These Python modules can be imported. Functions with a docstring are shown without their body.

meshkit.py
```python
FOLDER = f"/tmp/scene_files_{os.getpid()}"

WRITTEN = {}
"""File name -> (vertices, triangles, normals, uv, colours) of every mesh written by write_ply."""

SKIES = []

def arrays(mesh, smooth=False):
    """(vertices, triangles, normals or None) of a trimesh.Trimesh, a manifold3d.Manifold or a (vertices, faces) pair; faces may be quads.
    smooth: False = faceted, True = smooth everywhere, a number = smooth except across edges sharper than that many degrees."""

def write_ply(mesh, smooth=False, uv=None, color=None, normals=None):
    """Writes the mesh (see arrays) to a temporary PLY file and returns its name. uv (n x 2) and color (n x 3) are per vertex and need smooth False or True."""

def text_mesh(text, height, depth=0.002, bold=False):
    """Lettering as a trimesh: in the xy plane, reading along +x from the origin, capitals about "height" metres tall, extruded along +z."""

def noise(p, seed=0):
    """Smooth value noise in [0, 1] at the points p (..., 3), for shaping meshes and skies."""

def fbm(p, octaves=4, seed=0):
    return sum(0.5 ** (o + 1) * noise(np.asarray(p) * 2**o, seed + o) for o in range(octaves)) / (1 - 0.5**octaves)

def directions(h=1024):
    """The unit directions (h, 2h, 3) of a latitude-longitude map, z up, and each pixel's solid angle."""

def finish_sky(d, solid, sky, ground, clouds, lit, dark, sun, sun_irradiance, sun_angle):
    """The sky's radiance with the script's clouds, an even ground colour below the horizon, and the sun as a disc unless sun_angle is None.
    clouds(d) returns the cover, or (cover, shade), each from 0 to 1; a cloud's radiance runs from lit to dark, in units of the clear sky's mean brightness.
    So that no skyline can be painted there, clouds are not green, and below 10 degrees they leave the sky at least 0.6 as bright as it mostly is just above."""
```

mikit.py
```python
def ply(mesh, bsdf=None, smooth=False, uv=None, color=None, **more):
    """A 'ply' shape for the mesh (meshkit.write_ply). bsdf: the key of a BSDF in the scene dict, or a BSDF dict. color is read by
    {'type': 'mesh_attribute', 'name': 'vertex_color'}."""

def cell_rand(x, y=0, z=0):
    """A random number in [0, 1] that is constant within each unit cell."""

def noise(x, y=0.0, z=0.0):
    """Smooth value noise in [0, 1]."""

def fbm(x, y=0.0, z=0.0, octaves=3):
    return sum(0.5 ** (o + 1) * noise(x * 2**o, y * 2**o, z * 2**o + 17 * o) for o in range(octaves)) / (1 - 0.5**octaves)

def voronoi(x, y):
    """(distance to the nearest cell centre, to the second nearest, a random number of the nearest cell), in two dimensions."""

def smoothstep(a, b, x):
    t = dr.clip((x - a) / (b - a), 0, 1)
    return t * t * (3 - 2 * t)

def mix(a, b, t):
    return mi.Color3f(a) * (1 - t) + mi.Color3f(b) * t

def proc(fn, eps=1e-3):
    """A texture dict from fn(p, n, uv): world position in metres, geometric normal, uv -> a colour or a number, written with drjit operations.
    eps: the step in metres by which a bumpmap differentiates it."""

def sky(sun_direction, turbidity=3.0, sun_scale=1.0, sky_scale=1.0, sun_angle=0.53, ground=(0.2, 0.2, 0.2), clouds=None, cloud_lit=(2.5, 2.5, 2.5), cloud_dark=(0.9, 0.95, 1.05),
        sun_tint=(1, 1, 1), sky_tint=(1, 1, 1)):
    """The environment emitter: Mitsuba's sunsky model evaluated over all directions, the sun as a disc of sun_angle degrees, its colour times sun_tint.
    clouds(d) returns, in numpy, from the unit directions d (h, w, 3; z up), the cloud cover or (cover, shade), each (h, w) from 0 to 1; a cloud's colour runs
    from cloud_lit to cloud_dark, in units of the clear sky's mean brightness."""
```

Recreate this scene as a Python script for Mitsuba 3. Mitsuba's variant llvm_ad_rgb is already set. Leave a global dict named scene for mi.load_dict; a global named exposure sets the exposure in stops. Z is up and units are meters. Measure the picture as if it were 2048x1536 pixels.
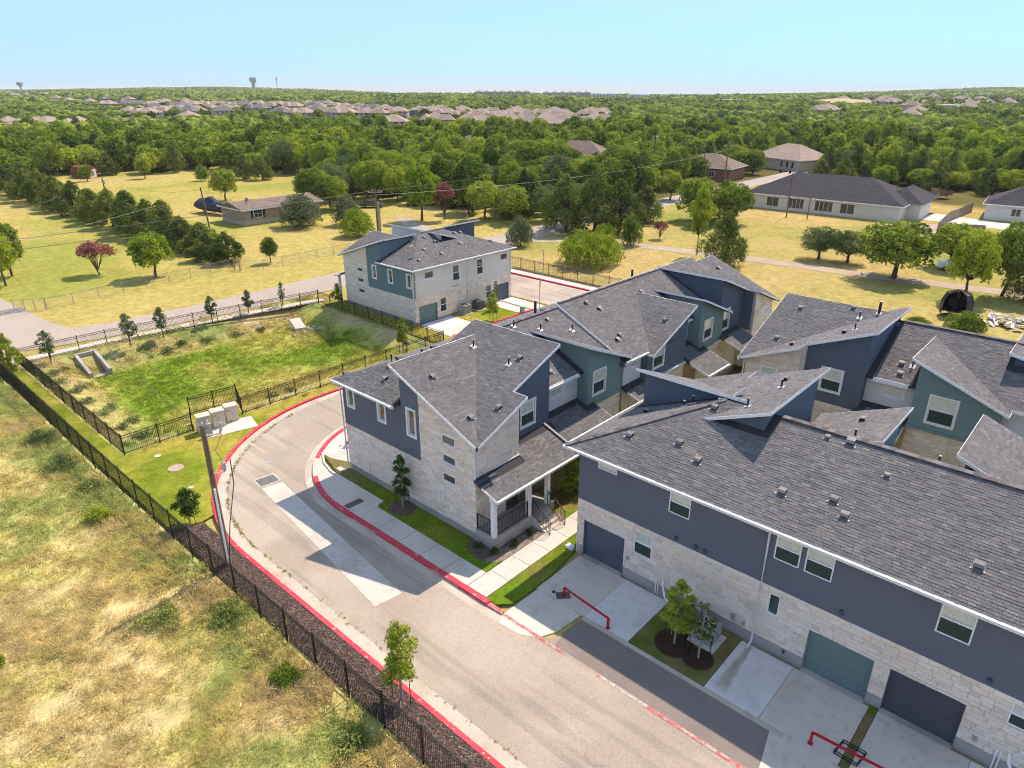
import math, random
import numpy as np, trimesh, shapely, mitsuba as mi, drjit as dr, mikit, meshkit
from shapely.geometry import Polygon, LineString, Point, MultiPolygon
from shapely import affinity
T = mi.ScalarTransform4f
scene, labels = {}, {}
PI = math.pi

# ---------------------------------------------------------------- camera, sky, exposure
# x runs along the near row of townhouses, y points away from it; the drone hovers 22.6 m above the origin
EYE, PITCH, YAW = np.array([0.0, 0.0, 22.6]), math.radians(23.3), math.radians(47.7)
LOOK = np.array([-math.cos(YAW) * math.cos(PITCH), math.sin(YAW) * math.cos(PITCH), -math.sin(PITCH)])
scene['camera'] = {'type': 'perspective', 'fov': 72.88, 'fov_axis': 'x', 'near_clip': 0.5, 'far_clip': 20000.0,
                   'to_world': T().look_at(origin=EYE.tolist(), target=(EYE + LOOK).tolist(), up=[0, 0, 1])}
exposure = 2.65
# clear summer sky with a thin even veil
scene['sky'] = mikit.sky([-0.06, 0.76, 1.0], turbidity=3.0, sun_scale=0.70, sky_scale=0.66, ground=(0.34, 0.40, 0.45), sun_tint=(1.0, 1.0, 1.10), sky_tint=(0.40, 0.90, 1.2),
                         clouds=lambda d: 0.40 + 0.13 * meshkit.fbm(d * [2.5, 2.5, 13.0], 5, 3), cloud_lit=(1.95, 2.12, 2.45))

# ---------------------------------------------------------------- small helpers
rng = np.random.default_rng(11)
random.seed(5)
_used = {}


def nm(base):
    """The next free key of that name: base, base_001, ..."""
    k = _used.get(base, -1) + 1
    _used[base] = k
    return base if k == 0 else f'{base}_{k:03d}'


def tag(key, label=None, cat=None, group=None, kind=None):
    d = labels.setdefault(key, {})
    for k, v in (('label', label), ('category', cat), ('group', group), ('kind', kind)):
        if v:
            d[k] = v
    return key


class MB:
    """Collects pieces of ONE mesh."""

    def __init__(s):
        s.v, s.f, s.c, s.n = [], [], [], 0

    def add(s, v, f, c=None):
        v = np.asarray(v, float).reshape(-1, 3)
        f = np.asarray(f, int)
        if f.size == 0:
            return s
        if f.shape[1] == 4:
            f = np.vstack([f[:, [0, 1, 2]], f[:, [0, 2, 3]]])
        s.v.append(v)
        s.f.append(f + s.n)
        s.n += len(v)
        if c is not None:
            c = np.asarray(c, float)
            s.c.append(np.broadcast_to(c, (len(v), 3)))
        return s

    BF = np.array([[0, 2, 3, 1], [4, 5, 7, 6], [0, 1, 5, 4], [2, 6, 7, 3], [0, 4, 6, 2], [1, 3, 7, 5]])

    def box(s, x0, x1, y0, y1, z0, z1, c=None):
        v = [(x, y, z) for z in (z0, z1) for y in (y0, y1) for x in (x0, x1)]
        return s.add(v, s.BF, c)

    def beam(s, p, q, w, h, up=(0, 0, 1), c=None):
        p, q = np.asarray(p, float), np.asarray(q, float)
        d = q - p
        d /= np.linalg.norm(d)
        a = np.cross(d, up)
        if np.linalg.norm(a) < 1e-6:
            a = np.cross(d, [1, 0, 0])
        a /= np.linalg.norm(a)
        b = np.cross(a, d)
        v = [o + a * (i * w / 2) + b * (j * h / 2) for o in (p, q) for j in (-1, 1) for i in (-1, 1)]
        f = np.array([[0, 1, 3, 2], [4, 6, 7, 5], [0, 4, 5, 1], [2, 3, 7, 6], [0, 2, 6, 4], [1, 5, 7, 3]])
        return s.add(v, f, c)

    def tube(s, pts, r, sides=8, c=None, cap=True):
        pts = np.asarray(pts, float)
        r = np.broadcast_to(np.asarray(r, float), (len(pts),))
        t = np.gradient(pts, axis=0)
        t /= np.linalg.norm(t, axis=1, keepdims=True) + 1e-12
        ref = np.array([0, 0, 1.0]) if abs(t[:, 2]).mean() < 0.85 else np.array([1.0, 0, 0])
        a = np.cross(t, ref)
        a /= np.linalg.norm(a, axis=1, keepdims=True) + 1e-12
        b = np.cross(t, a)
        an = np.arange(sides) * 2 * PI / sides
        v = (pts[:, None] + r[:, None, None] * (np.cos(an)[None, :, None] * a[:, None] + np.sin(an)[None, :, None] * b[:, None])).reshape(-1, 3)
        i, j = np.meshgrid(np.arange(len(pts) - 1), np.arange(sides), indexing='ij')
        k = (j + 1) % sides
        q = np.stack([i * sides + j, (i + 1) * sides + j, (i + 1) * sides + k, i * sides + k], -1).reshape(-1, 4)
        s.add(v, q, c)
        if cap:
            n = len(pts)
            for ring, flip, ctr in ((0, False, pts[0]), (n - 1, True, pts[-1])):
                vv = np.vstack([v[ring * sides:(ring + 1) * sides], ctr])
                ff = np.stack([np.arange(sides), (np.arange(sides) + 1) % sides, np.full(sides, sides)], 1)
                s.add(vv, ff[:, ::-1] if flip else ff, c)
        return s

    def cyl(s, x, y, z0, z1, r, sides=12, c=None):
        return s.tube([(x, y, z0), (x, y, z1)], r, sides, c)

    def poly(s, P, z0, z1, c=None):
        """Vertical prism over the shapely polygon P."""
        for g in getattr(P, 'geoms', [P]):
            if g.is_empty or g.area < 1e-4 or g.geom_type != 'Polygon':
                continue
            m = trimesh.creation.extrude_polygon(g, z1 - z0, engine='earcut')
            s.add(np.asarray(m.vertices) + [0, 0, z0], np.asarray(m.faces), c)
        return s

    def mesh(s, M=None):
        v, f = np.vstack(s.v), np.vstack(s.f)
        if M is not None:
            v = v @ M[:3, :3].T + M[:3, 3]
            if np.linalg.det(M[:3, :3]) < 0:
                f = f[:, ::-1]
        return v, f, (np.vstack(s.c) if s.c else None)

    def put(s, key, bsdf, M=None, smooth=False):
        if not s.v:
            return None
        v, f, c = s.mesh(M)
        scene[key] = mikit.ply((v, f), bsdf, smooth=smooth, color=c)
        return key


def ridge(p, scale, seed, oct=3):
    return meshkit.fbm(np.asarray(p) * scale, oct, seed)


# ---------------------------------------------------------------- materials
C3 = mi.Color3f
N, FB, mix, ss, cell, voro = mikit.noise, mikit.fbm, mikit.mix, mikit.smoothstep, mikit.cell_rand, mikit.voronoi


def tint(c, k):
    return C3(c) * k


def mat(name, col, rough=0.85, spec=0.25, bump=None, bs=0.01, eps=4e-3, metallic=0.0, diffuse=False):
    c = mikit.proc(col) if callable(col) else col if isinstance(col, dict) else {'type': 'rgb', 'value': list(map(float, col))}
    if diffuse:
        b = {'type': 'twosided', 'bsdf': {'type': 'diffuse', 'reflectance': c}}
    else:
        b = {'type': 'principled', 'base_color': c, 'roughness': rough, 'specular': spec, 'metallic': metallic}
        if bump is not None:
            b = {'type': 'bumpmap', 'height': mikit.proc(bump, eps), 'scale': bs, 'bsdf': b}
        b = {'type': 'twosided', 'bsdf': b}
    scene[name] = b
    return name


VC = {'type': 'mesh_attribute', 'name': 'vertex_color'}


def asphalt_col(p, n, uv):
    g = N(p.x * 45, p.y * 45)
    g2 = N(p.x * 19 + 7, p.y * 19)
    blot = FB(p.x * 0.35, p.y * 0.35, 0, 4)
    tyre = FB(p.x * 0.16, p.y * 2.2, 3, 3)
    k = 0.80 + 0.30 * g + 0.16 * g2
    c = mix(C3(0.335, 0.285, 0.228), C3(0.410, 0.350, 0.278), ss(0.3, 0.75, blot)) * k
    c = mix(c, c * 0.84, ss(0.52, 0.72, tyre))
    # hairline cracks wandering along the lane
    w = FB(p.x * 0.5, p.y * 0.5, 5, 4)
    cr = dr.abs(p.y - 15.2 - 1.6 * (w - 0.5) * 4)
    c = mix(c, c * 0.62, ss(0.022, 0.006, cr) * ss(0.45, 0.6, N(p.x * 0.22, 4)))
    w2 = FB(p.x * 0.4 + 9, p.y * 0.4, 8, 4)
    cr2 = dr.abs(p.x + 9.5 + (w2 - 0.5) * 9 + (p.y - 15) * 0.5)
    return mix(c, c * 0.66, ss(0.022, 0.006, cr2) * ss(0.5, 0.6, N(p.y * 0.6, 2)))


def conc(base, dirt, joint=None):
    def f(p, n, uv):
        g = N(p.x * 60, p.y * 60, p.z * 60)
        b = FB(p.x * 0.7, p.y * 0.7, p.z * 0.7, 4)
        s = FB(p.x * 3.5 + 3, p.y * 3.5, p.z * 3.5, 3)
        c = mix(C3(base), C3(dirt), ss(0.35, 0.8, b)) * (0.93 + 0.14 * g)
        return mix(c, c * 0.86, ss(0.55, 0.8, s))
    return f


def stucco(col):
    def f(p, n, uv):
        g = N(p.x * 38, p.y * 38, p.z * 38)
        b = FB(p.x * 0.5, p.y * 0.5, p.z * 0.9, 3)
        st = FB(p.x * 2.6 + 5, p.y * 2.6, p.z * .35, 3)
        return C3(col) * (0.82 + 0.12 * g + 0.18 * b + 0.12 * st)
    return f


def stucco_bump(p, n, uv):
    return N(p.x * 70, p.y * 70, p.z * 70)


mat('m_asphalt', asphalt_col, 0.95, 0.15, lambda p, n, uv: N(p.x * 55, p.y * 55) + 0.6 * N(p.x * 23, p.y * 23), 0.004)
mat('m_road', lambda p, n, uv: mix(C3(0.33, 0.285, 0.235), C3(0.39, 0.34, 0.28), FB(p.x * 0.3, p.y * 0.3, 0, 4)) * (0.86 + 0.2 * N(p.x * 20, p.y * 20)), 0.95, 0.15)
mat('m_gutter', conc((0.50, 0.445, 0.36), (0.42, 0.365, 0.285)))
mat('m_concrete', conc((0.57, 0.52, 0.45), (0.50, 0.45, 0.375)))
mat('m_slab_tan', conc((0.60, 0.535, 0.455), (0.53, 0.465, 0.385)))
mat('m_bay_painted_shade', lambda p, n, uv: C3(0.215, 0.185, 0.165) * (0.7 + 0.35 * N(p.x * 45, p.y * 45) + 0.25 * FB(p.x * 0.8, p.y * 0.8, 2, 4)), 0.95, 0.15, lambda p, n, uv: N(p.x * 55, p.y * 55), 0.004)  # asphalt with the shade of the near row put into its darker colour
mat('m_slab_light', conc((0.66, 0.63, 0.59), (0.60, 0.565, 0.525)))


def stained(p, n, uv):
    c = conc((0.66, 0.63, 0.59), (0.60, 0.565, 0.525))(p, n, uv)
    t = (24.3 - p.y) / 3.4   # rust-brown run-off below the downspout's foot
    w = 0.14 + 0.32 * t
    d = dr.abs(p.x + 8.0 - 0.12 * t + 0.12 * (FB(p.x * 2, p.y * 2, 1, 3) - 0.5))
    m = ss(w, w * 0.3, d) * ss(-0.02, 0.03, t) * ss(1.02, 0.75, t)
    return mix(c, C3(0.30, 0.225, 0.14), m * (0.5 + 0.35 * FB(p.x * 3, p.y * 1.2, 4, 3)))


mat('m_slab_stained', stained)
mat('m_old_concrete', conc((0.42, 0.39, 0.35), (0.30, 0.275, 0.245)))
mat('m_foundation', conc((0.36, 0.325, 0.30), (0.29, 0.26, 0.235)))


def redpaint(p, n, uv):
    w = FB(p.x * 7, p.y * 7, p.z * 7, 4)
    g = N(p.x * 30, p.y * 30, p.z * 30)
    red = mix(C3(0.53, 0.02, 0.045), C3(0.60, 0.07, 0.095), FB(p.x * 1.1, p.y * 1.1, 0, 3)) * (0.9 + 0.15 * g)
    return mix(red, C3(0.47, 0.40, 0.33), ss(0.70, 0.76, w))


def redworn(p, n, uv):
    w = FB(p.x * 9, p.y * 9, 0, 4)
    big = FB(p.x * 0.9, p.y * 0.9, 3, 2)
    red = mix(C3(0.56, 0.09, 0.10), C3(0.60, 0.17, 0.17), w)
    return mix(red, C3(0.40, 0.355, 0.30), ss(0.50, 0.62, w + 0.35 * (big - 0.5)))


mat('m_red_kerb', redpaint, 0.6, 0.35)
mat('m_red_worn', redworn, 0.8, 0.2)
mat('m_red_steel', (0.42, 0.006, 0.02), 0.35, 0.5)
mat('m_white_letter', lambda p, n, uv: mix(C3(0.78, 0.75, 0.74), C3(0.55, 0.15, 0.17), ss(0.6, 0.72, FB(p.x * 16, p.y * 16, p.z * 16, 3))), 0.7)
mat('m_blue', stucco((0.122, 0.131, 0.160)), 0.9, 0.2, stucco_bump, 0.002)
mat('m_blue_deep', stucco((0.098, 0.120, 0.155)), 0.9, 0.2, stucco_bump, 0.002)
mat('m_teal', stucco((0.17, 0.24, 0.232)), 0.9, 0.2, stucco_bump, 0.002)
mat('m_slate', stucco((0.135, 0.19, 0.205)), 0.9, 0.2, stucco_bump, 0.002)
mat('m_white_stucco', stucco((0.62, 0.61, 0.60)), 0.9, 0.2, stucco_bump, 0.002)
mat('m_grey_stucco', stucco((0.62, 0.595, 0.54)), 0.9, 0.2, stucco_bump, 0.002)
mat('m_trim', (0.74, 0.74, 0.73), 0.5, 0.4)
mat('m_vinyl', (0.76, 0.76, 0.75), 0.4, 0.45)
mat('m_mortar', stucco((0.47, 0.40, 0.32)), 0.95, 0.1)
mat('m_gutter_metal', (0.62, 0.63, 0.61), 0.4, 0.5)
mat('m_soffit', (0.55, 0.55, 0.54), 0.8)
STONE = [(0.73, 0.635, 0.525), (0.68, 0.585, 0.48), (0.75, 0.675, 0.575), (0.69, 0.565, 0.475), (0.71, 0.645, 0.57), (0.74, 0.62, 0.49)]


def stonef(col):
    def f(p, n, uv):
        a = FB(p.x * 5, p.y * 5, p.z * 9, 4)
        g = N(p.x * 45, p.y * 45, p.z * 45)
        return C3(col) * (0.84 + 0.2 * a + 0.12 * g)
    return f


def stone_bump(p, n, uv):
    return FB(p.x * 14, p.y * 14, p.z * 14, 3)


for i, c in enumerate(STONE):
    mat(f'm_stone_{i}', stonef(c), 0.95, 0.15, stone_bump, 0.012, 8e-3)
mat('m_stone_mix', VC, 0.95, 0.15, stone_bump, 0.012, 8e-3)
SHING = [(0.134, 0.131, 0.134), (0.154, 0.148, 0.147), (0.121, 0.120, 0.126), (0.170, 0.161, 0.156), (0.141, 0.145, 0.142), (0.188, 0.180, 0.170), (0.143, 0.133, 0.137)]


def shingf(col):
    def f(p, n, uv):
        return C3(col) * (0.72 + 0.6 * N(p.x * 40, p.y * 40, p.z * 40))
    return f


for i, c in enumerate(SHING):
    mat(f'm_shingle_{i}', shingf(c), 0.95, 0.2)
mat('m_shingle_mix', VC, 0.95, 0.2)
mat('m_roof_felt', (0.05, 0.048, 0.052), 0.95, 0.1)
mat('m_ridge_cap', lambda p, n, uv: C3(0.15, 0.135, 0.135) * (0.6 + 0.7 * cell(p.x * 3.6, p.y * 3.6)), 0.95, 0.2)
mat('m_vent', (0.33, 0.31, 0.295), 0.6, 0.3)
mat('m_vent_dark', (0.018, 0.018, 0.02), 0.6, 0.3)
mat('m_flash', (0.62, 0.62, 0.62), 0.45, 0.5)
mat('m_flash_dark', (0.05, 0.065, 0.09), 0.5, 0.4)
mat('m_black', (0.012, 0.012, 0.013), 0.5, 0.4)
mat('m_steel_post', (0.30, 0.29, 0.28), 0.6, 0.4)
mat('m_garage_blue', lambda p, n, uv: C3(0.075, 0.092, 0.125) * (0.9 + 0.2 * FB(p.x * 2, p.y * 2, p.z * 2)), 0.6, 0.35)
mat('m_garage_teal', lambda p, n, uv: C3(0.125, 0.19, 0.18) * (0.9 + 0.2 * FB(p.x * 2, p.y * 2, p.z * 2)), 0.6, 0.35)
mat('m_garage_dark', lambda p, n, uv: C3(0.065, 0.066, 0.08) * (0.9 + 0.2 * FB(p.x * 2, p.y * 2, p.z * 2)), 0.6, 0.35)
mat('m_door', (0.05, 0.042, 0.04), 0.5, 0.4)
mat('m_blind', lambda p, n, uv: C3(0.66, 0.68, 0.58) * (0.55 + 0.45 * ss(0.15, 0.3, p.z * 18 - dr.floor(p.z * 18))), 0.8)
mat('m_screen', (0.03, 0.052, 0.042), 0.7, 0.3)
mat('m_room', (0.02, 0.022, 0.024), 0.9, 0.1)
scene['m_glass'] = {'type': 'thindielectric', 'int_ior': 1.5}
mat('m_wood_pole', lambda p, n, uv: C3(0.17, 0.125, 0.095) * (0.6 + 0.8 * N(p.x * 50, p.y * 50, p.z * 2)), 0.95, 0.1)
mat('m_wood', lambda p, n, uv: C3(0.33, 0.26, 0.19) * (0.7 + 0.6 * N(p.x * 9, p.y * 9, p.z * 2)), 0.9, 0.1)
mat('m_wire', (0.10, 0.10, 0.105), 0.5, 0.4)
mat('m_wire_pale', (0.45, 0.44, 0.42), 0.5, 0.4)
mat('m_galv', (0.38, 0.39, 0.40), 0.5, 0.5)
mat('m_cabinet', conc((0.55, 0.49, 0.38), (0.50, 0.44, 0.34)), 0.5, 0.4)
mat('m_ac', (0.30, 0.29, 0.27), 0.6, 0.4)
mat('m_utility_green', (0.10, 0.17, 0.13), 0.5, 0.4)
mat('m_mulch', lambda p, n, uv: mix(C3(0.085, 0.060, 0.050), C3(0.19, 0.14, 0.118), N(p.x * 16, p.y * 16) * N(p.x * 37, p.y * 37) * 1.6), 0.95, 0.1,
    lambda p, n, uv: N(p.x * 18, p.y * 18) + N(p.x * 40, p.y * 40), 0.03, 6e-3)
mat('m_mulch_chip', VC, 0.95, 0.1)
mat('m_gravel', lambda p, n, uv: mix(C3(0.13, 0.10, 0.075), C3(0.36, 0.30, 0.24), voro(p.x * 16, p.y * 16)[2]), 0.95, 0.1,
    lambda p, n, uv: voro(p.x * 16, p.y * 16)[0], 0.04, 6e-3)
mat('m_bark', lambda p, n, uv: C3(0.115, 0.085, 0.062) * (0.6 + 0.8 * N(p.x * 12, p.y * 12, p.z * 4)), 0.95, 0.1)
mat('m_bark_pale', (0.30, 0.26, 0.22), 0.9, 0.1)


def leaf(name, a, b, sc=0.16, fine=1.3, trans=0.6):
    """Foliage: thin leaves that pass light; the colour drifts from tree to tree and within a crown."""
    def f(p, n, uv):
        big = N(p.x * sc, p.y * sc, 3.0)
        small = FB(p.x * fine, p.y * fine, p.z * fine, 2)
        return mix(C3(a), C3(b), ss(0.25, 0.75, 0.5 * big + 0.5 * small)) * (0.7 + 0.6 * small)
    scene[name] = {'type': 'principledthin', 'base_color': mikit.proc(f), 'roughness': 0.65, 'eta': 1.35, 'diff_trans': trans, 'spec_trans': 0.0}
    return name


leaf('m_leaf_oak', (0.080, 0.140, 0.022), (0.335, 0.400, 0.052))
leaf('m_leaf_bright', (0.19, 0.29, 0.028), (0.42, 0.47, 0.05))
leaf('m_leaf_cedar', (0.085, 0.130, 0.032), (0.235, 0.275, 0.058))
leaf('m_leaf_vine', (0.10, 0.15, 0.05), (0.22, 0.28, 0.11))
leaf('m_leaf_grey', (0.14, 0.17, 0.08), (0.25, 0.285, 0.135))
leaf('m_leaf_young', (0.15, 0.225, 0.025), (0.36, 0.41, 0.05), 0.3, 4)
leaf('m_leaf_dark', (0.045, 0.085, 0.018), (0.10, 0.16, 0.03), 0.3, 4)
leaf('m_leaf_pink', (0.20, 0.10, 0.07), (0.42, 0.14, 0.14), 0.5, 2.5)
leaf('m_leaf_far', (0.085, 0.142, 0.034), (0.360, 0.420, 0.072), 0.06, 0.35, 0.5)
leaf('m_leaf_weed', (0.20, 0.26, 0.06), (0.38, 0.40, 0.12), 0.6, 3)


# ground colours: what grows where, in world metres
def grass_mix(x, y, dry, mid, green, sc, bias):
    b = FB(x * sc, y * sc, 1.0, 4) + bias
    f = FB(x * 2.1, y * 2.1, 5.0, 3)
    c = mix(C3(dry), C3(mid), ss(0.32, 0.52, b))
    c = mix(c, C3(green), ss(0.52, 0.72, b))
    return c * (0.72 + 0.56 * f)


def inside(x, y, x0, x1, y0, y1, s):
    return ss(x0 - s, x0 + s, x) * ss(x1 + s, x1 - s, x) * ss(y0 - s, y0 + s, y) * ss(y1 + s, y1 - s, y)


def ground_col(p, n, uv):
    x, y = p.x, p.y
    w = (FB(x * 0.25, y * 0.25, 2, 3) - 0.5) * 6
    yard = grass_mix(x, y, (0.41, 0.335, 0.115), (0.38, 0.325, 0.095), (0.28, 0.29, 0.065), 0.05, 0.0)
    field = grass_mix(x, y, (0.50, 0.415, 0.20), (0.475, 0.42, 0.165), (0.36, 0.385, 0.13), 0.34, -0.05 + 0.10 * ss(6.0, 10.5, y) + 0.05 * ss(-28, -55, x))
    pond = grass_mix(x, y, (0.42, 0.36, 0.12), (0.34, 0.34, 0.075), (0.19, 0.27, 0.03), 0.14, 0.10 * ss(32, 22, y) - 0.10 * ss(-58, -48, x) * ss(22, 30, y))
    bank = grass_mix(x, y, (0.46, 0.36, 0.19), (0.38, 0.34, 0.13), (0.22, 0.26, 0.08), 0.3, -0.02)
    east = grass_mix(x, y, (0.42, 0.315, 0.125), (0.37, 0.305, 0.105), (0.26, 0.265, 0.07), 0.06, -0.04 + 0.10 * ss(-35, -15, x))
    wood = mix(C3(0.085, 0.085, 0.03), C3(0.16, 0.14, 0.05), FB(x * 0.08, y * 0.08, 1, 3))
    c = yard
    c = mix(c, east, ss(-72, -70, x) * ss(55, 60, y))
    c = mix(c, field, ss(12.4, 11.2, y + w * 0.05))
    deep = inside(x, y, -66.2, -47.5, 15.8, 39.5, 1.6)
    c = mix(c, bank, inside(x, y, -70.6, -46.2, 12.6, 41.6, 0.4))
    c = mix(c, pond, deep)
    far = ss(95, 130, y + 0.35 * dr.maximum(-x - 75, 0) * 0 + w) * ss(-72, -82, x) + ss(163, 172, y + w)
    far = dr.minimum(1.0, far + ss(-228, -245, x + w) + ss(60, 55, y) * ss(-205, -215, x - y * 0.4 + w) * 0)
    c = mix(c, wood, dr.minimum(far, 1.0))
    return c * (0.78 + 0.24 * N(x * 9, y * 9) + 0.18 * FB(x * 0.9, y * 0.9, 7, 3))


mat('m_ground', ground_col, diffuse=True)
mat('m_lawn', lambda p, n, uv: grass_mix(p.x, p.y, (0.31, 0.275, 0.05), (0.245, 0.26, 0.035), (0.16, 0.205, 0.02), 0.35, 0.02) * (0.75 + 0.5 * N(p.x * 14, p.y * 14)), diffuse=True)
mat('m_lawn_green', lambda p, n, uv: mix(grass_mix(p.x, p.y, (0.20, 0.165, 0.06), (0.15, 0.18, 0.02), (0.115, 0.185, 0.014), 0.5, 0.14), C3(0.19, 0.145, 0.075), ss(-29, -33, p.x + 2 * N(p.x, p.y)) * ss(-37, -35, p.x) * 0.7) * (0.75 + 0.5 * N(p.x * 14, p.y * 14)), diffuse=True)
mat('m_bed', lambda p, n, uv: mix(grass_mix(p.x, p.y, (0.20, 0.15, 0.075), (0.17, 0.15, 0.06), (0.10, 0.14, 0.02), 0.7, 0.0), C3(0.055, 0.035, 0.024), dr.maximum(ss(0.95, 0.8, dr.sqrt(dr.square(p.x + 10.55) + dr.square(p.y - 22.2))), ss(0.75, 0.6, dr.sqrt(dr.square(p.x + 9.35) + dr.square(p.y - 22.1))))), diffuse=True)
mat('m_dirt', lambda p, n, uv: mix(C3(0.36, 0.29, 0.22), C3(0.46, 0.38, 0.30), FB(p.x * 0.6, p.y * 0.6, 0, 4)), diffuse=True)


def blade_col(p, n, uv):
    return ground_col(p, n, uv) * 1.3


scene['m_blade'] = {'type': 'principledthin', 'base_color': mikit.proc(blade_col), 'roughness': 0.7, 'eta': 1.35, 'diff_trans': 0.95, 'spec_trans': 0.0}

# ---------------------------------------------------------------- terrain
SKY_AZ = np.radians([-60, -38, -34, -28, -23, -20.5, -13, -7, -1, 13, 22.5, 27.5, 33.5, 36.5, 60])   # bearing from the middle of the view
SKY_Z = np.array([-2, -2, -1, 2, 8, 7, -8, -20, -22, -25, -14, -9, 6, 0, 0.0])                      # height of the far hills there


def smooth(a, b, x):
    t = np.clip((x - a) / (b - a), 0, 1)
    return t * t * (3 - 2 * t)


def gz(x, y):
    x, y = np.asarray(x, float), np.asarray(y, float)
    p3 = np.stack([x, y, 0 * x], -1)
    z = np.full(x.shape, -0.06)
    d = np.minimum(np.minimum(x + 70.2, -46.6 - x), np.minimum(y - 13.0, 41.0 - y))
    z = z - 1.3 * smooth(0.3, 4.6, d) - 0.10 * smooth(0, 3, d) * (ridge(p3, .6, 3) - .5)
    fld = smooth(10.4, 8.5, y) * smooth(25, 5, x)
    z = z + fld * (0.55 * (ridge(p3, .11, 5) - .5) + 0.16 * (ridge(p3, .9, 9) - .5))
    r = np.hypot(x, y)
    wild = smooth(110, 260, r)
    z = z + wild * 2.2 * (ridge(p3, .008, 21) - .55)
    az = np.arctan2(x * math.sin(YAW) + y * math.cos(YAW), -x * math.cos(YAW) + y * math.sin(YAW))
    z = z + np.interp(az, SKY_AZ, SKY_Z) * smooth(1100, 3200, r) - smooth(3300, 5200, r) * 60
    z = z + smooth(900, 1800, r) * 9 * (ridge(p3, .0022, 31) - .5)
    return z


def axis(lo, hi, fine0, fine1, step):
    a = list(np.arange(fine0, fine1 + 1e-6, step))
    s, x = step, fine1
    while x < hi:
        s = min(s * 1.16, 90)
        x += s
        a.append(x)
    s, x = step, fine0
    while x > lo:
        s = min(s * 1.16, 90)
        x -= s
        a.insert(0, x)
    return np.array(a)


gx, gy = axis(-5200, 700, -76, 6, .55), axis(-60, 5200, -6, 72, .55)
GX, GY = np.meshgrid(gx, gy, indexing='ij')
GZ = gz(GX, GY)
nx_, ny_ = GX.shape
ii, jj = np.meshgrid(np.arange(nx_ - 1), np.arange(ny_ - 1), indexing='ij')
a_ = (ii * ny_ + jj).ravel()
quads = np.stack([a_, a_ + ny_, a_ + ny_ + 1, a_ + 1], 1)
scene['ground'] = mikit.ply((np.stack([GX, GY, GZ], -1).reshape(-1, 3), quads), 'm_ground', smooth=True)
tag('ground', kind='structure')


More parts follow.
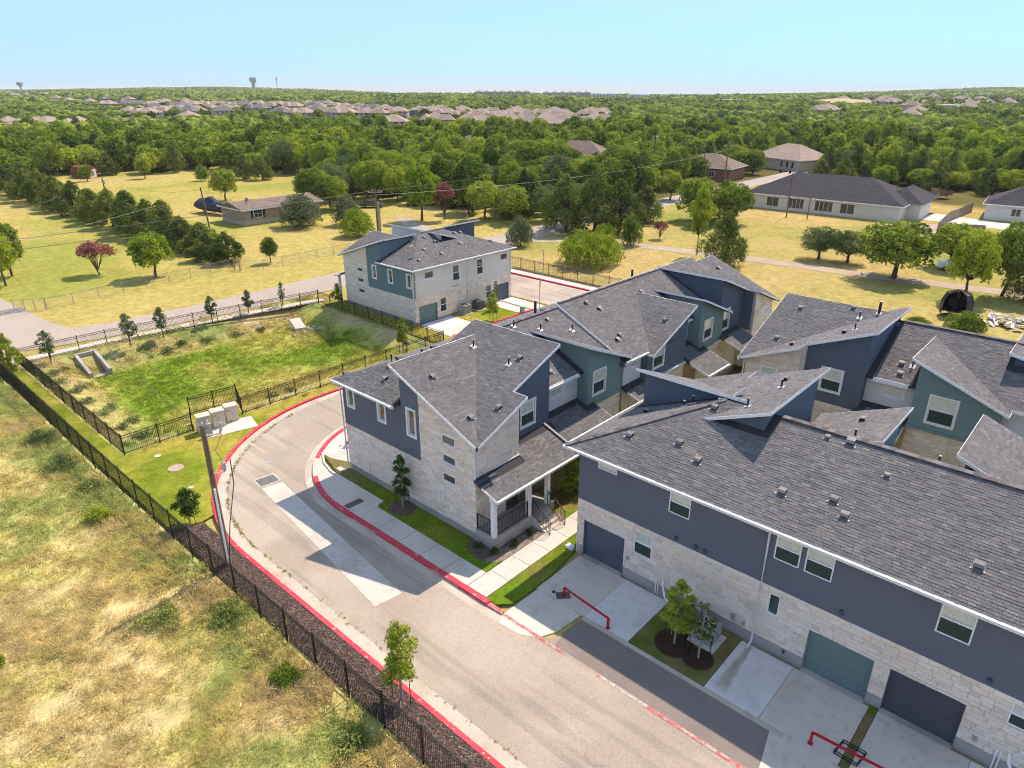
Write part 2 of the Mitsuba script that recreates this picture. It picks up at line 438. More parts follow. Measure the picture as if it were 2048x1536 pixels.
def sheet(key, P, z, m, kind='structure', th=0.06, part=False):
    """A slab with its top at z."""
    mb = MB().poly(P, z - th, z)
    mb.put(key, m)
    if not part:
        tag(key, kind=kind)
    return key


def arc(cx, cy, r, a0, a1, n=28):
    t = np.radians(np.linspace(a0, a1, n))
    return [(cx + r * math.cos(q), cy + r * math.sin(q)) for q in t]


ARC = (-30.4, 27.0)
outer = [(12, 12.7)] + arc(*ARC, 14.3, 270, 180) + [(-44.7, 41.5), (-47.3, 43.6), (-47.3, 55.6), (-59, 55.9), (-72, 57)]
inner = [(-38.5, 54.5), (-38.7, 27)] + arc(*ARC, 8.5, 192, 270, 22) + [(-15.6, 18.5)] + arc(-15.6, 19.6, 1.1, 270, 360, 8)[1:] + [(-14.5, 20.7), (-5.1, 20.7), (-5.1, 18.5), (12, 18.5)]
lane = Polygon(outer + [(-72, 65.6), (-38, 65.6), (-30, 65.6), (-30, 57.8), (-38.5, 57.8)] + inner)
lane = lane.buffer(0)
sheet('lane_asphalt', lane, 0.0, 'm_asphalt')
og = LineString(outer[:34])
outer_gutter = og.buffer(0.62, cap_style=2).intersection(lane)
sheet('gutter_pan', outer_gutter, 0.006, 'm_gutter')
ig = LineString([(-38.7, 36), (-38.7, 27)] + arc(*ARC, 8.5, 192, 270, 22) + [(-17.3, 18.5)])
apron_left = Polygon([(-17.4, 18.5), (-17.2, 17.95), (-16.0, 18.05), (-15.2, 18.5), (-14.85, 19.3), (-14.7, 20.75), (-14.7, 20.9), (-17.35, 20.9)])
sheet('gutter_pan_001', ig.buffer(0.6, cap_style=2).intersection(lane).difference(apron_left), 0.006, 'm_gutter')
sheet('gutter_pan_002', shapely.box(-14.5, 20.68, -5.1, 20.9), 0.03, 'm_gutter')
sheet('driveway_apron', apron_left, 0.012, 'm_slab_tan')
sheet('driveway_apron_001', shapely.box(-5.1, 18.55, 8, 20.9).union(Polygon([(-5.1, 18.55), (-5.6, 20.9), (-5.1, 20.9)])), 0.012, 'm_slab_tan')
sheet('bay_painted_shade', Polygon([(-14.4, 18.62), (-5.12, 18.62), (-5.12, 20.66), (-14.45, 20.66), (-14.6, 19.6)]), 0.006, 'm_bay_painted_shade', th=.006)  # thin sheet over the lane that deepens the shade by colour
# concrete swale with its joints
sw = [(-37.0, 16.75), (-36.75, 18.0), (-22.0, 16.25), (-22.2, 14.8)]
tag('swale', kind='structure')
for k in range(5):
    t0, t1 = k / 5 + .001, (k + 1) / 5 - .001
    lp = lambda a, b, t: (a[0] + (b[0] - a[0]) * t, a[1] + (b[1] - a[1]) * t)
    t0 = max(t0, .085)
    P = Polygon([lp(sw[0], sw[3], t0), lp(sw[0], sw[3], t1), lp(sw[1], sw[2], t1), lp(sw[1], sw[2], t0)])
    sheet(nm('swale__slab'), P, 0.010, 'm_concrete', part=True)
# kerbs: cast in lengths, most of them painted red
tag('kerb', 'red fire lane kerb along the outer curve of the lane', 'kerb', kind='structure')


def kerb(root, pts, side, painted, seg=3.0, w=.22, z1=.15):
    line = LineString(pts)
    n = max(1, int(round(line.length / seg)))
    for k in range(n):
        d0, d1 = line.length * k / n + .004, line.length * (k + 1) / n - .004
        piece = shapely.ops.substring(line, d0, d1)
        P = piece.buffer(w * side, single_sided=True, cap_style=2, join_style=2)
        mb = MB().poly(P, -.05, z1)
        mb.put(nm(f'{root}__segment'), 'm_red_kerb' if painted(piece.interpolate(.5, normalized=True)) else 'm_concrete')


import shapely.ops
kerb('kerb', outer[:32], 1, lambda p: True)
tag('kerb_001', kind='structure')
kerb('kerb_001', [(-38.9, 27)] + arc(*ARC, 8.62, 192, 270, 22) + [(-18.35, 18.38)], 1, lambda p: not (-36.5 < p.x < -34.9 and p.y > 19), 2.4, .27, .155)
sheet('kerb_ramp', Polygon([(-18.34, 18.38), (-17.4, 18.42), (-17.4, 18.6), (-18.34, 18.66)]), 0.09, 'm_red_worn')
tag('kerb_002', kind='structure')
kerb('kerb_002', [(-70, 65.75), (-38, 65.75), (-20, 65.75)], 1, lambda p: True, 4.0)
kerb('kerb_002', [(-58.0, 55.75), (-47.4, 55.6)], -1, lambda p: False, 4.0)
# worn red stripe where there is no kerb
sheet('paint_stripe', shapely.box(-17.5, 18.42, -11.9, 18.58).union(shapely.box(-9.6, 18.42, -4.6, 18.58)).union(shapely.box(-3.2, 18.42, 8, 18.58)).difference(shapely.box(-13.9, 18.3, -12.0, 18.7)), 0.018, 'm_red_worn', th=.004)


def lettering(text, pos, ex, ez, h, m, label):
    key = nm('fire_lane_lettering')
    tm = meshkit.text_mesh(text, h, 0.004)
    v = np.asarray(tm.vertices)
    ex, ez = np.asarray(ex, float), np.asarray(ez, float)
    n = np.cross(ex, ez)
    scene[key] = mikit.ply((np.asarray(pos) + v[:, :1] * ex * .93 + v[:, 1:2] * ez + v[:, 2:] * n, np.asarray(tm.faces)), m)
    tag(key, label, 'lettering', 'fire lane lettering')


FL = 'FIRE LANE - TOW AWAY ZONE'
lettering(FL, (-22.3, 18.375, .025), (1, 0, 0), (0, 0, 1), .105, 'm_white_letter', 'white fire lane lettering on the red kerb nearest the walk')
lettering(FL, (-28.9, 18.375, .025), (1, 0, 0), (0, 0, 1), .105, 'm_white_letter', 'white fire lane lettering on the red kerb by the brown floor tiles')
lettering(FL, (-11.9, 18.44, .020), (1, 0, 0), (0, 1, 0), .12, 'm_white_letter', 'faded white lettering in the worn red stripe opposite the planted bed')
lettering(FL, (-4.75, 18.44, .020), (1, 0, 0), (0, 1, 0), .12, 'm_white_letter', 'faded white lettering in the worn red stripe at the bottom right')
# walks and driveways, slab by slab
tag('sidewalk', kind='structure')
xs = [-28.75, -27.0, -25.25, -23.5, -21.75, -19.95]
for a, b in zip(xs[:-1], xs[1:]):
    sheet(nm('sidewalk__slab'), shapely.box(a + .018, 18.68, b - .018, 20.0), .14, 'm_concrete', th=.14, part=True)
ys = [18.68, 20.3, 21.9, 23.5, 25.1, 26.7, 28.3, 29.9, 31.5, 33.1, 34.7, 36.3, 37.9, 39.5]
for a, b in zip(ys[:-1], ys[1:]):
    sheet(nm('sidewalk__slab'), shapely.box(-19.93, a + .018, -18.68, b - .018), .14, 'm_concrete', th=.14, part=True)
corner = Polygon([(-28.76, 18.68), (-28.76, 20.0), (-29.0, 20.42), (-34.1, 20.42), (-35.4, 20.75), (-36.4, 21.35), (-37.0, 21.7)] + arc(*ARC, 8.34, 219, 270, 14)[:-1] + [(-30, 18.68)]).buffer(0)
sheet('sidewalk__slab_030', corner, .135, 'm_slab_tan', th=.14, part=True)
sheet('kerb_003', LineString([(-28.9, 20.49), (-34.1, 20.49), (-35.4, 20.83), (-36.6, 21.5)]).buffer(.07, cap_style=2), .22, 'm_concrete', th=.2)
TILE = [(-30.31, 18.74), (-30.28, 19.86), (-29.80, 19.88), (-29.82, 18.74)]
tag('warning_tiles', 'brown tactile warning tiles set in the corner ramp', 'tactile paving')
for k in range(4):
    # a strip of four tiles set square to the kerb
    q0, q1 = np.array(TILE[0]), np.array(TILE[1])
    w_ = np.array(TILE[3]) - q0
    a_, b_ = q0 + (q1 - q0) * (k + .03) / 4, q0 + (q1 - q0) * (k + .97) / 4
    mb = MB().poly(Polygon([a_, b_, b_ + w_, a_ + w_]), .12, .146)
    for i in range(5):
        for j in range(5):
            q = a_ + (b_ - a_) * (i + .5) / 5 + w_ * (j + .5) / 5
            mb.box(q[0] - .022, q[0] + .022, q[1] - .022, q[1] + .022, .146, .154)
    mb.put(nm('warning_tiles__tile'), 'm_tile')
mat('m_tile', conc((0.20, 0.13, 0.115), (0.14, 0.095, 0.085)))
tag('driveway', kind='structure')
for a, b, m in ((-17.4, -14.52, 'm_slab_tan'), (-14.5, -12.12, 'm_slab_light'), (-8.42, -6.12, 'm_slab_stained'), (-6.1, -3.12, 'm_slab_tan'), (-2.78, .38, 'm_slab_tan'), (.4, 3, 'm_slab_light'), (3.1, 9, 'm_slab_tan')):
    sheet(nm('driveway__slab'), shapely.box(a, 20.91, b, 24.36), .05, m, th=.1, part=True)
for a, b in ((-17.3, -14.9), (-5.85, -3.35), (-2.77, -.25)):
    sheet(nm('driveway__slab'), shapely.box(a, 24.38, b, 24.62), .10, 'm_old_concrete', th=.15, part=True)
tag('driveway_001', kind='structure')
for q in ((-52.45, 43.4, -47.4, 48.0), (-52.45, 53.6, -47.4, 57.6)):
    sheet(nm('driveway_001__slab'), shapely.box(q[0], q[1], (q[0] + q[2]) / 2 - .005, q[3]), .05, 'm_slab_light', part=True)
    sheet(nm('driveway_001__slab'), shapely.box((q[0] + q[2]) / 2 + .005, q[1], q[2], q[3]), .05, 'm_concrete', part=True)
tag('driveway_002', kind='structure')
for a, b in ((21.5, 27), (27.02, 33), (33.02, 39), (39.02, 45), (45.02, 51)):
    P = shapely.box(-38.5, a, -33.65, b).difference(Point(*ARC).buffer(0.01))
    if a < 22:
        P = P.intersection(Point(*ARC).buffer(8.33)).union(shapely.box(-36.6, 24, -33.65, 27)).difference(corner.buffer(.01)).difference(shapely.box(-50, 10, -30, 21.0))
        P = P.difference(Polygon([(-36.9, 21.0), (-33.6, 21.0), (-33.6, 22.3)]))
    sheet(nm('driveway_002__slab'), P, .13, 'm_concrete', th=.13, part=True)
# mown lawns and planting strips
lawn = Polygon([(-34.9, 12.47), (-35.5, 10.95), (-46.1, 10.95), (-46.1, 17.3), (-49.1, 18.3), (-48.9, 21.6), (-46.1, 20.9), (-46.1, 41.2), (-44.9, 41.2)] + [(x, y) for x, y in (arc(*ARC, 14.47, 180, 251, 24))])
sheet('verge_lawn', lawn.buffer(0), .10, 'm_lawn')
sheet('verge_lawn_001', shapely.box(-70.6, 10.95, -46.1, 12.5), .02, 'm_lawn')
gl = shapely.box(-33.5, 20.0, -20.0, 21.6).union(Polygon([(-36.4, 21.45), (-33.0, 20.5), (-33.0, 21.6), (-33.7, 22.0), (-35.6, 22.2)])).difference(corner.buffer(.02)).difference(LineString([(-28.9, 20.49), (-34.1, 20.49), (-35.4, 20.83), (-36.6, 21.5)]).buffer(.08)).difference(shapely.box(-40, 17, -28.77, 20.45))
bed1 = Polygon([(-22.3, 21.6), (-22.6, 21.35), (-22.3, 20.85), (-21.5, 20.55), (-20.8, 20.5), (-20.2, 20.9), (-19.98, 21.3), (-19.98, 26.6), (-20.9, 26.6), (-20.9, 21.6)])
sheet('house_lawn', gl.difference(bed1), .12, 'm_lawn_green')
sheet('mulch_bed', bed1.intersection(shapely.box(-30, 10, -20.75, 30)), .12, 'm_mulch')
sheet('gravel_bed', bed1.intersection(shapely.box(-20.75, 10, -10, 30)), .12, 'm_gravel')
sheet('grass_strip', Polygon([(-18.66, 18.68), (-18.66, 26.5), (-17.85, 26.5), (-17.78, 24.4), (-17.44, 22), (-17.42, 20.4), (-17.5, 19.2), (-18.0, 18.68)]), .12, 'm_lawn_green')
sheet('courtyard_lawn', shapely.box(-18.66, 26.5, -17.78, 40).union(shapely.box(-22.2, 26.6, -19.95, 60)).union(shapely.box(-18.66, 35.9, 10, 42.4)), .10, 'm_lawn_green')
sheet('planted_bed', shapely.box(-12.1, 20.91, -8.44, 24.5), .06, 'm_bed')
sheet('grass_strip_001', shapely.box(-3.1, 20.91, -2.8, 24.5), .055, 'm_bed')
sheet('mulch_strip', Polygon([(12, 12.54), (12, 10.95), (-35.5, 10.95), (-34.75, 12.5), (-30.4, 12.54)]), .10, 'm_mulch')
sheet('entry_verge', shapely.box(-47.3, 48.05, -52.4, 53.55).union(shapely.box(-58, 57.7, -47.4, 58)).union(Polygon([(-47.4, 48), (-52.4, 48), (-52.4, 53.5), (-47.4, 53.5)])), .10, 'm_lawn')
sheet('entry_verge_001', shapely.box(-66, 41.2, -45.0, 43.35), .06, 'm_lawn')
# the public road, its path and the entrance walk
road = Polygon([(-82.5, 4), (-81.5, 12), (-79.0, 17.5), (-77.0, 22), (-76.5, 32), (-77, 42), (-77.4, 52), (-78.5, 66), (-79, 90), (-80, 130), (-80, 230), (-74, 230), (-73.6, 130), (-72.6, 90), (-72, 68), (-69.5, 66.2), (-69.5, 55.8), (-71, 52), (-70.6, 46), (-71, 32), (-72.2, 22), (-73.2, 16.5), (-75, 12), (-76, 4)])
sheet('road', road, -.01, 'm_road', th=.05)
sheet('road_001', Polygon([(-80.8, 12.6), (-78.2, 19.2), (-82.5, 18.4), (-88, 18.1), (-100, 17.2), (-100, 14.0), (-88, 14.9)]), -.014, 'm_road', th=.04)
sheet('road_002', Polygon([(-76, 80), (-86, 78.5), (-97, 81.5), (-103, 84.5), (-104, 81.5), (-97, 78), (-86, 74.5), (-76, 74)]), -.014, 'm_road', th=.04)
tag('path', kind='structure')
pf = [(12.6, -70.5), (20, -70.2), (28, -69.3), (35, -68.3), (42.6, -67.1)]
pfx = lambda y: float(np.interp(y, [q[0] for q in pf], [q[1] for q in pf]))
for k in range(18):
    y0, y1 = 12.5 + k * 1.66, 12.5 + k * 1.66 + 1.645
    sheet(nm('path__slab'), Polygon([(pfx(y0) - 1.45, y0), (pfx(y0) - .2, y0), (pfx(y1) - .2, y1), (pfx(y1) - 1.45, y1)]), .03, 'm_concrete', part=True)
sheet('path_001', Polygon([(-69, 65.92), (-20, 65.92), (-20, 67.3), (-69, 67.3)]), .13, 'm_concrete', th=.15)
sheet('mulch_strip_001', shapely.box(-62, 67.3, -20, 68.4), .05, 'm_mulch')
trackl = LineString([(-72, 84), (-66, 89.5), (-56, 92.2), (-41, 94.8), (-27, 96.2), (-12, 98.5), (10, 102)])
sheet('dirt_track', trackl.buffer(1.5), -.03, 'm_dirt', th=.03)
sheet('dirt_track_001', Polygon([(-36, 137), (-33, 140), (-24, 145), (-22, 128), (-30, 124)]), -.03, 'm_dirt', th=.03)
sheet('road_003', Polygon([(-32, 146), (-20, 145), (0, 142), (0, 150), (-20, 152), (-31, 155)]), -.02, 'm_concrete', th=.04)

# ---------------------------------------------------------------- townhouse rows
# a row is drawn in its own frame: u along the row from its end wall, v from the porch front to the garage side, z up
UNIT_STONE, UNIT_SHINGLE = [], None
for k in range(4):
    r_ = np.random.default_rng(40 + k)
    c_ = 0.04
    # a hewn block: flat back, bulged front, edges broken
    vb = [(0, 0, 0), (1, 0, 0), (1, 1, 0), (0, 1, 0), (0, 0, .7), (1, 0, .7), (1, 1, .7), (0, 1, .7), (c_, c_ * 2, 1), (1 - c_, c_ * 2, 1), (1 - c_, 1 - c_ * 2, 1), (c_, 1 - c_ * 2, 1)]
    vb = np.array(vb, float)
    vb[8:, 2] += r_.uniform(-.25, .1, 4)
    fb = [(0, 1, 5, 4), (1, 2, 6, 5), (2, 3, 7, 6), (3, 0, 4, 7), (4, 5, 9, 8), (5, 6, 10, 9), (6, 7, 11, 10), (7, 4, 8, 11), (8, 9, 10, 11)]
    UNIT_STONE.append((vb, np.array(fb)))
STONE_PLY = [mikit.ply(x) for x in UNIT_STONE]
sv_ = np.array([(0, 0, 0), (1, 0, 0), (1, 1, 0), (0, 1, 0), (0, 0, 1), (1, 0, 1), (1, 1, .25), (0, 1, .25)], float)
sf_ = np.array([(4, 5, 6, 7), (0, 1, 5, 4), (1, 2, 6, 5), (3, 0, 4, 7)])
SHINGLE_PLY = mikit.ply((sv_, sf_))


def plane_half(d, du, dv, R=200.0):
    """The part of the plan where d + du*u + dv*v > 0, as a polygon; None = nowhere, True = everywhere."""
    L = math.hypot(du, dv)
    if L < 1e-9:
        return True if d > 0 else None
    n = np.array([du, dv]) / L
    p0 = -n * d / L
    t = np.array([-n[1], n[0]])
    return Polygon([p0 - t * R, p0 + t * R, p0 + t * R + n * R, p0 - t * R + n * R])


class Row:
    NAMES = {'m_mortar': 'stone_facing', 'm_foundation': 'foundation', 'm_blue': 'blue_wall', 'm_blue_deep': 'bay_wall', 'm_teal': 'teal_wall', 'm_white_stucco': 'white_wall', 'm_slate': 'slate_wall', 'm_grey_stucco': 'grey_wall'}

    def __init__(s, key, org, eu, ev, zs=1.0):
        s.key = key
        s.M = np.array([[eu[0], ev[0], 0, org[0]], [eu[1], ev[1], 0, org[1]], [0, 0, zs, 0], [0, 0, 0, 1]], float)
        s.walls, s.pieces, s.stones, s.n_st, s.n_sh = {}, [], [], 0, 0
        s.rng = np.random.default_rng(len(key) * 7 + 3)

    def w(s, m):
        return s.walls.setdefault(m, MB())

    def world(s, p):
        return s.M[:3, :3] @ np.asarray(p, float) + s.M[:3, 3]

    # --- walls
    def panel(s, mb, P, P0, es, inn, t, off=0.0, c=None):
        es, inn = np.array([*es, 0.0]), np.array([*inn, 0.0])
        ez = np.array([0, 0, 1.0])
        flip = np.linalg.det(np.stack([es, ez, inn], 1)) < 0
        o = np.array([*P0, 0.0]) + inn * off
        for g in getattr(P, 'geoms', [P]):
            if g.is_empty or g.geom_type != 'Polygon' or g.area < 1e-3:
                continue
            m = trimesh.creation.extrude_polygon(g, t, engine='earcut')
            V = np.asarray(m.vertices)
            F = np.asarray(m.faces)
            mb.add(o + V[:, :1] * es + V[:, 1:2] * ez + V[:, 2:] * inn, F[:, ::-1] if flip else F, c)

    def wall(s, P0, es, inn, regions, holes=(), t=0.22):
        """regions: (polygon in (s, z), material); a material 'stone' gets a mortar bed with stones set on it."""
        H_ = shapely.union_all([shapely.box(*h) for h in holes]) if holes else None
        for P, m in regions:
            if H_ is not None:
                P = P.difference(H_)
            mb, mm = MB(), 'm_mortar' if m == 'stone' else m
            s.panel(mb, P, P0, es, inn, t, .03 if m == 'stone' else .012 if m == 'm_foundation' else 0)
            if not mb.v:
                continue
            key = nm(f'{s.key}__{s.NAMES[mm]}')
            mb.put(key, mm, s.M)
            if m == 'stone':
                s.lay(P, P0, es, inn, key)

    def lay(s, P, P0, es, inn, holder):
        """Random ashlar: courses of three heights, blocks of many lengths."""
        if P.is_empty:
            return
        x0, z0, x1, z1 = P.bounds
        r = s.rng
        z = z0
        while z < z1 - 0.02:
            h = r.choice([0.15, 0.20, 0.26], p=[.3, .4, .3])
            if z1 - z - h < 0.1:
                h = z1 - z
            x = x0 - r.uniform(0, 0.4)
            while x < x1:
                w_ = r.uniform(0.28, 0.85)
                sub = [(x, x + w_, z, z + h)]
                if h > .24 and r.random() < .35:
                    sub = [(x, x + w_, z, z + h * .5), (x, x + w_ * .45, z + h * .5, z + h), (x + w_ * .45, x + w_, z + h * .5, z + h)]
                for a, b, c, d in sub:
                    s.stones.append((a, b, c, d, P, P0, es, inn, holder))
                x += w_
            z += h

    def finish_stones(s, n_ind):
        """Blocks clipped to their walls; the n_ind that show largest are entries of their own."""
        full, rest = [], {}
        byP = {}
        for st in s.stones:
            byP.setdefault(id(st[4]), []).append(st)
        g = 0.006
        for group in byP.values():
            P, P0, es, inn, holder = group[0][4:]
            mb = rest.setdefault(holder, MB())
            shapely.prepare(P)
            boxes = shapely.box(*[np.array([q[i] for q in group]) for i in (0, 2, 1, 3)])
            inside_ = shapely.contains(P, boxes)
            hit = shapely.intersects(P, boxes)
            E, I = np.array([*es, 0.0]), np.array([*inn, 0.0])
            for q, b, ins, h in zip(group, boxes, inside_, hit):
                if not h:
                    continue
                a, b1, c, d = q[:4]
                if not ins:
                    cut = P.intersection(b)
                    if cut.is_empty or cut.area < 0.004:
                        continue
                    if abs(cut.area - shapely.box(*cut.bounds).area) < 1e-6:
                        a, c, b1, d = cut.bounds
                        if b1 - a < .05 or d - c < .04:
                            continue
                    else:
                        col = np.array(STONE[s.rng.integers(6)]) * s.rng.uniform(.9, 1.08)
                        cut = cut.buffer(-g)
                        s.panel(mb, cut, P0, es, inn, 0.05, -0.012, col)
                        continue
                o = np.array([*P0, 0.0]) + E * (a + g) + np.array([0, 0, c + g]) + I * 0.03
                A = np.eye(4)
                A[:3, 0], A[:3, 1], A[:3, 2], A[:3, 3] = E * (b1 - a - 2 * g), [0, 0, d - c - 2 * g], -I * s.rng.uniform(.034, .055), o
                ctr = s.world(o + E * (b1 - a) / 2)
                nw = s.M[:3, :3] @ -I
                dv = EYE - ctr
                face = nw @ dv / np.linalg.norm(dv) / np.linalg.norm(nw)
                full.append(((b1 - a) * (d - c) * max(face, 0) / (dv @ dv), A, holder))
        full.sort(key=lambda x: -x[0])
        for k, (score, A, holder) in enumerate(full):
            ci = int(s.rng.choice(6, p=[.26, .16, .2, .1, .16, .12]))
            var = int(s.rng.integers(4))
            if k < n_ind:
                scene[nm(f'{holder}__stone')] = {**STONE_PLY[var], 'bsdf': {'type': 'ref', 'id': f'm_stone_{ci}'}, 'to_world': T(s.M @ A)}
            else:
                v, f = UNIT_STONE[var]
                v = v @ A[:3, :3].T + A[:3, 3]
                if np.linalg.det(A[:3, :3]) < 0:
                    f = f[:, ::-1]
                rest[holder].add(v, f, np.array(STONE[ci]) * s.rng.uniform(.88, 1.06))
        for holder, mb in rest.items():
            if mb.v:
                k = f'{holder}__small_stone'
                mb.put(k, 'm_stone_mix', s.M)
                tag(k, kind='stuff')

    # --- windows and doors
    def window(s, P0, es, inn, a, b, z0, z1, style='double', trim=0.0, blind=True, tm='m_trim'):
        E, I, O = np.array([*es, 0.0]), np.array([*inn, 0.0]), np.array([*P0, 0.0])

        def bx(mb, a0, a1, c0, c1, d0, d1):
            p = [O + E * x + np.array([0, 0, z]) + I * d for d in (d0, d1) for z in (c0, c1) for x in (a0, a1)]
            f = MB.BF
            if np.linalg.det(np.stack([E, [0, 0, 1], I], 1)) < 0:
                f = f[:, ::-1]
            mb.add(p, f)
        key = nm(f'{s.key}__window')
        fr, w = MB(), 0.055
        for q in ((a, a + w, z0, z1), (b - w, b, z0, z1), (a + w, b - w, z0, z0 + w), (a + w, b - w, z1 - w, z1)):
            bx(fr, *q, 0.02, 0.13)
        zm = z0 + (z1 - z0) * 0.5
        if style == 'double':
            bx(fr, a + w, b - w, zm - .03, zm + .03, 0.025, 0.12)
        if trim:
            for q in ((a - trim, a - .002, z0 - trim, z1 + trim), (b + .002, b + trim, z0 - trim, z1 + trim), (a - .002, b + .002, z0 - trim, z0 - .002), (a - .002, b + .002, z1 + .002, z1 + trim)):
                bx(fr, *q, -0.045, 0.03)
        fr.put(key, 'm_vinyl' if not trim else tm, s.M)
        halves = ((z0 + w, zm - .03), (zm + .03, z1 - w)) if style == 'double' else ((z0 + w, z1 - w),)
        for i, (c0, c1) in enumerate(halves):
            mb = MB()
            p = [O + E * x + np.array([0, 0, z]) + I * (.06 + .02 * (i == 0)) for x, z in ((a + w, c0), (b - w, c0), (b - w, c1), (a + w, c1))]
            mb.add(p, np.array([[0, 1, 2, 3]]))
            mb.put(nm(key + '__pane'), 'm_glass', s.M)
            m2 = MB()
            shade = blind and (i == len(halves) - 1)
            d_ = .035 if style == 'double' and i == 0 else .115   # the lower sash has its insect screen outside
            bx(m2, a + w, b - w, c0, c1, d_, d_ + .02)
            m2.put(nm(key + ('__blind' if shade else '__screen')), 'm_blind' if shade else 'm_screen', s.M)
        return (a, z0, b, z1)

    def garage(s, P0, es, inn, a, b, z0, z1, m, label):
        E, I, O = np.array([*es, 0.0]), np.array([*inn, 0.0]), np.array([*P0, 0.0])
        flip = np.linalg.det(np.stack([E, [0, 0, 1], I], 1)) < 0
        key = nm(f'{s.key}__garage_door')
        tag(key, label)

        def bx(mb, a0, a1, c0, c1, d0, d1):
            p = [O + E * x + np.array([0, 0, z]) + I * d for d in (d0, d1) for z in (c0, c1) for x in (a0, a1)]
            mb.add(p, MB.BF[:, ::-1] if flip else MB.BF)
        tr = MB()
        for q in ((a, a + .05, z0, z1), (b - .05, b, z0, z1), (a + .05, b - .05, z1 - .05, z1)):
            bx(tr, *q, 0.0, 0.2)
        bx(tr, a + .05, b - .05, z0, z0 + .03, .10, .14)
        tr.put(key, m, s.M)
        h = (z1 - .05 - z0 - .03) / 4
        for k in range(4):
            mb = MB()
            bx(mb, a + .05, b - .05, z0 + .03 + k * h + .004, z0 + .03 + (k + 1) * h - .004, .11, .15)
            for j in range(4):
                wj = (b - a - .1) / 4
                bx(mb, a + .05 + j * wj + .09, a + .05 + (j + 1) * wj - .09, z0 + .03 + k * h + .08, z0 + .03 + (k + 1) * h - .08, .103, .112)
            mb.put(nm(key + '__section'), m, s.M)

    # --- roofs
    def roof(s, pts, a, bu=0.0, bv=0.0, fascia=True):
        s.pieces.append((Polygon(pts), a, bu, bv, fascia))

    def zat(s, i, u, v):
        P, a, bu, bv, _ = s.pieces[i]
        return a + bu * u + bv * v

    def finish_roof(s, n_ind):
        ind, s.rk = [], [nm(f'{s.key}__roof') for _ in s.pieces]
        mixes = []
        for i, (P, a, bu, bv, fa) in enumerate(s.pieces):
            deck, fas, mix_ = MB(), MB(), MB()
            mixes.append(mix_)
            m = trimesh.creation.extrude_polygon(P, 0.16, engine='earcut')
            V = np.array(m.vertices)
            V[:, 2] += a + bu * V[:, 0] + bv * V[:, 1] - 0.16
            deck.add(V, np.asarray(m.faces))
            deck.put(s.rk[i], 'm_roof_felt', s.M)
            if fa:
                ring = P.buffer(0.022, join_style=2).difference(P.buffer(-0.004, join_style=2))
                for j, (Q, a2, bu2, bv2, _) in enumerate(s.pieces):
                    if j != i and Q.distance(P) < .03:
                        hp = plane_half(a2 - a + 0.04, bu2 - bu, bv2 - bv)
                        if hp is not None:
                            Q = Q.buffer(.045, join_style=2)
                            ring = ring.difference(Q if hp is True else Q.intersection(hp))
                for g in getattr(ring, 'geoms', [ring]):
                    if g.geom_type != 'Polygon' or g.area < 2e-4:
                        continue
                    m = trimesh.creation.extrude_polygon(g, 0.16, engine='earcut')
                    V = np.array(m.vertices)
                    V[:, 2] += a + bu * V[:, 0] + bv * V[:, 1] - 0.15
                    fas.add(V, np.asarray(m.faces))
                fas.put(f'{s.rk[i]}__fascia', 'm_trim', s.M)
            vis = P
            for j, (Q, a2, bu2, bv2, _) in enumerate(s.pieces):
                if j != i and Q.intersects(vis):
                    hp = plane_half(a2 - a - 0.01, bu2 - bu, bv2 - bv)
                    if hp is None:
                        continue
                    vis = vis.difference(Q if hp is True else Q.intersection(hp))
            vis = vis.buffer(0)
            if vis.is_empty:
                continue
            x0, y0, x1, y1 = vis.bounds
            along_u = abs(bv) > abs(bu)          # courses run along u when the plane falls along v
            gr = bv if along_u else bu
            step = 0.143 / math.sqrt(1 + gr * gr)
            g0, g1, e0, e1 = (y0, y1, x0, x1) if along_u else (x0, x1, y0, y1)
            rows = np.arange(g0, g1, step) if gr > 0 else np.arange(g1, g0, -step)
            R = []
            for gi in rows:
                e = e0 - s.rng.uniform(0, .3)
                n_ = int((e1 - e) / 0.2) + 3
                ws = s.rng.choice([.17, .24, .31, .38], n_)
                xs = e + np.concatenate([[0], np.cumsum(ws)])
                k = np.searchsorted(xs, e1) + 1
                xs = xs[:k + 1]
                ga, gb = (gi, gi + step) if gr > 0 else (gi - step, gi)
                R.append(np.stack([xs[:-1], xs[1:], np.full(len(xs) - 1, ga), np.full(len(xs) - 1, gb)], 1))
            R = np.vstack(R)
            bx = shapely.box(R[:, 0], R[:, 2], R[:, 1], R[:, 3]) if along_u else shapely.box(R[:, 2], R[:, 0], R[:, 3], R[:, 1])
            shapely.prepare(vis)
            ins = shapely.contains(vis, bx)
            hit = shapely.intersects(vis, bx) & ~ins
            col = np.array(SHING)[s.rng.choice(7, len(R), p=[.28, .2, .14, .1, .13, .05, .1])] * s.rng.uniform(.88, 1.10, (len(R), 1))
            mid_ = np.stack([(R[:, 0] + R[:, 1]) / 2, (R[:, 2] + R[:, 3]) / 2, np.full(len(R), i * 9.0)], 1)
            col = col * (.90 + .2 * meshkit.fbm(mid_ * [.55, .55, 1], 3, 7))[:, None]
            # downslope end first
            lo, hi = (R[:, 2], R[:, 3]) if gr > 0 else (R[:, 3], R[:, 2])
            th = s.rng.choice([0.016, 0.026], len(R))
            idx = np.nonzero(ins)[0]

            def P3(e, g, dz):
                u, v = (e, g) if along_u else (g, e)
                return np.stack([u, v, a + bu * u + bv * v + dz], -1)
            r0, r1, l0, h0, t0 = R[idx, 0] + .004, R[idx, 1] - .004, lo[idx], hi[idx], th[idx]
            ov = (h0 - l0) * .25
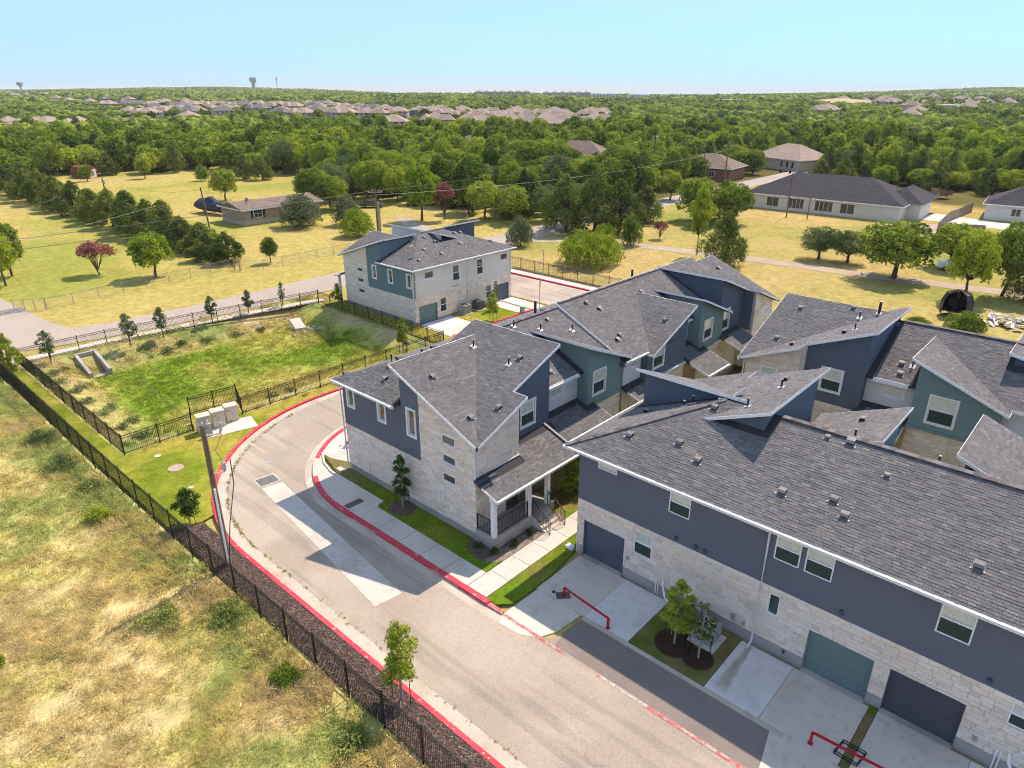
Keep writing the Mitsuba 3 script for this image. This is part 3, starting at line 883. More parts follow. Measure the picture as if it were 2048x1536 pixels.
            q = np.stack([P3(r0, l0, 0 * t0), P3(r1, l0, 0 * t0), P3(r0, l0, t0), P3(r1, l0, t0), P3(r1, h0 + ov, t0 * .1), P3(r0, h0 + ov, t0 * .1), P3(r0, h0, 0 * t0), P3(r1, h0, 0 * t0)], 1)
            F = np.array([[2, 3, 4], [2, 4, 5], [0, 1, 3], [0, 3, 2], [0, 2, 5], [1, 4, 3]])
            if (along_u and gr < 0) or (not along_u and gr > 0):
                F = F[:, ::-1]
            keep = np.ones(len(idx), bool)
            if n_ind:
                ctr = q[:, 2:6].mean(1) @ s.M[:3, :3].T + s.M[:3, 3]
                d2 = ((ctr - EYE) ** 2).sum(1)
                for j in np.argsort(d2)[:n_ind]:
                    ind.append((d2[j], i, j, q[j], mix_, F, col[idx[j]], along_u))
                    keep[j] = False
            qk = q[keep]
            nq = len(qk)
            mix_.add(qk.reshape(-1, 3), (F[None] + 8 * np.arange(nq)[:, None, None]).reshape(-1, 3), np.repeat(col[idx][keep], 8, 0))
            for j in np.nonzero(hit)[0]:
                cut = vis.intersection(bx[j])
                for g in getattr(cut, 'geoms', [cut]):
                    if g.geom_type != 'Polygon' or g.area < 2e-4:
                        continue
                    xy = np.array(shapely.geometry.polygon.orient(g.convex_hull).exterior.coords)[:-1]
                    gg = xy[:, 1] if along_u else xy[:, 0]
                    t = (gg - lo[j]) / (hi[j] - lo[j])
                    z = a + bu * xy[:, 0] + bv * xy[:, 1]
                    n_ = len(xy)
                    top = np.column_stack([xy, z + th[j] * (1 - .75 * np.clip(t, 0, 1))])
                    bot = np.column_stack([xy, z])
                    f = [(0, k, k + 1) for k in range(1, n_ - 1)] + [x for k in range(n_) for x in ((n_ + k, n_ + (k + 1) % n_, (k + 1) % n_), (n_ + k, (k + 1) % n_, k))]
                    mix_.add(np.vstack([top, bot]), np.array(f), col[j])
        ind.sort(key=lambda x: x[0])
        for k, (d2, i, j, q, _, F, c, au) in enumerate(ind):
            if k < n_ind:
                A = np.eye(4)
                A[:3, 0], A[:3, 1], A[:3, 2], A[:3, 3] = q[1] - q[0], q[6] - q[0], q[2] - q[0], q[0]
                ci = int(np.argmin(((np.array(SHING) - c) ** 2).sum(1)))
                scene[nm(f'{s.rk[i]}__shingle')] = {**SHINGLE_PLY, 'bsdf': {'type': 'ref', 'id': f'm_shingle_{ci}'}, 'to_world': T(s.M @ A)}
            else:
                mixes[i].add(q, F, c)
        for i, mb in enumerate(mixes):
            if mb.v:
                mb.put(f'{s.rk[i]}__shingle_course', 'm_shingle_mix', s.M)
                tag(f'{s.rk[i]}__shingle_course', kind='stuff')

    def on_roof(s, i, u, v):
        P, a, bu, bv, _ = s.pieces[i]
        return np.array([u, v, a + bu * u + bv * v + .02]), bu, bv

    def vent(s, i, u, v, k=1.0):
        """A hooded box vent on roof piece i, its mouth facing downslope."""
        k *= .86
        o, bu, bv = s.on_roof(i, u, v)
        up = np.array([bu, bv, 0.0])
        up /= np.linalg.norm(up)
        n = np.array([-bu, -bv, 1.0])
        n /= np.linalg.norm(n)
        up = up - n * (up @ n)
        up /= np.linalg.norm(up)
        sd = np.cross(up, n)
        mb = MB()

        def B(x0, x1, y0, y1, za, zb, c):
            p = [o + sd * x * k + up * y * k + n * z * k for x, y, z in ((x0, y0, 0), (x1, y0, 0), (x1, y1, 0), (x0, y1, 0), (x0, y0, za), (x1, y0, za), (x1, y1, zb), (x0, y1, zb))]
            mb.add(p, np.array([[0, 3, 2, 1], [4, 5, 6, 7], [0, 1, 5, 4], [1, 2, 6, 5], [2, 3, 7, 6], [3, 0, 4, 7]]), c)
        B(-.24, .24, -.22, .26, .012, .012, (0.16, 0.15, 0.15))
        B(-.15, .15, -.12, .17, .15, .13, (0.012, 0.012, 0.014))
        p = [o + sd * x * k + up * y * k + n * z * k for x, y, z in ((-.185, -.17, .13), (.185, -.17, .13), (.185, -.04, .20), (-.185, -.04, .20), (.185, .19, .175), (-.185, .19, .175), (.185, .2, .02), (-.185, .2, .02))]
        c = np.array(((0.22, 0.21, 0.20), (0.17, 0.165, 0.165), (0.27, 0.245, 0.22))[s.rng.integers(3)])
        mb.add(p, np.array([[0, 1, 2, 3], [3, 2, 4, 5], [5, 4, 6, 7]]), c)
        for x in (-.25, .25):
            q = o + sd * x * k - up * .2 * k
            mb.tube([q, q + n * .03], .035 * k, 6, (0.7, 0.7, 0.7))
        mb.put(nm(f'{s.rk[i]}__vent'), 'm_vent_mix', s.M)

    def pipe(s, i, u, v, h=.45, r=.045):
        o, bu, bv = s.on_roof(i, u, v)
        mb = MB()
        mb.tube([o - [0, 0, .05], o + [0, 0, h]], r, 10, (0.03, 0.03, 0.032))
        mb.tube([o + [0, 0, h - .03], o + [0, 0, h]], r * 1.15, 10, (0.5, 0.5, 0.5))
        q = [(u + x, v + y, o[2] + bu * x + bv * y + .012) for x, y in ((-.16, -.16), (.16, -.16), (.16, .16), (-.16, .16))]
        mb.add(q, np.array([[0, 1, 2, 3]]), (0.55, 0.54, 0.53))
        mb.put(nm(f'{s.rk[i]}__vent_pipe'), 'm_vent_mix', s.M)

    def finish(s, n_stone, n_shingle):
        s.finish_stones(n_stone)
        s.finish_roof(n_shingle)

    def part(s, name, mb, m, smooth=False):
        return mb.put(nm(f'{s.key}__{name}'), m, s.M, smooth)

    def pipe_run(s, name, pts, r, m, sides=8):
        return s.part(name, MB().tube(pts, r, sides), m)


mat('m_vent_mix', VC, 0.6, 0.3)
R_ = shapely.box
PG = Polygon
UP, DN = (1, 0), (-1, 0)


def end_wall(r, zt, vb, color, zband, small, tall, far=None, plslope=.41, vk=5.75):
    """The gable-like end of a row: stone under the rising rake, stucco over a stone base beside it."""
    P0, es, inn = ((0, 0), (0, 1), (1, 0)) if far is None else ((far, 0), (0, 1), (-1, 0))
    tz = lambda v: zt + plslope * (v + .55) - .16
    holes = []
    for a, b, c, d in small:
        holes.append(r.window(P0, es, inn, a, b, c, d, 'single', 0, False))
    for a, b, c, d in tall:
        holes.append(r.window(P0, es, inn, a + .1, b - .1, c + .1, d - .1, 'single', .1, False))
    f = .55
    r.wall(P0, es, inn, [
        (PG([(0.0, f), (4.25, f), (4.25, tz(4.25)), (0, tz(0))]), 'stone'),
        (PG([(4.25, f), (vb, f), (vb, zband), (4.25, zband)]), 'stone'),
        (PG([(4.25, zband), (vb, zband), (vb, 6.24), (vk, 6.24), (vk, tz(vk)), (4.25, tz(4.25))]), color),
        (R_(0, 0, vb, f), 'm_foundation')], holes)


def bay(r, u0, u1, v, zfun, upper, win=None, base='stone', zs=3.9, left=None, right=None, lowwin=(), small=False, f=0.55):
    """One bay of the porch front: stucco over stone, with its window; left/right = depth of the side walls that step back."""
    P0, es, inn = (0, v), (1, 0), (0, 1)
    holes = []
    if win:
        a, b, c, d = win
        holes.append(r.window(P0, es, inn, a + .1, b - .1, c + .1, d - .1, 'single' if small else 'double', .1, True))
    for q in lowwin:
        holes.append(r.window(P0, es, inn, *q, 'double', 0, True))
    up_ = PG([(u0, zs), (u1, zs), (u1, zfun(u1)), (u0, zfun(u0))])
    low = R_(u0, f, u1, zs)
    r.wall(P0, es, inn, [(up_, 'stone' if upper == 'stone' else upper), (low, base), (R_(u0, 0, u1, f), 'm_foundation')], holes)
    for u, dep, sg in ((u0, left, 1), (u1, right, -1)):
        if dep:
            m = upper
            r.wall((u, v), (0, 1), (sg, 0), [(R_(.22, zs if m != 'stone' else .0, dep, zfun(u)), m)] + ([(R_(.22, f, min(dep, 1.2), zs), 'stone')] if m != 'stone' else []), ())


def stdroofs(r, L, v_e=11.76, hs_min=5.9, zr=8.6, plv=6.13, plu=6.6, far_hip=True, u_e=.42, pls=.41, ze=6.33):
    w = v_e - 6.3
    sl = (zr - ze) / w
    r.roof([(-u_e, v_e), (L + (u_e if far_hip else 0), v_e), (L + u_e - w if far_hip else L, 6.3), (w - u_e, 6.3)], zr + sl * 6.3, 0, -sl)   # 0 garage side
    r.roof([(-u_e, v_e), (w - u_e, 6.3), (w - u_e, hs_min), (-u_e, hs_min)], ze + sl * u_e, sl, 0)   # 1 hip end
    r.roof([(-.35, -.55), (plu, -.55), (plu, plv), (-.35, plv)], 6.03 + pls * .55, 0, pls)            # 2 rises from the porch front


def meet(r, i, j, keep):
    """Pieces i and j meet in a valley: each keeps the side where it is the higher one (j also what lies beyond the line v = keep)."""
    Pi, ai, bi, ci, fi = r.pieces[i]
    Pj, aj, bj, cj, fj = r.pieces[j]
    hi, hj = plane_half(ai - aj + .03, bi - bj, ci - cj), plane_half(aj - ai + .03, bj - bi, cj - ci)
    big = lambda P: max(getattr(P, 'geoms', [P]), key=lambda g: g.area)
    r.pieces[i] = (big(Pi.intersection(hi)), ai, bi, ci, fi)
    r.pieces[j] = (big(Pj.intersection(hj.union(shapely.box(*keep))).buffer(-.001).buffer(.001, join_style=2)), aj, bj, cj, fj)


# ---- the long row on the left: end unit with the stone gable, then four more units going away
A = Row('townhouse_row', (-22.25, 21.6), (0, 1), (-1, 0))
tag('townhouse_row', 'long blue, teal and white townhouse row with a stone end wall beside the curved lane', 'townhouse', 'townhouses of the new development')
L = 35.9
stdroofs(A, L)
A.roof([(-.35, -.55), (3.45, -.55), (3.45, .5), (7.4, .5), (7.4, 7.3), (-.35, 7.3)], 6.03 + .41 * .35, .41, 0)      # 3 valley partner of 2
A.roof([(3.6, 1.3), (14.42, 1.3), (14.42, 6.32), (3.6, 6.32)], 8.6 - .46 * 6.3, 0, .46)                              # 4 main front, near
A.roof([(14.4, .45), (21.5, .45), (21.5, 1.3), (33, 1.3), (33, 6.5), (14.4, 6.5)], 8.78 - .46 * 6.3, 0, .46)         # 5 main front, far
A.roof([(10.4, .5), (15.0, .5), (15.0, 5.6), (10.4, 5.6)], 8.2 + .41 * 10.4, -.41, 0)                                # 6 teal bay
A.roof([(16.9, -.05), (22.4, -.05), (22.4, 5.4), (16.9, 5.4)], 6.1 - .41 * 17.2, .41, 0)                             # 7 blue bay
A.roof([(24.4, .3), (29.15, .3), (29.15, 5.4), (24.4, 5.4)], 8.12 + .41 * 24.4, -.41, 0)                             # 8 second teal bay
A.roof([(27.9, .5), (32.1, .5), (32.1, -.6), (36.3, -.6), (36.3, 6.6), (27.9, 6.6)], 5.75 + .38 * 36.3, -.38, 0)     # 9 far end, falling away
A.roof([(28.4, -.6), (36.3, -.6), (36.3, 6.05), (28.4, 6.05)], 5.8 + .42 * .55, 0, .42)                              # 10 far end, rising from the front
A.roof([(-.1, -1.65), (6.6, -1.65), (6.6, .95), (3.4, .95), (3.4, 0), (-.1, 0)], 3.3 + .38 * 1.65, 0, .38)           # 11 porch roofs
A.roof([(6.75, -1.0), (11.6, -1.0), (11.6, .95), (10.9, .95), (10.9, 1.75), (6.75, 1.75)], 3.36 + .36 * .95, 0, .36)
A.roof([(14.7, -.75), (18.3, -.75), (18.3, .45), (16.9, .45), (16.9, .95), (14.7, .95)], 3.45 + .38 * .75, 0, .38)
A.roof([(22.2, -1.6), (25.5, -1.6), (25.5, .65), (24.8, .65), (24.8, 1.75), (22.2, 1.75)], 3.3 + .38 * 1.6, 0, .38)
A.roof([(28.3, -1.6), (31.6, -1.6), (31.6, .95), (28.3, .95)], 3.3 + .38 * 1.6, 0, .38)
meet(A, 2, 3, (4.3, 6.0, 7.5, 7.4))
meet(A, 10, 9, (27.8, 5.6, 33.5, 6.7))
end_wall(A, 6.03, 11.35, 'm_blue', 3.38, [(1.45, 2.5, 5.15, 5.72), (1.45, 2.5, 4.0, 4.55), (1.5, 2.55, 2.82, 3.38)],
         [(10.15, 10.95, 4.65, 6.0), (7.15, 7.95, 4.65, 6.0), (4.5, 5.32, 4.62, 6.4)])
pr_ = lambda u: 6.03 + .41 * (u + .35) - .16
bay(A, 0, 3.4, 0, pr_, 'stone', None, lowwin=[(1.25, 2.0, 1.7, 2.9)], right=.95)
A.wall((0, 0), (1, 0), (0, 1), [(R_(1.2, 4.9, 1.21, 4.91), 'm_mortar')])
bay(A, 3.4, 7.1, .95, pr_, 'm_blue_deep', (4.55, 5.9, 4.7, 6.35), right=6.3)
bay(A, 7.1, 10.9, 1.75, lambda u: 6.1, 'm_white_stucco', (8.15, 9.5, 5.05, 5.75), small=True)
t_ = lambda u: 8.2 - .41 * (u - 10.4) - .16
bay(A, 10.9, 14.65, .95, t_, 'm_teal', (11.4, 12.85, 4.45, 6.2), left=4.7)
bay(A, 14.9, 17.0, .95, lambda u: 6.1, 'm_white_stucco', (15.75, 16.85, 5.05, 5.75), small=True, left=.8)
b_ = lambda u: 6.1 + .41 * (u - 17.2) - .16
bay(A, 17.0, 22.2, .45, lambda u: max(b_(u), 5.9), 'm_blue_deep', (17.7, 19.2, 4.5, 6.2), left=.5, right=4.8)
bay(A, 22.2, 24.8, 1.75, lambda u: 6.1, 'm_white_stucco')
t4 = lambda u: 8.12 - .41 * (u - 24.4) - .16
bay(A, 24.8, 28.6, .75, t4, 'm_teal', (25.4, 26.85, 4.5, 6.2), left=4.6)
e_ = lambda u: 5.75 + .38 * (36.3 - u) - .16
bay(A, 28.3, 32.2, .95, e_, 'm_blue_deep', (28.75, 30.1, 4.4, 6.2), left=5.2)
bay(A, 32.2, 35.8, -.2, e_, 'stone', (33.7, 34.85, 4.75, 5.45), small=True)
A.wall((32.2, -.2), (0, 1), (1, 0), [(R_(.22, 3.9, 1.15, e_(32.2)), 'm_blue_deep'), (R_(.22, .55, 1.15, 3.9), 'stone')])
A.wall((0, 11.35), (1, 0), (0, -1), [(R_(0, 0, 35.8, 3.38), 'm_mortar'), (R_(0, 3.38, 35.8, 6.05), 'm_blue')])
A.wall((35.8, 0), (0, 1), (-1, 0), [(R_(0, 0, 11.35, 3.38), 'm_mortar'), (R_(0, 3.38, 11.35, 6.0), 'm_blue')])
# walls that stand on the roof under the high edges
A.wall((0, 5.75), (1, 0), (0, -1), [(R_(0, 5.9, 6.7, 8.5), 'm_blue')])
A.wall((0, 7.15), (1, 0), (0, -1), [(PG([(2, 5.9), (7.1, 5.9), (7.1, pr_(7.1)), (2, pr_(2))]), 'm_blue')])
A.wall((28.2, 5.7), (1, 0), (0, -1), [(R_(0, 5.9, 7.6, 8.2), 'm_blue')])
A.wall((14.35, .6), (0, 1), (1, 0), [(PG([(0, 5.7), (5.7, 5.7), (5.7, 8.35), (0, 5.75)]), 'm_blue_deep')])
# ledges under the bays
for u0, u1, v in ((10.9, 14.65, .95), (17.0, 22.2, .45), (24.8, 28.6, .75)):
    A.part('ledge', MB().box(u0 - .05, u1 + .05, v - .1, v + .05, 3.86, 4.0), 'm_teal')
for u0, u1, v in ((19.4, 22.2, .45), (27.2, 28.6, .75)):
    A.part('ledge', MB().box(u0, u1 + .04, v - .17, v + .02, 3.82, 3.92), 'm_trim')
for u0, u1, v, z in ((-.1, 6.6, -1.72, 3.2), (6.75, 11.6, -1.07, 3.27), (22.2, 25.5, -1.67, 3.2), (28.3, 31.6, -1.67, 3.2), (7.4, 10.4, 1.24, 6.13), (14.9, 17.0, .38, 6.0), (22.4, 24.4, 1.24, 6.4)):
    A.part('gutter', MB().box(u0, u1, v - .05, v + .06, z - .03, z + .09), 'm_gutter_metal')
A.part('gutter', MB().box(-.53, -.43, 5.9, 11.78, 6.2, 6.32), 'm_gutter_metal')
A.pipe_run('downspout', [(-.48, 11.5, 6.2), (-.12, 11.42, 5.8), (-.08, 11.42, .5), (-.1, 11.42, .2), (-.5, 11.42, .1)], .05, 'm_gutter_metal')
A.pipe_run('downspout', [(-.09, -.09, 5.85), (-.09, -.09, 3.95)], .045, 'm_gutter_metal')
A.part('flashing', MB().box(-.12, 1.25, -.42, -.06, 3.79, 3.86), 'm_flash_dark')
A.part('flashing', MB().beam((6.67, -1.65, 3.42), (6.67, 1.75, 4.62), .16, .1), 'm_flash_dark')
A.part('flashing', MB().beam((1.3, -.05, 4.0), (3.4, -.05, 4.0), .08, .07), 'm_flash')
# porch of the end unit
pc = MB().box(-.05, 4.9, -1.38, -.01, .02, .86)
A.part('porch_floor', pc, 'm_old_concrete')
for u in (.12, 2.85, 4.45):
    A.part('porch_column', MB().box(u - .12, u + .12, -1.34, -1.1, .86, 3.28), 'm_trim')
A.part('porch_beam', MB().box(-.05, 4.9, -1.36, -1.08, 3.06, 3.27), 'm_trim')
A.part('front_door', MB().box(2.35, 3.3, -.05, .03, .87, 2.95), 'm_door')
for k in range(5):
    A.part('step', MB().box(3.0, 4.3, -1.38 - .26 * (k + 1), -1.38 - .26 * k, .02, .86 - .168 * (k + 1)), 'm_concrete')


def railing(r, p, q, h=.95, sp=.11):
    mb = MB()
    p, q = np.array(p, float), np.array(q, float)
    n = max(2, int(np.linalg.norm((q - p)[:2]) / sp))
    mb.beam(p + [0, 0, h], q + [0, 0, h], .04, .04)
    mb.beam(p + [0, 0, .1], q + [0, 0, .1], .03, .03)
    for k in range(n + 1):
        a = p + (q - p) * k / n
        mb.box(a[0] - .009, a[0] + .009, a[1] - .009, a[1] + .009, a[2] + .1, a[2] + h)
    for a in (p, q):
        mb.box(a[0] - .02, a[0] + .02, a[1] - .02, a[1] + .02, a[2], a[2] + h + .03)
    return r.part('railing', mb, 'm_black')


railing(A, (.28, -1.28, .86), (2.7, -1.28, .86))
railing(A, (.06, -1.05, .86), (.06, -.06, .86))
railing(A, (3.0, -1.4, .86), (3.0, -2.65, .05))
railing(A, (4.3, -1.4, .86), (4.3, -2.65, .05))
railing(A, (4.55, -1.28, .86), (4.85, -1.28, .86))
A.finish(300, 300)
for u, v in ((1.2, 4.3), (.9, 1.1)):
    A.vent(2, u, v)
for u, v in ((2.2, .35), (5.6, 1.9)):
    A.vent(3, u, v)
A.vent(1, .9, 8.2)
A.pipe(2, 5.3, 5.3)
A.pipe(3, 5.0, 2.2)
for u, v in ((-.1, 11.2), (2.6, 8.75), (3.7, 7.7), (4.2, 7.4), (13.5, 6.6), (16, 6.7), (17.5, 6.6), (19, 6.8), (22, 6.7), (24, 6.6), (25.5, 6.8), (26.2, 6.6)):
    A.vent(0, max(u, 0.4), v + .25)
A.pipe(0, 2.0, 8.9, .5)
A.pipe(0, 12.6, 6.75, .95, .09)
A.pipe(0, 24.3, 6.75, .95, .09)
A.vent(4, 8.6, 2.1)
A.vent(4, 12.5, 5.6, .8)
for u, v in ((11.2, 5.1), (13.4, 4.2), (9.6, 6.0)):
    A.pipe(4, u, v)
for u, v in ((15.7, 2.1), (16.3, 2.35), (17.3, 4.8), (16.8, 5.6), (22.8, 4.9)):
    A.vent(5, u, v)
A.vent(7, 20.2, 1.2)
A.vent(10, 34.5, 4.5)
A.vent(9, 33.8, 1.5)
A.part('ridge_cap', MB().beam((5, 6.3, 8.63), (14.3, 6.3, 8.63), .3, .05), 'm_ridge_cap')
A.part('ridge_cap', MB().beam((14.6, 6.4, 8.86), (27.8, 6.4, 8.86), .3, .05), 'm_ridge_cap')

# ---- the near row on the right: its garage side faces the lane
Cw = Row('townhouse_row_001', (-17.77, 35.9), (1, 0), (0, -1))
tag('townhouse_row_001', 'near townhouse row with blue upper wall and three garages in cream stone', 'townhouse', 'townhouses of the new development')
_used['townhouse_row'] = 3
L = 26.0
stdroofs(Cw, L, 11.78, 4.25, plu=7.4, far_hip=False, u_e=.6)
Cw.roof([(-.35, -.55), (3.45, -.55), (3.45, .5), (7.65, .5), (7.65, 7.75), (-.35, 7.75)], 6.03 + .41 * .35, .41, 0)     # 3
Cw.roof([(4.5, 1.3), (26, 1.3), (26, 6.32), (4.5, 6.32)], 8.6 - .46 * 6.3, 0, .46)                                        # 4
Cw.roof([(7.7, .4), (11.7, .4), (11.7, 5.1), (7.7, 5.1)], 8.3 - .41 * 11.7, .41, 0)                                      # 5
Cw.roof([(14.4, -.85), (19.2, -.85), (19.2, 4.4), (14.4, 4.4)], 8.35 + .41 * 14.4, -.41, 0)                              # 6
Cw.roof([(11.9, -1.2), (14.3, -1.2), (14.3, 1.3), (11.9, 1.3)], 3.4 + .36 * 1.2, 0, .36)
meet(Cw, 2, 3, (4.3, 6.0, 7.8, 7.9))
P0, es, inn = (0, 11.37), (1, 0), (0, -1)
hol = [(.45, .05, 2.9, 2.22), (11.9, .03, 14.42, 2.15), (15.0, .03, 17.52, 2.15)]
Cw.garage(P0, es, inn, *[hol[0][k] for k in (0, 2, 1, 3)], 'm_garage_blue', 'blue garage door nearest the walk')
Cw.garage(P0, es, inn, *[hol[1][k] for k in (0, 2, 1, 3)], 'm_garage_teal', 'teal garage door')
Cw.garage(P0, es, inn, *[hol[2][k] for k in (0, 2, 1, 3)], 'm_garage_dark', 'dark slate garage door')
for q in ((1.08, 2.2, 5.5, 6.0, 'single'), (5.05, 6.12, 4.78, 6.0, 'double'), (9.98, 11.02, 4.72, 6.02, 'double'), (11.22, 12.3, 4.72, 6.02, 'double'), (15.95, 17.05, 4.6, 6.0, 'double'),
          (3.42, 4.42, 1.72, 3.05, 'double'), (10.08, 10.58, 1.95, 3.02, 'single'), (18.7, 19.6, 2.2, 3.2, 'double')):
    hol.append(Cw.window(P0, es, inn, q[0], q[1], q[2], q[3], q[4], 0, q[2] > 4.5 or q[4] == 'double'))
f = .6
Cw.wall(P0, es, inn, [(R_(0, f, L, 3.36), 'stone'), (R_(0, 3.36, L, 6.24), 'm_blue'), (R_(0, -.1, L, f), 'm_foundation')], hol)
Cw.wall((0, 0), (0, 1), (1, 0), [(PG([(0, .0), (4.25, 0), (4.25, 7.8), (0, 6.0)]), 'm_mortar'), (PG([(4.25, 3.36), (11.37, 3.36), (11.37, 6.24), (5.75, 6.24), (5.75, 8.4), (4.25, 7.8)]), 'm_blue'), (R_(4.25, .0, 11.37, 3.36), 'stone')])
c_ = lambda u: 6.03 + .41 * (u + .35) - .16
bay(Cw, 0, 3.4, 0, c_, 'm_mortar', base='m_mortar')
bay(Cw, 3.4, 7.3, .95, c_, 'm_blue_deep', base='m_mortar', right=6.3)
bay(Cw, 7.3, 8.0, 1.75, lambda u: 6.1, 'm_white_stucco', base='m_mortar')
bay(Cw, 8.0, 11.4, .9, lambda u: 8.3 + .41 * (u - 11.7) - .16, 'm_teal', base='m_mortar', right=4.2)
bay(Cw, 11.4, 14.6, 1.75, lambda u: 6.1, 'm_white_stucco', base='m_mortar')
bay(Cw, 14.75, 19, -.4, lambda u: 8.35 - .41 * (u - 14.4) - .16, 'm_blue_deep', base='m_mortar', left=4.6)
Cw.wall((0, 5.75), (1, 0), (0, -1), [(R_(0, 5.9, 7.3, 8.55), 'm_blue_deep')])
Cw.wall((0, 7.35), (1, 0), (0, -1), [(PG([(1, 5.9), (7.3, 5.9), (7.3, c_(7.3)), (1, c_(1))]), 'm_blue_deep')])
Cw.wall((L, 0), (0, 1), (-1, 0), [(PG([(1.7, 0), (11.37, 0), (11.37, 6), (6.3, 8.3), (1.7, 6.1)]), 'm_blue')])
Cw.part('gutter', MB().box(-.65, L, 11.79, 11.9, 6.2, 6.32), 'm_gutter_metal')
Cw.part('gutter', MB().box(-.72, -.61, 4.25, 11.9, 6.2, 6.32), 'm_gutter_metal')
Cw.pipe_run('downspout', [(9.72, 11.84, 6.2), (9.72, 11.47, 5.95), (9.72, 11.46, .35), (9.72, 11.52, .22), (9.74, 11.9, .14)], .052, 'm_gutter_metal')
Cw.part('hip_cap', MB().beam((-.6, 11.78, 6.36), (4.88, 6.3, 8.63), .26, .04), 'm_ridge_cap')
Cw.part('ridge_cap', MB().beam((7.7, 6.3, 8.63), (26, 6.3, 8.63), .32, .05), 'm_ridge_cap')
for u, z in ((5.6, 3.62), (6.6, 3.62), (7.05, 3.62), (12.9, 3.66), (17.9, 3.62)):
    Cw.part('dryer_hood', MB().box(u - .07, u + .07, 11.38, 11.46, z - .1, z + .09), 'm_flash_dark')
for u, z, w_, h_, m in ((3.18, 1.25, .14, .2, 'm_vent'), (8.75, .95, .2, .3, 'm_ac'), (9.25, .85, .13, .2, 'm_vent'), (9.35, 1.95, .34, .4, 'm_cabinet'), (18.05, .95, .14, .18, 'm_vent'), (11.1, .45, .1, .12, 'm_flash_dark')):
    Cw.part('wall_box', MB().box(u - w_ / 2, u + w_ / 2, 11.37, 11.46, z - h_ / 2, z + h_ / 2), m)
for u in (4.85, 4.98, 18.75, 18.88):
    Cw.pipe_run('conduit', [(u, 11.44, .05), (u, 11.44, .85), (u, 11.34, .95)], .025, 'm_vinyl')
for u in (5.2, 19.1):
    Cw.pipe_run('line_set', [(u, 11.42, 1.05), (u + .05, 11.5, .75), (u + .35, 11.75, .35), (u + 1.1, 11.8, .12)], .05, 'm_vinyl')
Cw.finish(300, 300)
for x, y, k in ((-15.82, 25.85, 1), (-13.45, 26.39, 1), (-12.2, 25.85, 1), (-8.31, 25.84, 1), (-6.42, 26.33, 1), (-5.8, 25.81, 1), (-5.14, 28.25, .7), (-1.23, 25.78, 1), (-13.1, 28.9, 1), (-6.98, 29.3, 1.1), (-7.91, 29.2, .7)):
    Cw.vent(0, x + 17.77, 35.9 - y, k)
Cw.vent(1, 1.1, 7.2)
Cw.vent(3, 4.2, 3.0)
Cw.vent(3, 6.1, 2.2)
Cw.pipe(3, 6.4, 3.5)
Cw.pipe(3, 6.0, 6.4)
Cw.pipe(1, 3.2, 6.4)
Cw.pipe(1, 2.9, 6.7, .3)
Cw.vent(5, 10.0, 2.0)
for u in (8.6, 9.5, 10.4):
    Cw.pipe(5, u, 4.5)
Cw.pipe(4, 14.0, 5.8, .35)

# ---- the row behind it, its porch side facing the near row
Er = Row('townhouse_row_002', (-17.5, 42.45), (1, 0), (0, 1))
tag('townhouse_row_002', 'right-hand townhouse row behind the near roof, with sloping blue and teal bays', 'townhouse', 'townhouses of the new development')
L = 28.0
stdroofs(Er, L, 11.76, 5.9, plv=6.5, plu=7.4, far_hip=False)
Er.roof([(-.4, -.5), (3.5, -.5), (3.5, .45), (7.5, .45), (7.5, 7.4), (-.4, 7.4)], 6.0 + .42 * .4, .42, 0)      # 3
Er.roof([(5, 1.25), (28, 1.25), (28, 6.32), (5, 6.32)], 8.6 - .46 * 6.3, 0, .46)                              # 4
Er.roof([(9.55, .45), (14.7, .45), (14.7, 6.0), (9.55, 6.0)], 8.25 + .4 * 9.55, -.4, 0)                       # 5
Er.roof([(13.6, 4.0), (20, 4.0), (20, 8.2), (13.6, 8.2)], 8.6 + .2 * 13.6, -.2, 0)                            # 6
Er.roof([(6.9, -1.4), (9.9, -1.4), (9.9, .95), (9.9, 1.75), (6.9, 1.75)], 3.3 + .36 * 1.4, 0, .36)
Er.roof([(14.2, -1.4), (17.5, -1.4), (17.5, 1.75), (14.2, 1.75)], 3.3 + .36 * 1.4, 0, .36)
meet(Er, 2, 3, (4.3, 6.3, 7.6, 7.5))
q_ = lambda u: 6.0 + .42 * (u + .4) - .16
end_wall(Er, 6.03, 11.35, 'm_blue', 3.38, [], [])
bay(Er, 0, 3.5, 0, q_, 'stone', (1.0, 2.2, 5.05, 5.75), right=.95, small=True)
bay(Er, 3.5, 7.1, .95, q_, 'm_blue_deep', (4.55, 5.95, 4.65, 6.3), right=6)
bay(Er, 7.1, 9.95, 1.75, lambda u: 6.1, 'm_white_stucco', (8.1, 9.35, 5.05, 5.75), small=True)
tt = lambda u: 8.25 - .4 * (u - 9.55) - .16
bay(Er, 9.95, 14.3, .95, tt, 'm_teal', (10.75, 12.3, 4.35, 6.2), left=5)
bay(Er, 14.3, 28, 1.75, lambda u: 6.1, 'm_white_stucco')
Er.wall((13.9, 4.5), (1, 0), (0, 1), [(PG([(0, 6), (6, 6), (6, 7.1), (0, 8.35)]), 'm_blue_deep')])
Er.wall((13.9, 4.5), (0, 1), (1, 0), [(R_(.2, 6, 3.5, 8.35), 'm_blue_deep')])
Er.wall((0, 11.35), (1, 0), (0, -1), [(R_(0, 0, L, 3.38), 'm_mortar'), (R_(0, 3.38, L, 6.05), 'm_blue')])
Er.wall((0, 5.9), (1, 0), (0, -1), [(R_(0, 5.9, 7.3, 8.6), 'm_blue')])
Er.part('gutter', MB().box(7.5, 9.5, 1.12, 1.23, 6.02, 6.14), 'm_gutter_metal')
Er.part('ledge', MB().box(9.9, 14.35, .85, 1.0, 3.86, 4.0), 'm_teal')
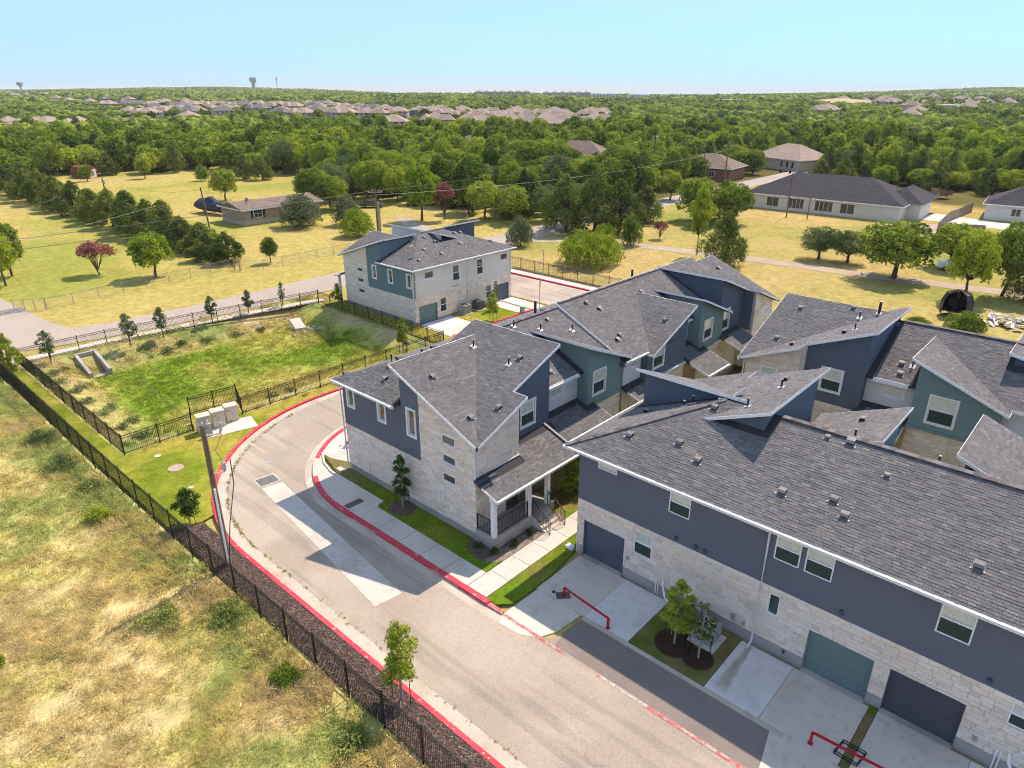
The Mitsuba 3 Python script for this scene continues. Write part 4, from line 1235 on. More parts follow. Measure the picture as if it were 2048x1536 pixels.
Er.part('ridge_cap', MB().beam((7.6, 6.3, 8.63), (28, 6.3, 8.63), .3, .05), 'm_ridge_cap')
Er.pipe_run('downspout', [(.08, -.4, 5.95), (-.08, -.1, 5.6), (-.08, -.1, .2)], .05, 'm_gutter_metal')
Er.finish(160, 0)
for u, v in ((1.2, 5.2), (1.1, 1.9), (4.3, 6.2)):
    Er.vent(2, u, v)
for u, v in ((2.6, .7), (5.2, 2.0)):
    Er.vent(3, u, v)
Er.pipe(3, 5.6, 2.6)
Er.pipe(2, 5.0, 5.4)
Er.pipe(2, 5.9, 6.2, .8, .09)
for u, v in ((8.6, 2.7), (8.8, 1.9)):
    Er.vent(4, u, v)
Er.pipe(4, 9.2, 2.7)

# ---- the detached pair at the back left
D = Row('townhouse_pair', (-64.3, 43.2), (0, 1), (1, 0), .93)
tag('townhouse_pair', 'detached pair of townhouses beside the entrance street, pale grey garage side and slate blue end', 'townhouse', 'townhouses of the new development')
L = 14.3
stdroofs(D, L, 12.2, 6.3, plv=7.0, plu=4.6, pls=.36)
D.roof([(-.35, -.5), (4.6, -.5), (4.6, 7.0), (-.35, 7.0)], 6.03 + .41 * .35, .41, 0)              # 3
D.roof([(4.6, 1.3), (8, 1.3), (8, 6.32), (4.6, 6.32)], 8.6 - .46 * 6.3, 0, .46)                  # 4
D.roof([(6.6, -.5), (14.65, -.5), (14.65, 6.5), (10.2, 6.5), (10.2, 8.6), (6.6, 8.6)], 8.65 + .32 * 6.6, -.32, 0)   # 5
D.roof([(9.6, -.5), (14.75, -.5), (14.75, 6.4), (9.6, 6.4)], 6.0 + .41 * .5, 0, .41)              # 6
D.roof([(-.2, -1.7), (4.4, -1.7), (4.4, 0), (-.2, 0)], 3.3 + .38 * 1.7, 0, .38)
D.roof([(L + .42, 12.2), (L + .42, 6.3), (L + .42 - 5.9, 6.3)], 6.33 + .3847 * (L + .42), -.3847, 0)
meet(D, 2, 3, (4.5, 6.9, 4.6, 7.0))
end_wall(D, 6.03, 11.8, 'm_slate', 3.05, [(2.3, 3.4, 4.5, 5.0), (2.3, 3.4, 3.25, 3.75), (2.3, 3.4, 2.0, 2.5)],
         [(5.05, 5.85, 4.15, 5.75), (7.7, 8.5, 4.1, 5.75), (10.65, 11.45, 4.1, 5.75)], plslope=.36, vk=6.6)
P0, es, inn = (0, 11.8), (1, 0), (0, -1)
hol = [(.5, .02, 2.95, 2.1), (11.7, .02, 13.9, 2.1)]
D.garage(P0, es, inn, .5, 2.95, .02, 2.1, 'm_garage_teal', 'green-grey garage door')
D.garage(P0, es, inn, 11.7, 13.9, .02, 2.1, 'm_garage_blue', 'blue-grey garage door')
for q in ((1.4, 2.65, 5.0, 5.75, 'single'), (5.3, 6.25, 4.0, 5.75, 'double'), (8.85, 9.8, 4.0, 5.75, 'double'), (12.55, 13.75, 5.0, 5.75, 'single'), (3.4, 4.3, .8, 2.4, 'double'), (10.2, 11.1, .8, 2.4, 'double')):
    hol.append(D.window(P0, es, inn, q[0], q[1], q[2], q[3], q[4], .06, False))
D.wall(P0, es, inn, [(R_(0, .3, L, 3.05), 'stone'), (R_(0, 3.05, L, 6.24), 'm_grey_stucco'), (R_(0, -.1, L, .3), 'm_foundation')], hol)
D.wall((L, 0), (0, 1), (-1, 0), [(R_(0, 0, 11.8, 3.05), 'm_mortar'), (R_(0, 3.05, 11.8, 6.0), 'm_slate')])
D.wall((0, 0), (1, 0), (0, 1), [(R_(0, 0, L, 5.9), 'm_mortar')])
D.wall((0, 6.6), (1, 0), (0, -1), [(R_(0, 5.9, 4.3, 8.4), 'm_slate')])
D.wall((4.35, 4.2), (0, 1), (-1, 0), [(PG([(0, 5.9), (2.6, 5.9), (2.6, 8.3), (0, 7.6)]), 'm_slate')])
D.wall((6.9, 0), (0, 1), (1, 0), [(R_(0, 5.9, 8.2, 8.4), 'm_white_stucco')])
D.wall((9.8, 6.0), (1, 0), (0, -1), [(R_(0, 5.9, 4.5, 8.5), 'm_blue_deep')])
D.part('gutter', MB().box(-.5, L + .45, 12.21, 12.32, 6.2, 6.32), 'm_gutter_metal')
D.part('gutter', MB().box(-.53, -.43, 6.3, 12.3, 6.2, 6.32), 'm_gutter_metal')
D.pipe_run('downspout', [(7.4, 12.3, 6.0), (7.4, 11.9, 5.7), (7.4, 11.9, .2)], .05, 'm_gutter_metal')
D.pipe_run('downspout', [(-.12, 11.75, 5.8), (-.12, 11.75, .1)], .05, 'm_gutter_metal')
D.part('porch_column', MB().box(.1, .35, -1.6, -1.35, 0, 3.2), 'm_trim')
for u, z, w_ in ((5.2, 3.3, .8), (7.9, 3.4, .2), (9.2, 3.45, .2)):
    D.part('dryer_hood', MB().box(u, u + w_, 11.81, 11.84, z, z + .16), 'm_vent')
D.pipe_run('conduit', [(6.0, 11.86, .1), (6.0, 11.86, 1.4)], .03, 'm_vinyl')
D.finish(0, 0)
for u, v in ((1.6, 10.9), (3.6, 9.4), (4.9, 10.6), (6.0, 8.4), (8.6, 9.6), (9.6, 7.6), (10.4, 7.7), (12.6, 10.3), (5.4, 7.4)):
    D.vent(0, u, v)
D.vent(1, 1.2, 10.0)
D.pipe(1, 3.2, 7.8, .6)
D.part('ridge_cap', MB().beam((5.4, 6.3, 8.63), (8.9, 6.3, 8.63), .3, .05), 'm_ridge_cap')

# ---------------------------------------------------------------- fences
def g1(x, y):
    return float(gz(np.array([x]), np.array([y]))[0])


def iron_fence(key, label, pts, span=2.3, h=1.55, sp=.105, n_pick=0, group='black iron picket fences', base=None, pw=.016):
    """Welded picket fence: a post at every span, three rails to a bay, thin pickets between."""
    tag(key, label, 'fence', group)
    line = LineString(pts)
    zb = (lambda x, y: g1(x, y) + .04) if base is None else (lambda x, y: base)
    ds = []
    acc = 0
    for a, b in zip(pts[:-1], pts[1:]):
        l_ = math.dist(a, b)
        n = max(1, int(round(l_ / span)))
        ds += [acc + l_ * k / n for k in range(n)]
        acc += l_
    ds.append(acc)
    P = [line.interpolate(d) for d in ds]
    P = [(p.x, p.y, zb(p.x, p.y)) for p in P]
    for x, y, z in P:
        MB().box(x - .032, x + .032, y - .032, y + .032, z - .1, z + h + .06).box(x - .042, x + .042, y - .042, y + .042, z + h + .06, z + h + .085).put(nm(f'{key}__post'), 'm_black')
    picks = []
    for p, q in zip(P[:-1], P[1:]):
        for zz in (.14, h - .19, h - .03):
            MB().beam((p[0], p[1], p[2] + zz), (q[0], q[1], q[2] + zz), .036, .036).put(nm(f'{key}__rail'), 'm_black')
        n = max(1, int(math.dist(p[:2], q[:2]) / sp))
        for k in range(1, n):
            t = k / n
            picks.append((p[0] + (q[0] - p[0]) * t, p[1] + (q[1] - p[1]) * t, p[2] + (q[2] - p[2]) * t))
    picks.sort(key=lambda c: c[0] ** 2 + c[1] ** 2)
    rest = MB()
    for k, (x, y, z) in enumerate(picks):
        mb = MB() if k < n_pick else rest
        mb.box(x - pw / 2, x + pw / 2, y - pw / 2, y + pw / 2, z + .06, z + h + .02)
        if k < n_pick:
            mb.put(nm(f'{key}__picket'), 'm_black')
    if rest.v:
        k = f'{key}__far_picket' if n_pick else f'{key}__picket'
        rest.put(k, 'm_black')
        tag(k, kind='stuff')


iron_fence('picket_fence', 'long black picket fence between the dry field and the mulch strip beside the lane', [(8, 11.0), (-14.3, 10.93), (-32.3, 10.75), (-46, 10.7), (-71, 10.9)], 2.28, 1.75, .105, 300, base=.04)
iron_fence('picket_fence_001', 'black picket fence in front of the green basin with a bay around the beige cabinets', [(-46.2, 12.6), (-46.2, 17.2), (-49.0, 18.3), (-48.6, 21.8), (-46.2, 20.95), (-46.2, 41.2)], 2.2, 1.4, .11, 120, base=.06)
iron_fence('picket_fence_002', 'black picket fence along the left side of the basin, parallel to the long fence', [(-46.3, 12.6), (-70.5, 12.8)], 2.35, 1.5, .11, 0, base=0.0)
iron_fence('picket_fence_003', 'black picket fence at the back of the basin beside the road path', [(-70.5, 12.9), (-70.2, 20), (-69.3, 28), (-68.3, 35), (-67.3, 41.4)], 2.4, 1.4, .12, 0, base=.0)
iron_fence('picket_fence_004', 'black picket fence between the basin and the detached pair of townhouses', [(-67.2, 41.3), (-46.3, 41.3)], 2.3, 1.35, .12, 0, base=.0)
iron_fence('picket_fence_005', 'thin black picket fence behind the mulch beyond the entrance street', [(-63, 68.4), (-20, 68.0)], 2.4, 1.5, .13, 0, base=0.0)


def wire_fence(key, label, pts, span, h=1.25, mesh=True):
    tag(key, label, 'fence')
    line = LineString(pts)
    n = int(line.length / span)
    P = [line.interpolate(line.length * k / n) for k in range(n + 1)]
    P = [(p.x, p.y, g1(p.x, p.y)) for p in P]
    for x, y, z in P:
        MB().cyl(x, y, z - .1, z + h + .05, .035, 6).put(nm(f'{key}__post'), 'm_steel_post')
    w = MB()
    for p, q in zip(P[:-1], P[1:]):
        w.beam((p[0], p[1], p[2] + h), (q[0], q[1], q[2] + h), .035, .035)
        if mesh:
            a, b = np.array(p), np.array(q)
            m = int(span / .22)
            for k in range(-3, m):
                for s_ in (0, 1):
                    t0, t1 = max(0, k / m), min(1, (k + 4) / m)
                    z0, z1 = (t0 * m - k) / 4 * h, (t1 * m - k) / 4 * h
                    if s_:
                        z0, z1 = h - z0, h - z1
                    w.beam(a + (b - a) * t0 + [0, 0, z0], a + (b - a) * t1 + [0, 0, z1], .008, .008)
    w.put(f'{key}__wire_mesh', 'm_steel_post')
    tag(f'{key}__wire_mesh', kind='stuff')


wire_fence('wire_fence', 'low chain link fence along the far side of the road', [(-87.2, 19.8), (-87.8, 25), (-88.4, 31), (-89, 38), (-89.5, 42.2)], 2.8)
wire_fence('wire_fence_001', 'low chain link fence in front of the yard with the small round tree', [(-87.5, 42.8), (-86, 46), (-86.3, 55), (-86.5, 62)], 2.6)
wire_fence('gate_panel', 'grey wire gate beside the cattle grid at the left edge', [(-88.9, 17.2), (-87.1, 19.7)], 1.0, 1.3)
labels['gate_panel']['category'] = 'gate'
tag('cattle_grid', 'metal cattle grid across the drive at the left edge', 'cattle grid')
for k in range(7):
    MB().box(-90.2 + k * .32, -90.05 + k * .32, 14.7, 18.1, -.05, .03).put(nm('cattle_grid__bar'), 'm_steel_post')
# braced timber posts at the corner of the yard
tag('corner_brace', 'three braced timber posts where the two wire fences meet', 'fence post')
for x, y in ((-88.9, 42.6), (-88.3, 43.0), (-87.7, 42.7)):
    MB().cyl(x, y, -.1, 1.55, .085, 8).put(nm('corner_brace__post'), 'm_wood')
MB().beam((-88.9, 42.6, 1.1), (-87.7, 42.7, 1.1), .09, .09).put('corner_brace__rail', 'm_wood')

# ---------------------------------------------------------------- poles and wires
def wire(label, p, q, sag=.5, r=.014, m='m_wire'):
    p, q = np.array(p, float), np.array(q, float)
    t = np.linspace(0, 1, 22)
    pts = p + (q - p) * t[:, None]
    pts[:, 2] -= sag * 4 * t * (1 - t)
    k = nm('power_line')
    MB().tube(pts, r, 5).put(k, m, smooth=True)
    tag(k, label, 'wire', 'overhead power lines')


def pole(key, label, x, y, h, r=.15, lean=(0, 0), transformer=False, arm=None, base=0.0):
    tag(key, label, 'utility pole', 'wooden utility poles')
    top = np.array([x + lean[0], y + lean[1], h])
    MB().tube([(x, y, base - .2), (x + lean[0] * .5, y + lean[1] * .5, h / 2), top], [r, r * .88, r * .74], 12).put(f'{key}__shaft', 'm_wood_pole', smooth=40)
    if arm is not None:
        a = np.array([math.cos(arm), math.sin(arm), 0])
        MB().beam(top - a * 1.1 - [0, 0, .5], top + a * 1.1 - [0, 0, .5], .1, .12).put(f'{key}__crossarm', 'm_wood')
        for s_ in (-1, -.45, .45, 1):
            q = top + a * s_ - [0, 0, .43]
            MB().tube([q, q + [0, 0, .09], q + [0, 0, .18]], [.05, .07, .04], 8).put(nm(f'{key}__insulator'), 'm_galv')
    else:
        MB().tube([top, top + [0, 0, .12], top + [0, 0, .2]], [.05, .07, .03], 8).put(f'{key}__insulator', 'm_galv')
    if transformer:
        q = top + np.array([.38, .1, -1.2])
        MB().tube([q, q + [0, 0, .06], q + [0, 0, .82], q + [0, 0, .9]], [.2, .24, .24, .12], 14).put(f'{key}__transformer', 'm_galv', smooth=40)
        MB().beam(q + [-.36, -.1, .2], q + [0, 0, .2], .05, .05).put(f'{key}__bracket', 'm_steel_post')
    return top


tp = pole('utility_pole', 'wooden utility pole rising from the mulch at the near fence', -30.3, 11.72, 7.95, .16)
# standoff arms, conduit and cut-out of the near pole
MB().beam(tp + [0, 0, -.55], tp + [.75, .45, -.32], .06, .06).put('utility_pole__standoff', 'm_cabinet')
MB().beam(tp + [0, 0, -2.6], tp + [.7, .35, -2.35], .05, .05).put('utility_pole__standoff_001', 'm_cabinet')
q = tp + np.array([.72, .36, -2.3])
MB().tube([q, q + [0, 0, .15], q + [0, 0, .45], q + [0, 0, .5]], [.06, .1, .1, .05], 10).put('utility_pole__arrester', 'm_galv', smooth=40)
MB().tube([tp + [.75, .45, -.3], tp + [.8, .5, -.1], tp + [.83, .53, .25]], [.045, .07, .05], 8).put('utility_pole__cut_out', 'm_galv')
MB().tube([tp + [.98, .6, -1.6], tp + [.95, .58, -3.0], tp + [.5, .2, -5.4], tp + [.2, -.1, -7.9]], .028, 6).put('utility_pole__cable', 'm_wire', smooth=True)
MB().tube([tp + [.8, .5, -.3], tp + [.5, .2, -1.2], tp + [.72, .36, -1.8]], .013, 5).put('utility_pole__jumper', 'm_wire')
MB().tube([(-30.12, 11.62, .1), (-30.14, 11.66, 4.6)], .055, 8).put('utility_pole__conduit', 'm_vinyl')
t2 = pole('utility_pole_001', 'tall utility pole behind the detached pair of townhouses', -89.2, 66.8, 8.0, .17, arm=.9)
MB().box(-88.1, -87.8, 66.1, 66.4, -.1, 6.2).put('pale_post', 'm_wood')
tag('pale_post', 'pale square post beside the pole behind the detached pair', 'post')
t3 = pole('utility_pole_002', 'leaning utility pole with a transformer above the cedar hedge', -163.8, 53.3, 4.9, .16, (-.5, 0), True)
t4 = pole('utility_pole_003', 'dark utility pole beside the covered boat', -119.4, 53.9, 6.7, .14, (-.9, 0))
t5 = pole('utility_pole_004', 'utility pole beside the road at the brick house', -77.3, 159.9, 10.2, .19, arm=.2)
t6 = pole('utility_pole_005', 'utility pole with equipment left of the far road', -95.9, 158.1, 11.4, .19, transformer=True, arm=1.2)
t7 = pole('utility_pole_006', 'thin dark pole in front of the long low house', -50.5, 131.6, 7.8, .12)
t8 = pole('utility_pole_007', 'short pole in front of the windows of the long low house', -46.7, 131.8, 4.3, .10)
t9 = pole('utility_pole_008', 'slim pole between the oaks beside the far road', -90.0, 173.1, 8.0, .14)
far_l = np.array([-86.0, -18.0, 9.0])
for dz, lab in ((0, 'upper power line crossing the yard in front of the cedar hedge'), (-1.1, 'lower power line crossing the yard in front of the cedar hedge')):
    wire(lab, far_l + [0, 0, dz], t2 + [0, 0, dz - .2], .7, .028)
wire('power line from the tall pole towards the far road', t2 + [0, 0, -.3], t6 + [0, 0, -1], 1.2, .022)
wire('power line from the tall pole along the far road', t2 + [0, 0, -.9], t5 + [0, 0, -1.5], 1.4, .022, 'm_wire_pale')
wire('line between the poles on the far road', t6 + [0, 0, -.4], t5 + [0, 0, -.4], .8, .025)
wire('service line leaving the leaning pole', t3 + [0, 0, -.3], t4 + [0, 0, -.3], 1.3, .016)
wire('pale service line over the cedar hedge', t3 + [0, 0, -.5], far_l + [0, 4, -1], 2.2, .016, 'm_wire_pale')
wire('second pale service line over the cedar hedge', t4 + [0, 0, -.5], far_l + [0, 6, -1.5], 2.0, .016, 'm_wire_pale')
wire('service line from the boat pole to the tall pole', t4 + [0, 0, -.5], t2 + [0, 0, -1.5], 1.2, .016)
for k, d in enumerate(((-86, 15.5, 7.6), (-86, 17.5, 7.3))):
    wire(('first', 'second')[k] + ' thin pale line from the near pole over the basin', tp + [0, 0, -.15 - .3 * k], d, .5, .006, 'm_wire')

# ---------------------------------------------------------------- services and small things
def cabinet(key, x, y, label, w=.9, d=.75, h=1.35, rot=0):
    tag(key, label, 'utility cabinet', 'beige utility cabinets on the pad')
    c, s_ = math.cos(rot), math.sin(rot)
    M = np.array([[c, -s_, 0, x], [s_, c, 0, y], [0, 0, 1, .12], [0, 0, 0, 1]], float)
    MB().box(-w / 2, w / 2, -d / 2, d / 2, .02, h).put(f'{key}__body', 'm_cabinet', M)
    MB().box(-w / 2 - .04, w / 2 + .04, -d / 2 - .04, d / 2 + .04, h + .002, h + .05).put(f'{key}__lid', 'm_cabinet', M)
    for k in (-1, 1):
        MB().box(k * w / 4 - w / 4 + .03, k * w / 4 + w / 4 - .03, -d / 2 - .022, -d / 2 - .001, .12, h - .08).put(nm(f'{key}__door'), 'm_cabinet', M)
    MB().box(.01, .04, -d / 2 - .05, -d / 2 - .023, h * .5, h * .62).put(f'{key}__handle', 'm_galv', M)
    MB().box(-w / 2 + .06, -w / 2 + .3, -d / 2 - .03, -d / 2 - .023, h - .32, h - .2).put(f'{key}__plate', 'm_vent', M)


sheet('cabinet_pad', affinity.rotate(shapely.box(-45.9, 17.4, -43.9, 21.0), -14, origin=(-44.9, 19.2)), .13, 'm_concrete', th=.13)
ra = math.radians(76)
for k, (x, y) in enumerate(((-45.5, 17.75), (-45.65, 18.85), (-45.85, 19.95))):
    cabinet(nm('utility_cabinet'), x, y, ('beige utility cabinet at the near end of the pad, closest to the pole', 'middle one of the beige utility cabinets beside the fence', 'beige utility cabinet at the far end of the pad')[k], .85, .7, 1.25 - .04 * k, ra)
tag('meter_pedestal', 'small grey meter pedestal in front of the beige cabinets', 'utility pedestal')
MB().box(-44.62, -44.4, 17.5, 17.8, .13, 1.1).put('meter_pedestal__body', 'm_galv')
MB().tube([(-44.5, 17.48, .78), (-44.5, 17.38, .78)], .09, 12).put('meter_pedestal__meter', 'm_vent')
MB().box(-44.55, -44.47, 17.6, 17.68, 1.1, 1.35).put('meter_pedestal__pipe', 'm_vinyl')


def drain(key, label, c, a, b, w, l, n):
    tag(key, label, 'drain grate')
    a, b = np.array(a), np.array(b)
    a, b = a / np.linalg.norm(a), b / np.linalg.norm(b)
    c = np.array(c)
    O = lambda i, j, z: np.array([*(c + a * i + b * j), z])
    fr = MB()
    for q in ((-l / 2, -w / 2, l / 2, -w / 2), (-l / 2, w / 2, l / 2, w / 2), (-l / 2, -w / 2, -l / 2, w / 2), (l / 2, -w / 2, l / 2, w / 2)):
        fr.beam(O(q[0], q[1], .014), O(q[2], q[3], .014), .08, .03)
    fr.put(f'{key}__frame', 'm_concrete')
    MB().add([O(-l / 2, -w / 2, .006), O(l / 2, -w / 2, .006), O(l / 2, w / 2, .006), O(-l / 2, w / 2, .006)], np.array([[0, 1, 2, 3]])).put(f'{key}__pit', 'm_black')
    for k in range(n):
        i = -l / 2 + l * (k + .5) / n
        MB().beam(O(i, -w / 2 + .04, .016), O(i, w / 2 - .04, .016), l / n * .42, .02).put(nm(f'{key}__bar'), 'm_steel_post')


drain('drain_grate', 'slotted drain grate at the head of the concrete swale', (-36.35, 17.3), (1, -.12), (.12, 1), 1.25, 1.05, 12)


def disc(key, label, cat, x, y, z, r, m, h=.02):
    MB().cyl(x, y, z - .02, z + h, r, 20).cyl(x, y, z + h + .001, z + h + .008, r * .82, 20).put(key, m, smooth=30)
    tag(key, label, cat)


disc('manhole_cover', 'round concrete manhole cover in the verge lawn', 'manhole cover', -41.9, 14.1, .10, .48, 'm_dirt', .03)
disc('valve_cover', 'small grey valve cover in the lane near the drain grate', 'valve cover', -38.3, 18.6, 0, .13, 'm_galv')
disc('valve_cover_001', 'pale valve box in the verge lawn nearest the near pole', 'valve cover', -38.9, 13.7, .10, .16, 'm_concrete')
disc('valve_cover_002', 'pale valve box in the verge lawn by the picket fence corner', 'valve cover', -44.4, 14.0, .10, .2, 'm_concrete')
disc('cleanout_cap', 'dark round cleanout cap in the tan driveway', 'cleanout cap', -16.6, 21.25, .05, .085, 'm_black')
disc('cleanout_cap_001', 'small dark cap on the corner ramp walk', 'cleanout cap', -36.6, 22.9, .13, .12, 'm_steel_post')


def meter_lid(key, label, x, y, rot, w=.62, d=.42):
    P = affinity.translate(affinity.rotate(shapely.box(-w / 2, -d / 2, w / 2, d / 2).buffer(.03), rot, origin=(0, 0)), x, y)
    MB().poly(P, .04, .075).put(key, 'm_lid')
    tag(key, label, 'meter box')


mat('m_lid', conc((0.13, 0.12, 0.11), (0.09, 0.082, 0.075)))
meter_lid('meter_box', 'dark meter box lid under the end of the red barrier', -16.1, 21.35, 48)


def red_bar(key, label, p, q, h=.5):
    """Flip-up parking barrier: a red square bar on two hinged posts with foot plates."""
    tag(key, label, 'parking barrier')
    p, q = np.array([*p, .05]), np.array([*q, .05])
    d = (q - p) / np.linalg.norm(q - p)
    MB().beam(p + [0, 0, h], q + [0, 0, h], .075, .075).put(f'{key}__bar', 'm_red_steel')
    for o, s_ in ((p, 1), (q, -1)):
        MB().beam(o, o + [0, 0, h], .09, .09).put(nm(f'{key}__post'), 'm_red_steel')
        MB().box(o[0] - .09, o[0] + .09, o[1] - .09, o[1] + .09, .05, .065).put(nm(f'{key}__foot_plate'), 'm_red_steel')
        MB().tube([o + [0, -.06, h * .88], o + [0, .06, h * .88]], .055, 12).put(nm(f'{key}__hinge'), 'm_red_steel')


red_bar('parking_barrier', 'red flip-up barrier across the tan and pale drive slabs', (-16.0, 21.3), (-13.25, 21.0), .55)
red_bar('parking_barrier_001', 'red barrier at the bottom right corner beside the grass strip', (-4.2, 21.15), (-1.4, 21.35), .55)
tag('fallen_barrier', 'red barrier post lying beside its base plate on the corner apron', 'parking barrier')
MB().box(-36.5, -35.4, 23.0, 23.6, .13, .15).put('fallen_barrier__base_plate', 'm_galv')
MB().tube([(-36.3, 23.2, .2), (-36.2, 23.1, .55), (-35.9, 23.3, .3), (-35.5, 23.5, .28)], .09, 10).put('fallen_barrier__hook', 'm_red_steel', smooth=40)
MB().tube([(-36.0, 23.4, .35), (-34.6, 24.6, .6)], .045, 8).put('fallen_barrier__arm', 'm_galv')
tag('wire_basket', 'small wire cage standing in the grass strip under the red barrier', 'wire cage')
fr = MB()
for x0, y0, x1, y1 in ((-3.4, 21.3, -2.6, 21.3), (-2.6, 21.3, -2.5, 22.0), (-3.4, 21.3, -3.3, 22.0), (-3.3, 22.0, -2.5, 22.0)):
    for z in (.08, .2):
        fr.beam((x0, y0, z), (x1, y1, z), .03, .03)
for x, y in ((-3.4, 21.3), (-2.6, 21.3), (-2.5, 22.0), (-3.3, 22.0)):
    fr.box(x - .015, x + .015, y - .015, y + .015, .05, .2)
fr.put('wire_basket__frame', 'm_black')


def ac(key, label, x, y, m='m_ac', s_=.8, h=.85, z=.1):
    tag(key, label, 'air conditioner')
    b = MB().poly(shapely.box(x - s_ / 2, y - s_ / 2, x + s_ / 2, y + s_ / 2).buffer(.03), z + .08, z + h)
    b.put(f'{key}__body', m)
    lv = MB()
    for k in range(8):
        zz = z + .16 + k * (h - .2) / 8
        lv.box(x - s_ / 2 - .045, x + s_ / 2 + .045, y - s_ / 2 - .045, y + s_ / 2 + .045, zz, zz + .03)
    lv.put(f'{key}__louvre', m)
    MB().tube([(x, y, z + h), (x, y, z + h + .05)], s_ * .42, 20).put(f'{key}__fan_ring', 'm_black')
    for k in range(4):
        a = k * PI / 2 + .3
        MB().add([(x, y, z + h + .055), (x + .3 * math.cos(a), y + .3 * math.sin(a), z + h + .055), (x + .3 * math.cos(a + .5), y + .3 * math.sin(a + .5), z + h + .075)], np.array([[0, 1, 2]])).put(nm(f'{key}__blade'), 'm_galv')
    sheet(nm('equipment_pad'), shapely.box(x - .62, y - .62, x + .62, y + .62), z + .07, 'm_concrete', th=.1)


ac('air_conditioner', 'air conditioner between the two young trees of the planted bed', -9.6, 23.35)
ac('air_conditioner_001', 'pale air conditioner behind the larger young tree of the planted bed', -10.75, 23.75, 'm_vent', .7, .8)
ac('air_conditioner_002', 'left one of the dark air conditioners at the detached pair', -51.8, 49.5, 'm_ac', .85, 1.0)
ac('air_conditioner_003', 'right one of the dark air conditioners at the detached pair', -51.8, 51.5, 'm_lid', .85, 1.0)
tag('transformer_box', 'dark green transformer box on the entrance corner', 'transformer')
MB().poly(shapely.box(-43.6, 54.6, -42.0, 56.2).buffer(.04), .05, 1.0).put('transformer_box__body', 'm_utility_green')
MB().poly(shapely.box(-43.7, 54.5, -41.9, 56.3), 1.0, 1.2).put('transformer_box__lid', 'm_utility_green')
tag('splice_box', 'small pale green splice box near the sign post', 'utility pedestal')
MB().poly(Point(-47.6, 54.0).buffer(.3), .05, .75).put('splice_box__body', 'm_pale_green')
mat('m_pale_green', (0.30, 0.42, 0.34), 0.6)


def sign(key, label, x, y, h, m_face='m_vinyl', w=.45, hh=.5, yaw=-.7, diamond=False):
    tag(key, label, 'street sign')
    MB().cyl(x, y, 0, h, .04, 8).put(f'{key}__post', 'm_galv')
    c, s_ = math.cos(yaw), math.sin(yaw)
    M = np.array([[c, -s_, 0, x], [s_, c, 0, y], [0, 0, 1, 0], [0, 0, 0, 1]], float)
    zc = h - hh / 2
    pts = [(-w / 2, -hh / 2), (w / 2, -hh / 2), (w / 2, hh / 2), (-w / 2, hh / 2)] if not diamond else [(0, -hh * .7), (w * .7, 0), (0, hh * .7), (-w * .7, 0)]
    P = [(a, .05 * s__, zc + b) for s__ in (0, 1) for a, b in pts]
    MB().add([(a, .045 + .012 * s__, zc + b) for s__ in (0, 1) for a, b in pts], np.array([[0, 1, 2, 3], [7, 6, 5, 4], [0, 4, 5, 1], [1, 5, 6, 2], [2, 6, 7, 3], [3, 7, 4, 0]])).put(f'{key}__plate', m_face, M)


sign('street_sign', 'grey backed sign on a post at the entrance corner', -46.9, 56.0, 3.6, 'm_galv', .5, .9)
sign('street_sign_001', 'diamond sign seen from behind at the end of the entrance street', -57.5, 69.3, 2.9, 'm_galv', .7, .7, -.7, True)
tag('utility_marker', 'thin pale marker stake leaning on the near fence', 'marker stake')
MB().tube([(-24.6, 11.6, .1), (-23.9, 10.85, 1.55)], .035, 6).put('utility_marker__stake', 'm_pale_wood')
mat('m_pale_wood', (0.62, 0.52, 0.34), 0.8)
tag('marker_rod', 'thin dark rod standing against the stone end wall', 'marker stake')
MB().cyl(-31.0, 21.3, .1, 1.35, .02, 6).put('marker_rod__rod', 'm_steel_post')
MB().poly(shapely.box(-34.2, 20.9, -33.7, 21.25), .12, .18).put('splash_block', 'm_concrete')
tag('splash_block', 'concrete splash block under the downspout of the stone end wall', 'splash block')
MB().poly(shapely.box(-18.3, 24.3, -17.9, 24.6), .12, .3).put('splash_block_001', 'm_vinyl')
tag('splash_block_001', 'white splash block at the corner of the near row', 'splash block')

# outlets of the basin
def headwall(key, label, x, y, dx, dy, w=1.6, l=3.4):
    tag(key, label, 'headwall')
    d = np.array([dx, dy, 0.0])
    s_ = np.array([-dy, dx, 0.0])
    o = np.array([x, y, 0.0])
    for k in (-1, 1):
        a, b = o + s_ * k * w / 2, o + s_ * k * w / 2 + d * l
        mb = MB()
        t = s_ * .13
        pts = [a - t, a + t, b - t, b + t]
        v = [p + [0, 0, z] for p, z in zip(pts, (-1.2, -1.2, -1.5, -1.5))] + [p + [0, 0, z] for p, z in zip(pts, (.12, .12, -.75, -.75))]
        mb.add(v, np.array([[0, 2, 3, 1], [4, 5, 7, 6], [0, 1, 5, 4], [2, 6, 7, 3], [0, 4, 6, 2], [1, 3, 7, 5]]))
        mb.put(nm(f'{key}__wing'), 'm_old_concrete')
    MB().beam(o - s_ * (w / 2 + .12), o + s_ * (w / 2 + .12), .25, .3).put(f'{key}__cap', 'm_old_concrete')
    MB().beam(o - s_ * w / 2 + [0, 0, -.75], o + s_ * w / 2 + [0, 0, -.75], .2, 1.1).put(f'{key}__wall', 'm_old_concrete')
    MB().tube([o + d * .02 + [0, 0, -.75], o + d * .14 + [0, 0, -.75]], .38, 16).put(f'{key}__pipe', 'm_black')
    MB().add([o + s_ * w / 2 + [0, 0, -1.2], o - s_ * w / 2 + [0, 0, -1.2], o - s_ * w / 2 + d * l + [0, 0, -1.24], o + s_ * w / 2 + d * l + [0, 0, -1.24]], np.array([[0, 1, 2, 3]])).put(f'{key}__apron', 'm_old_concrete')


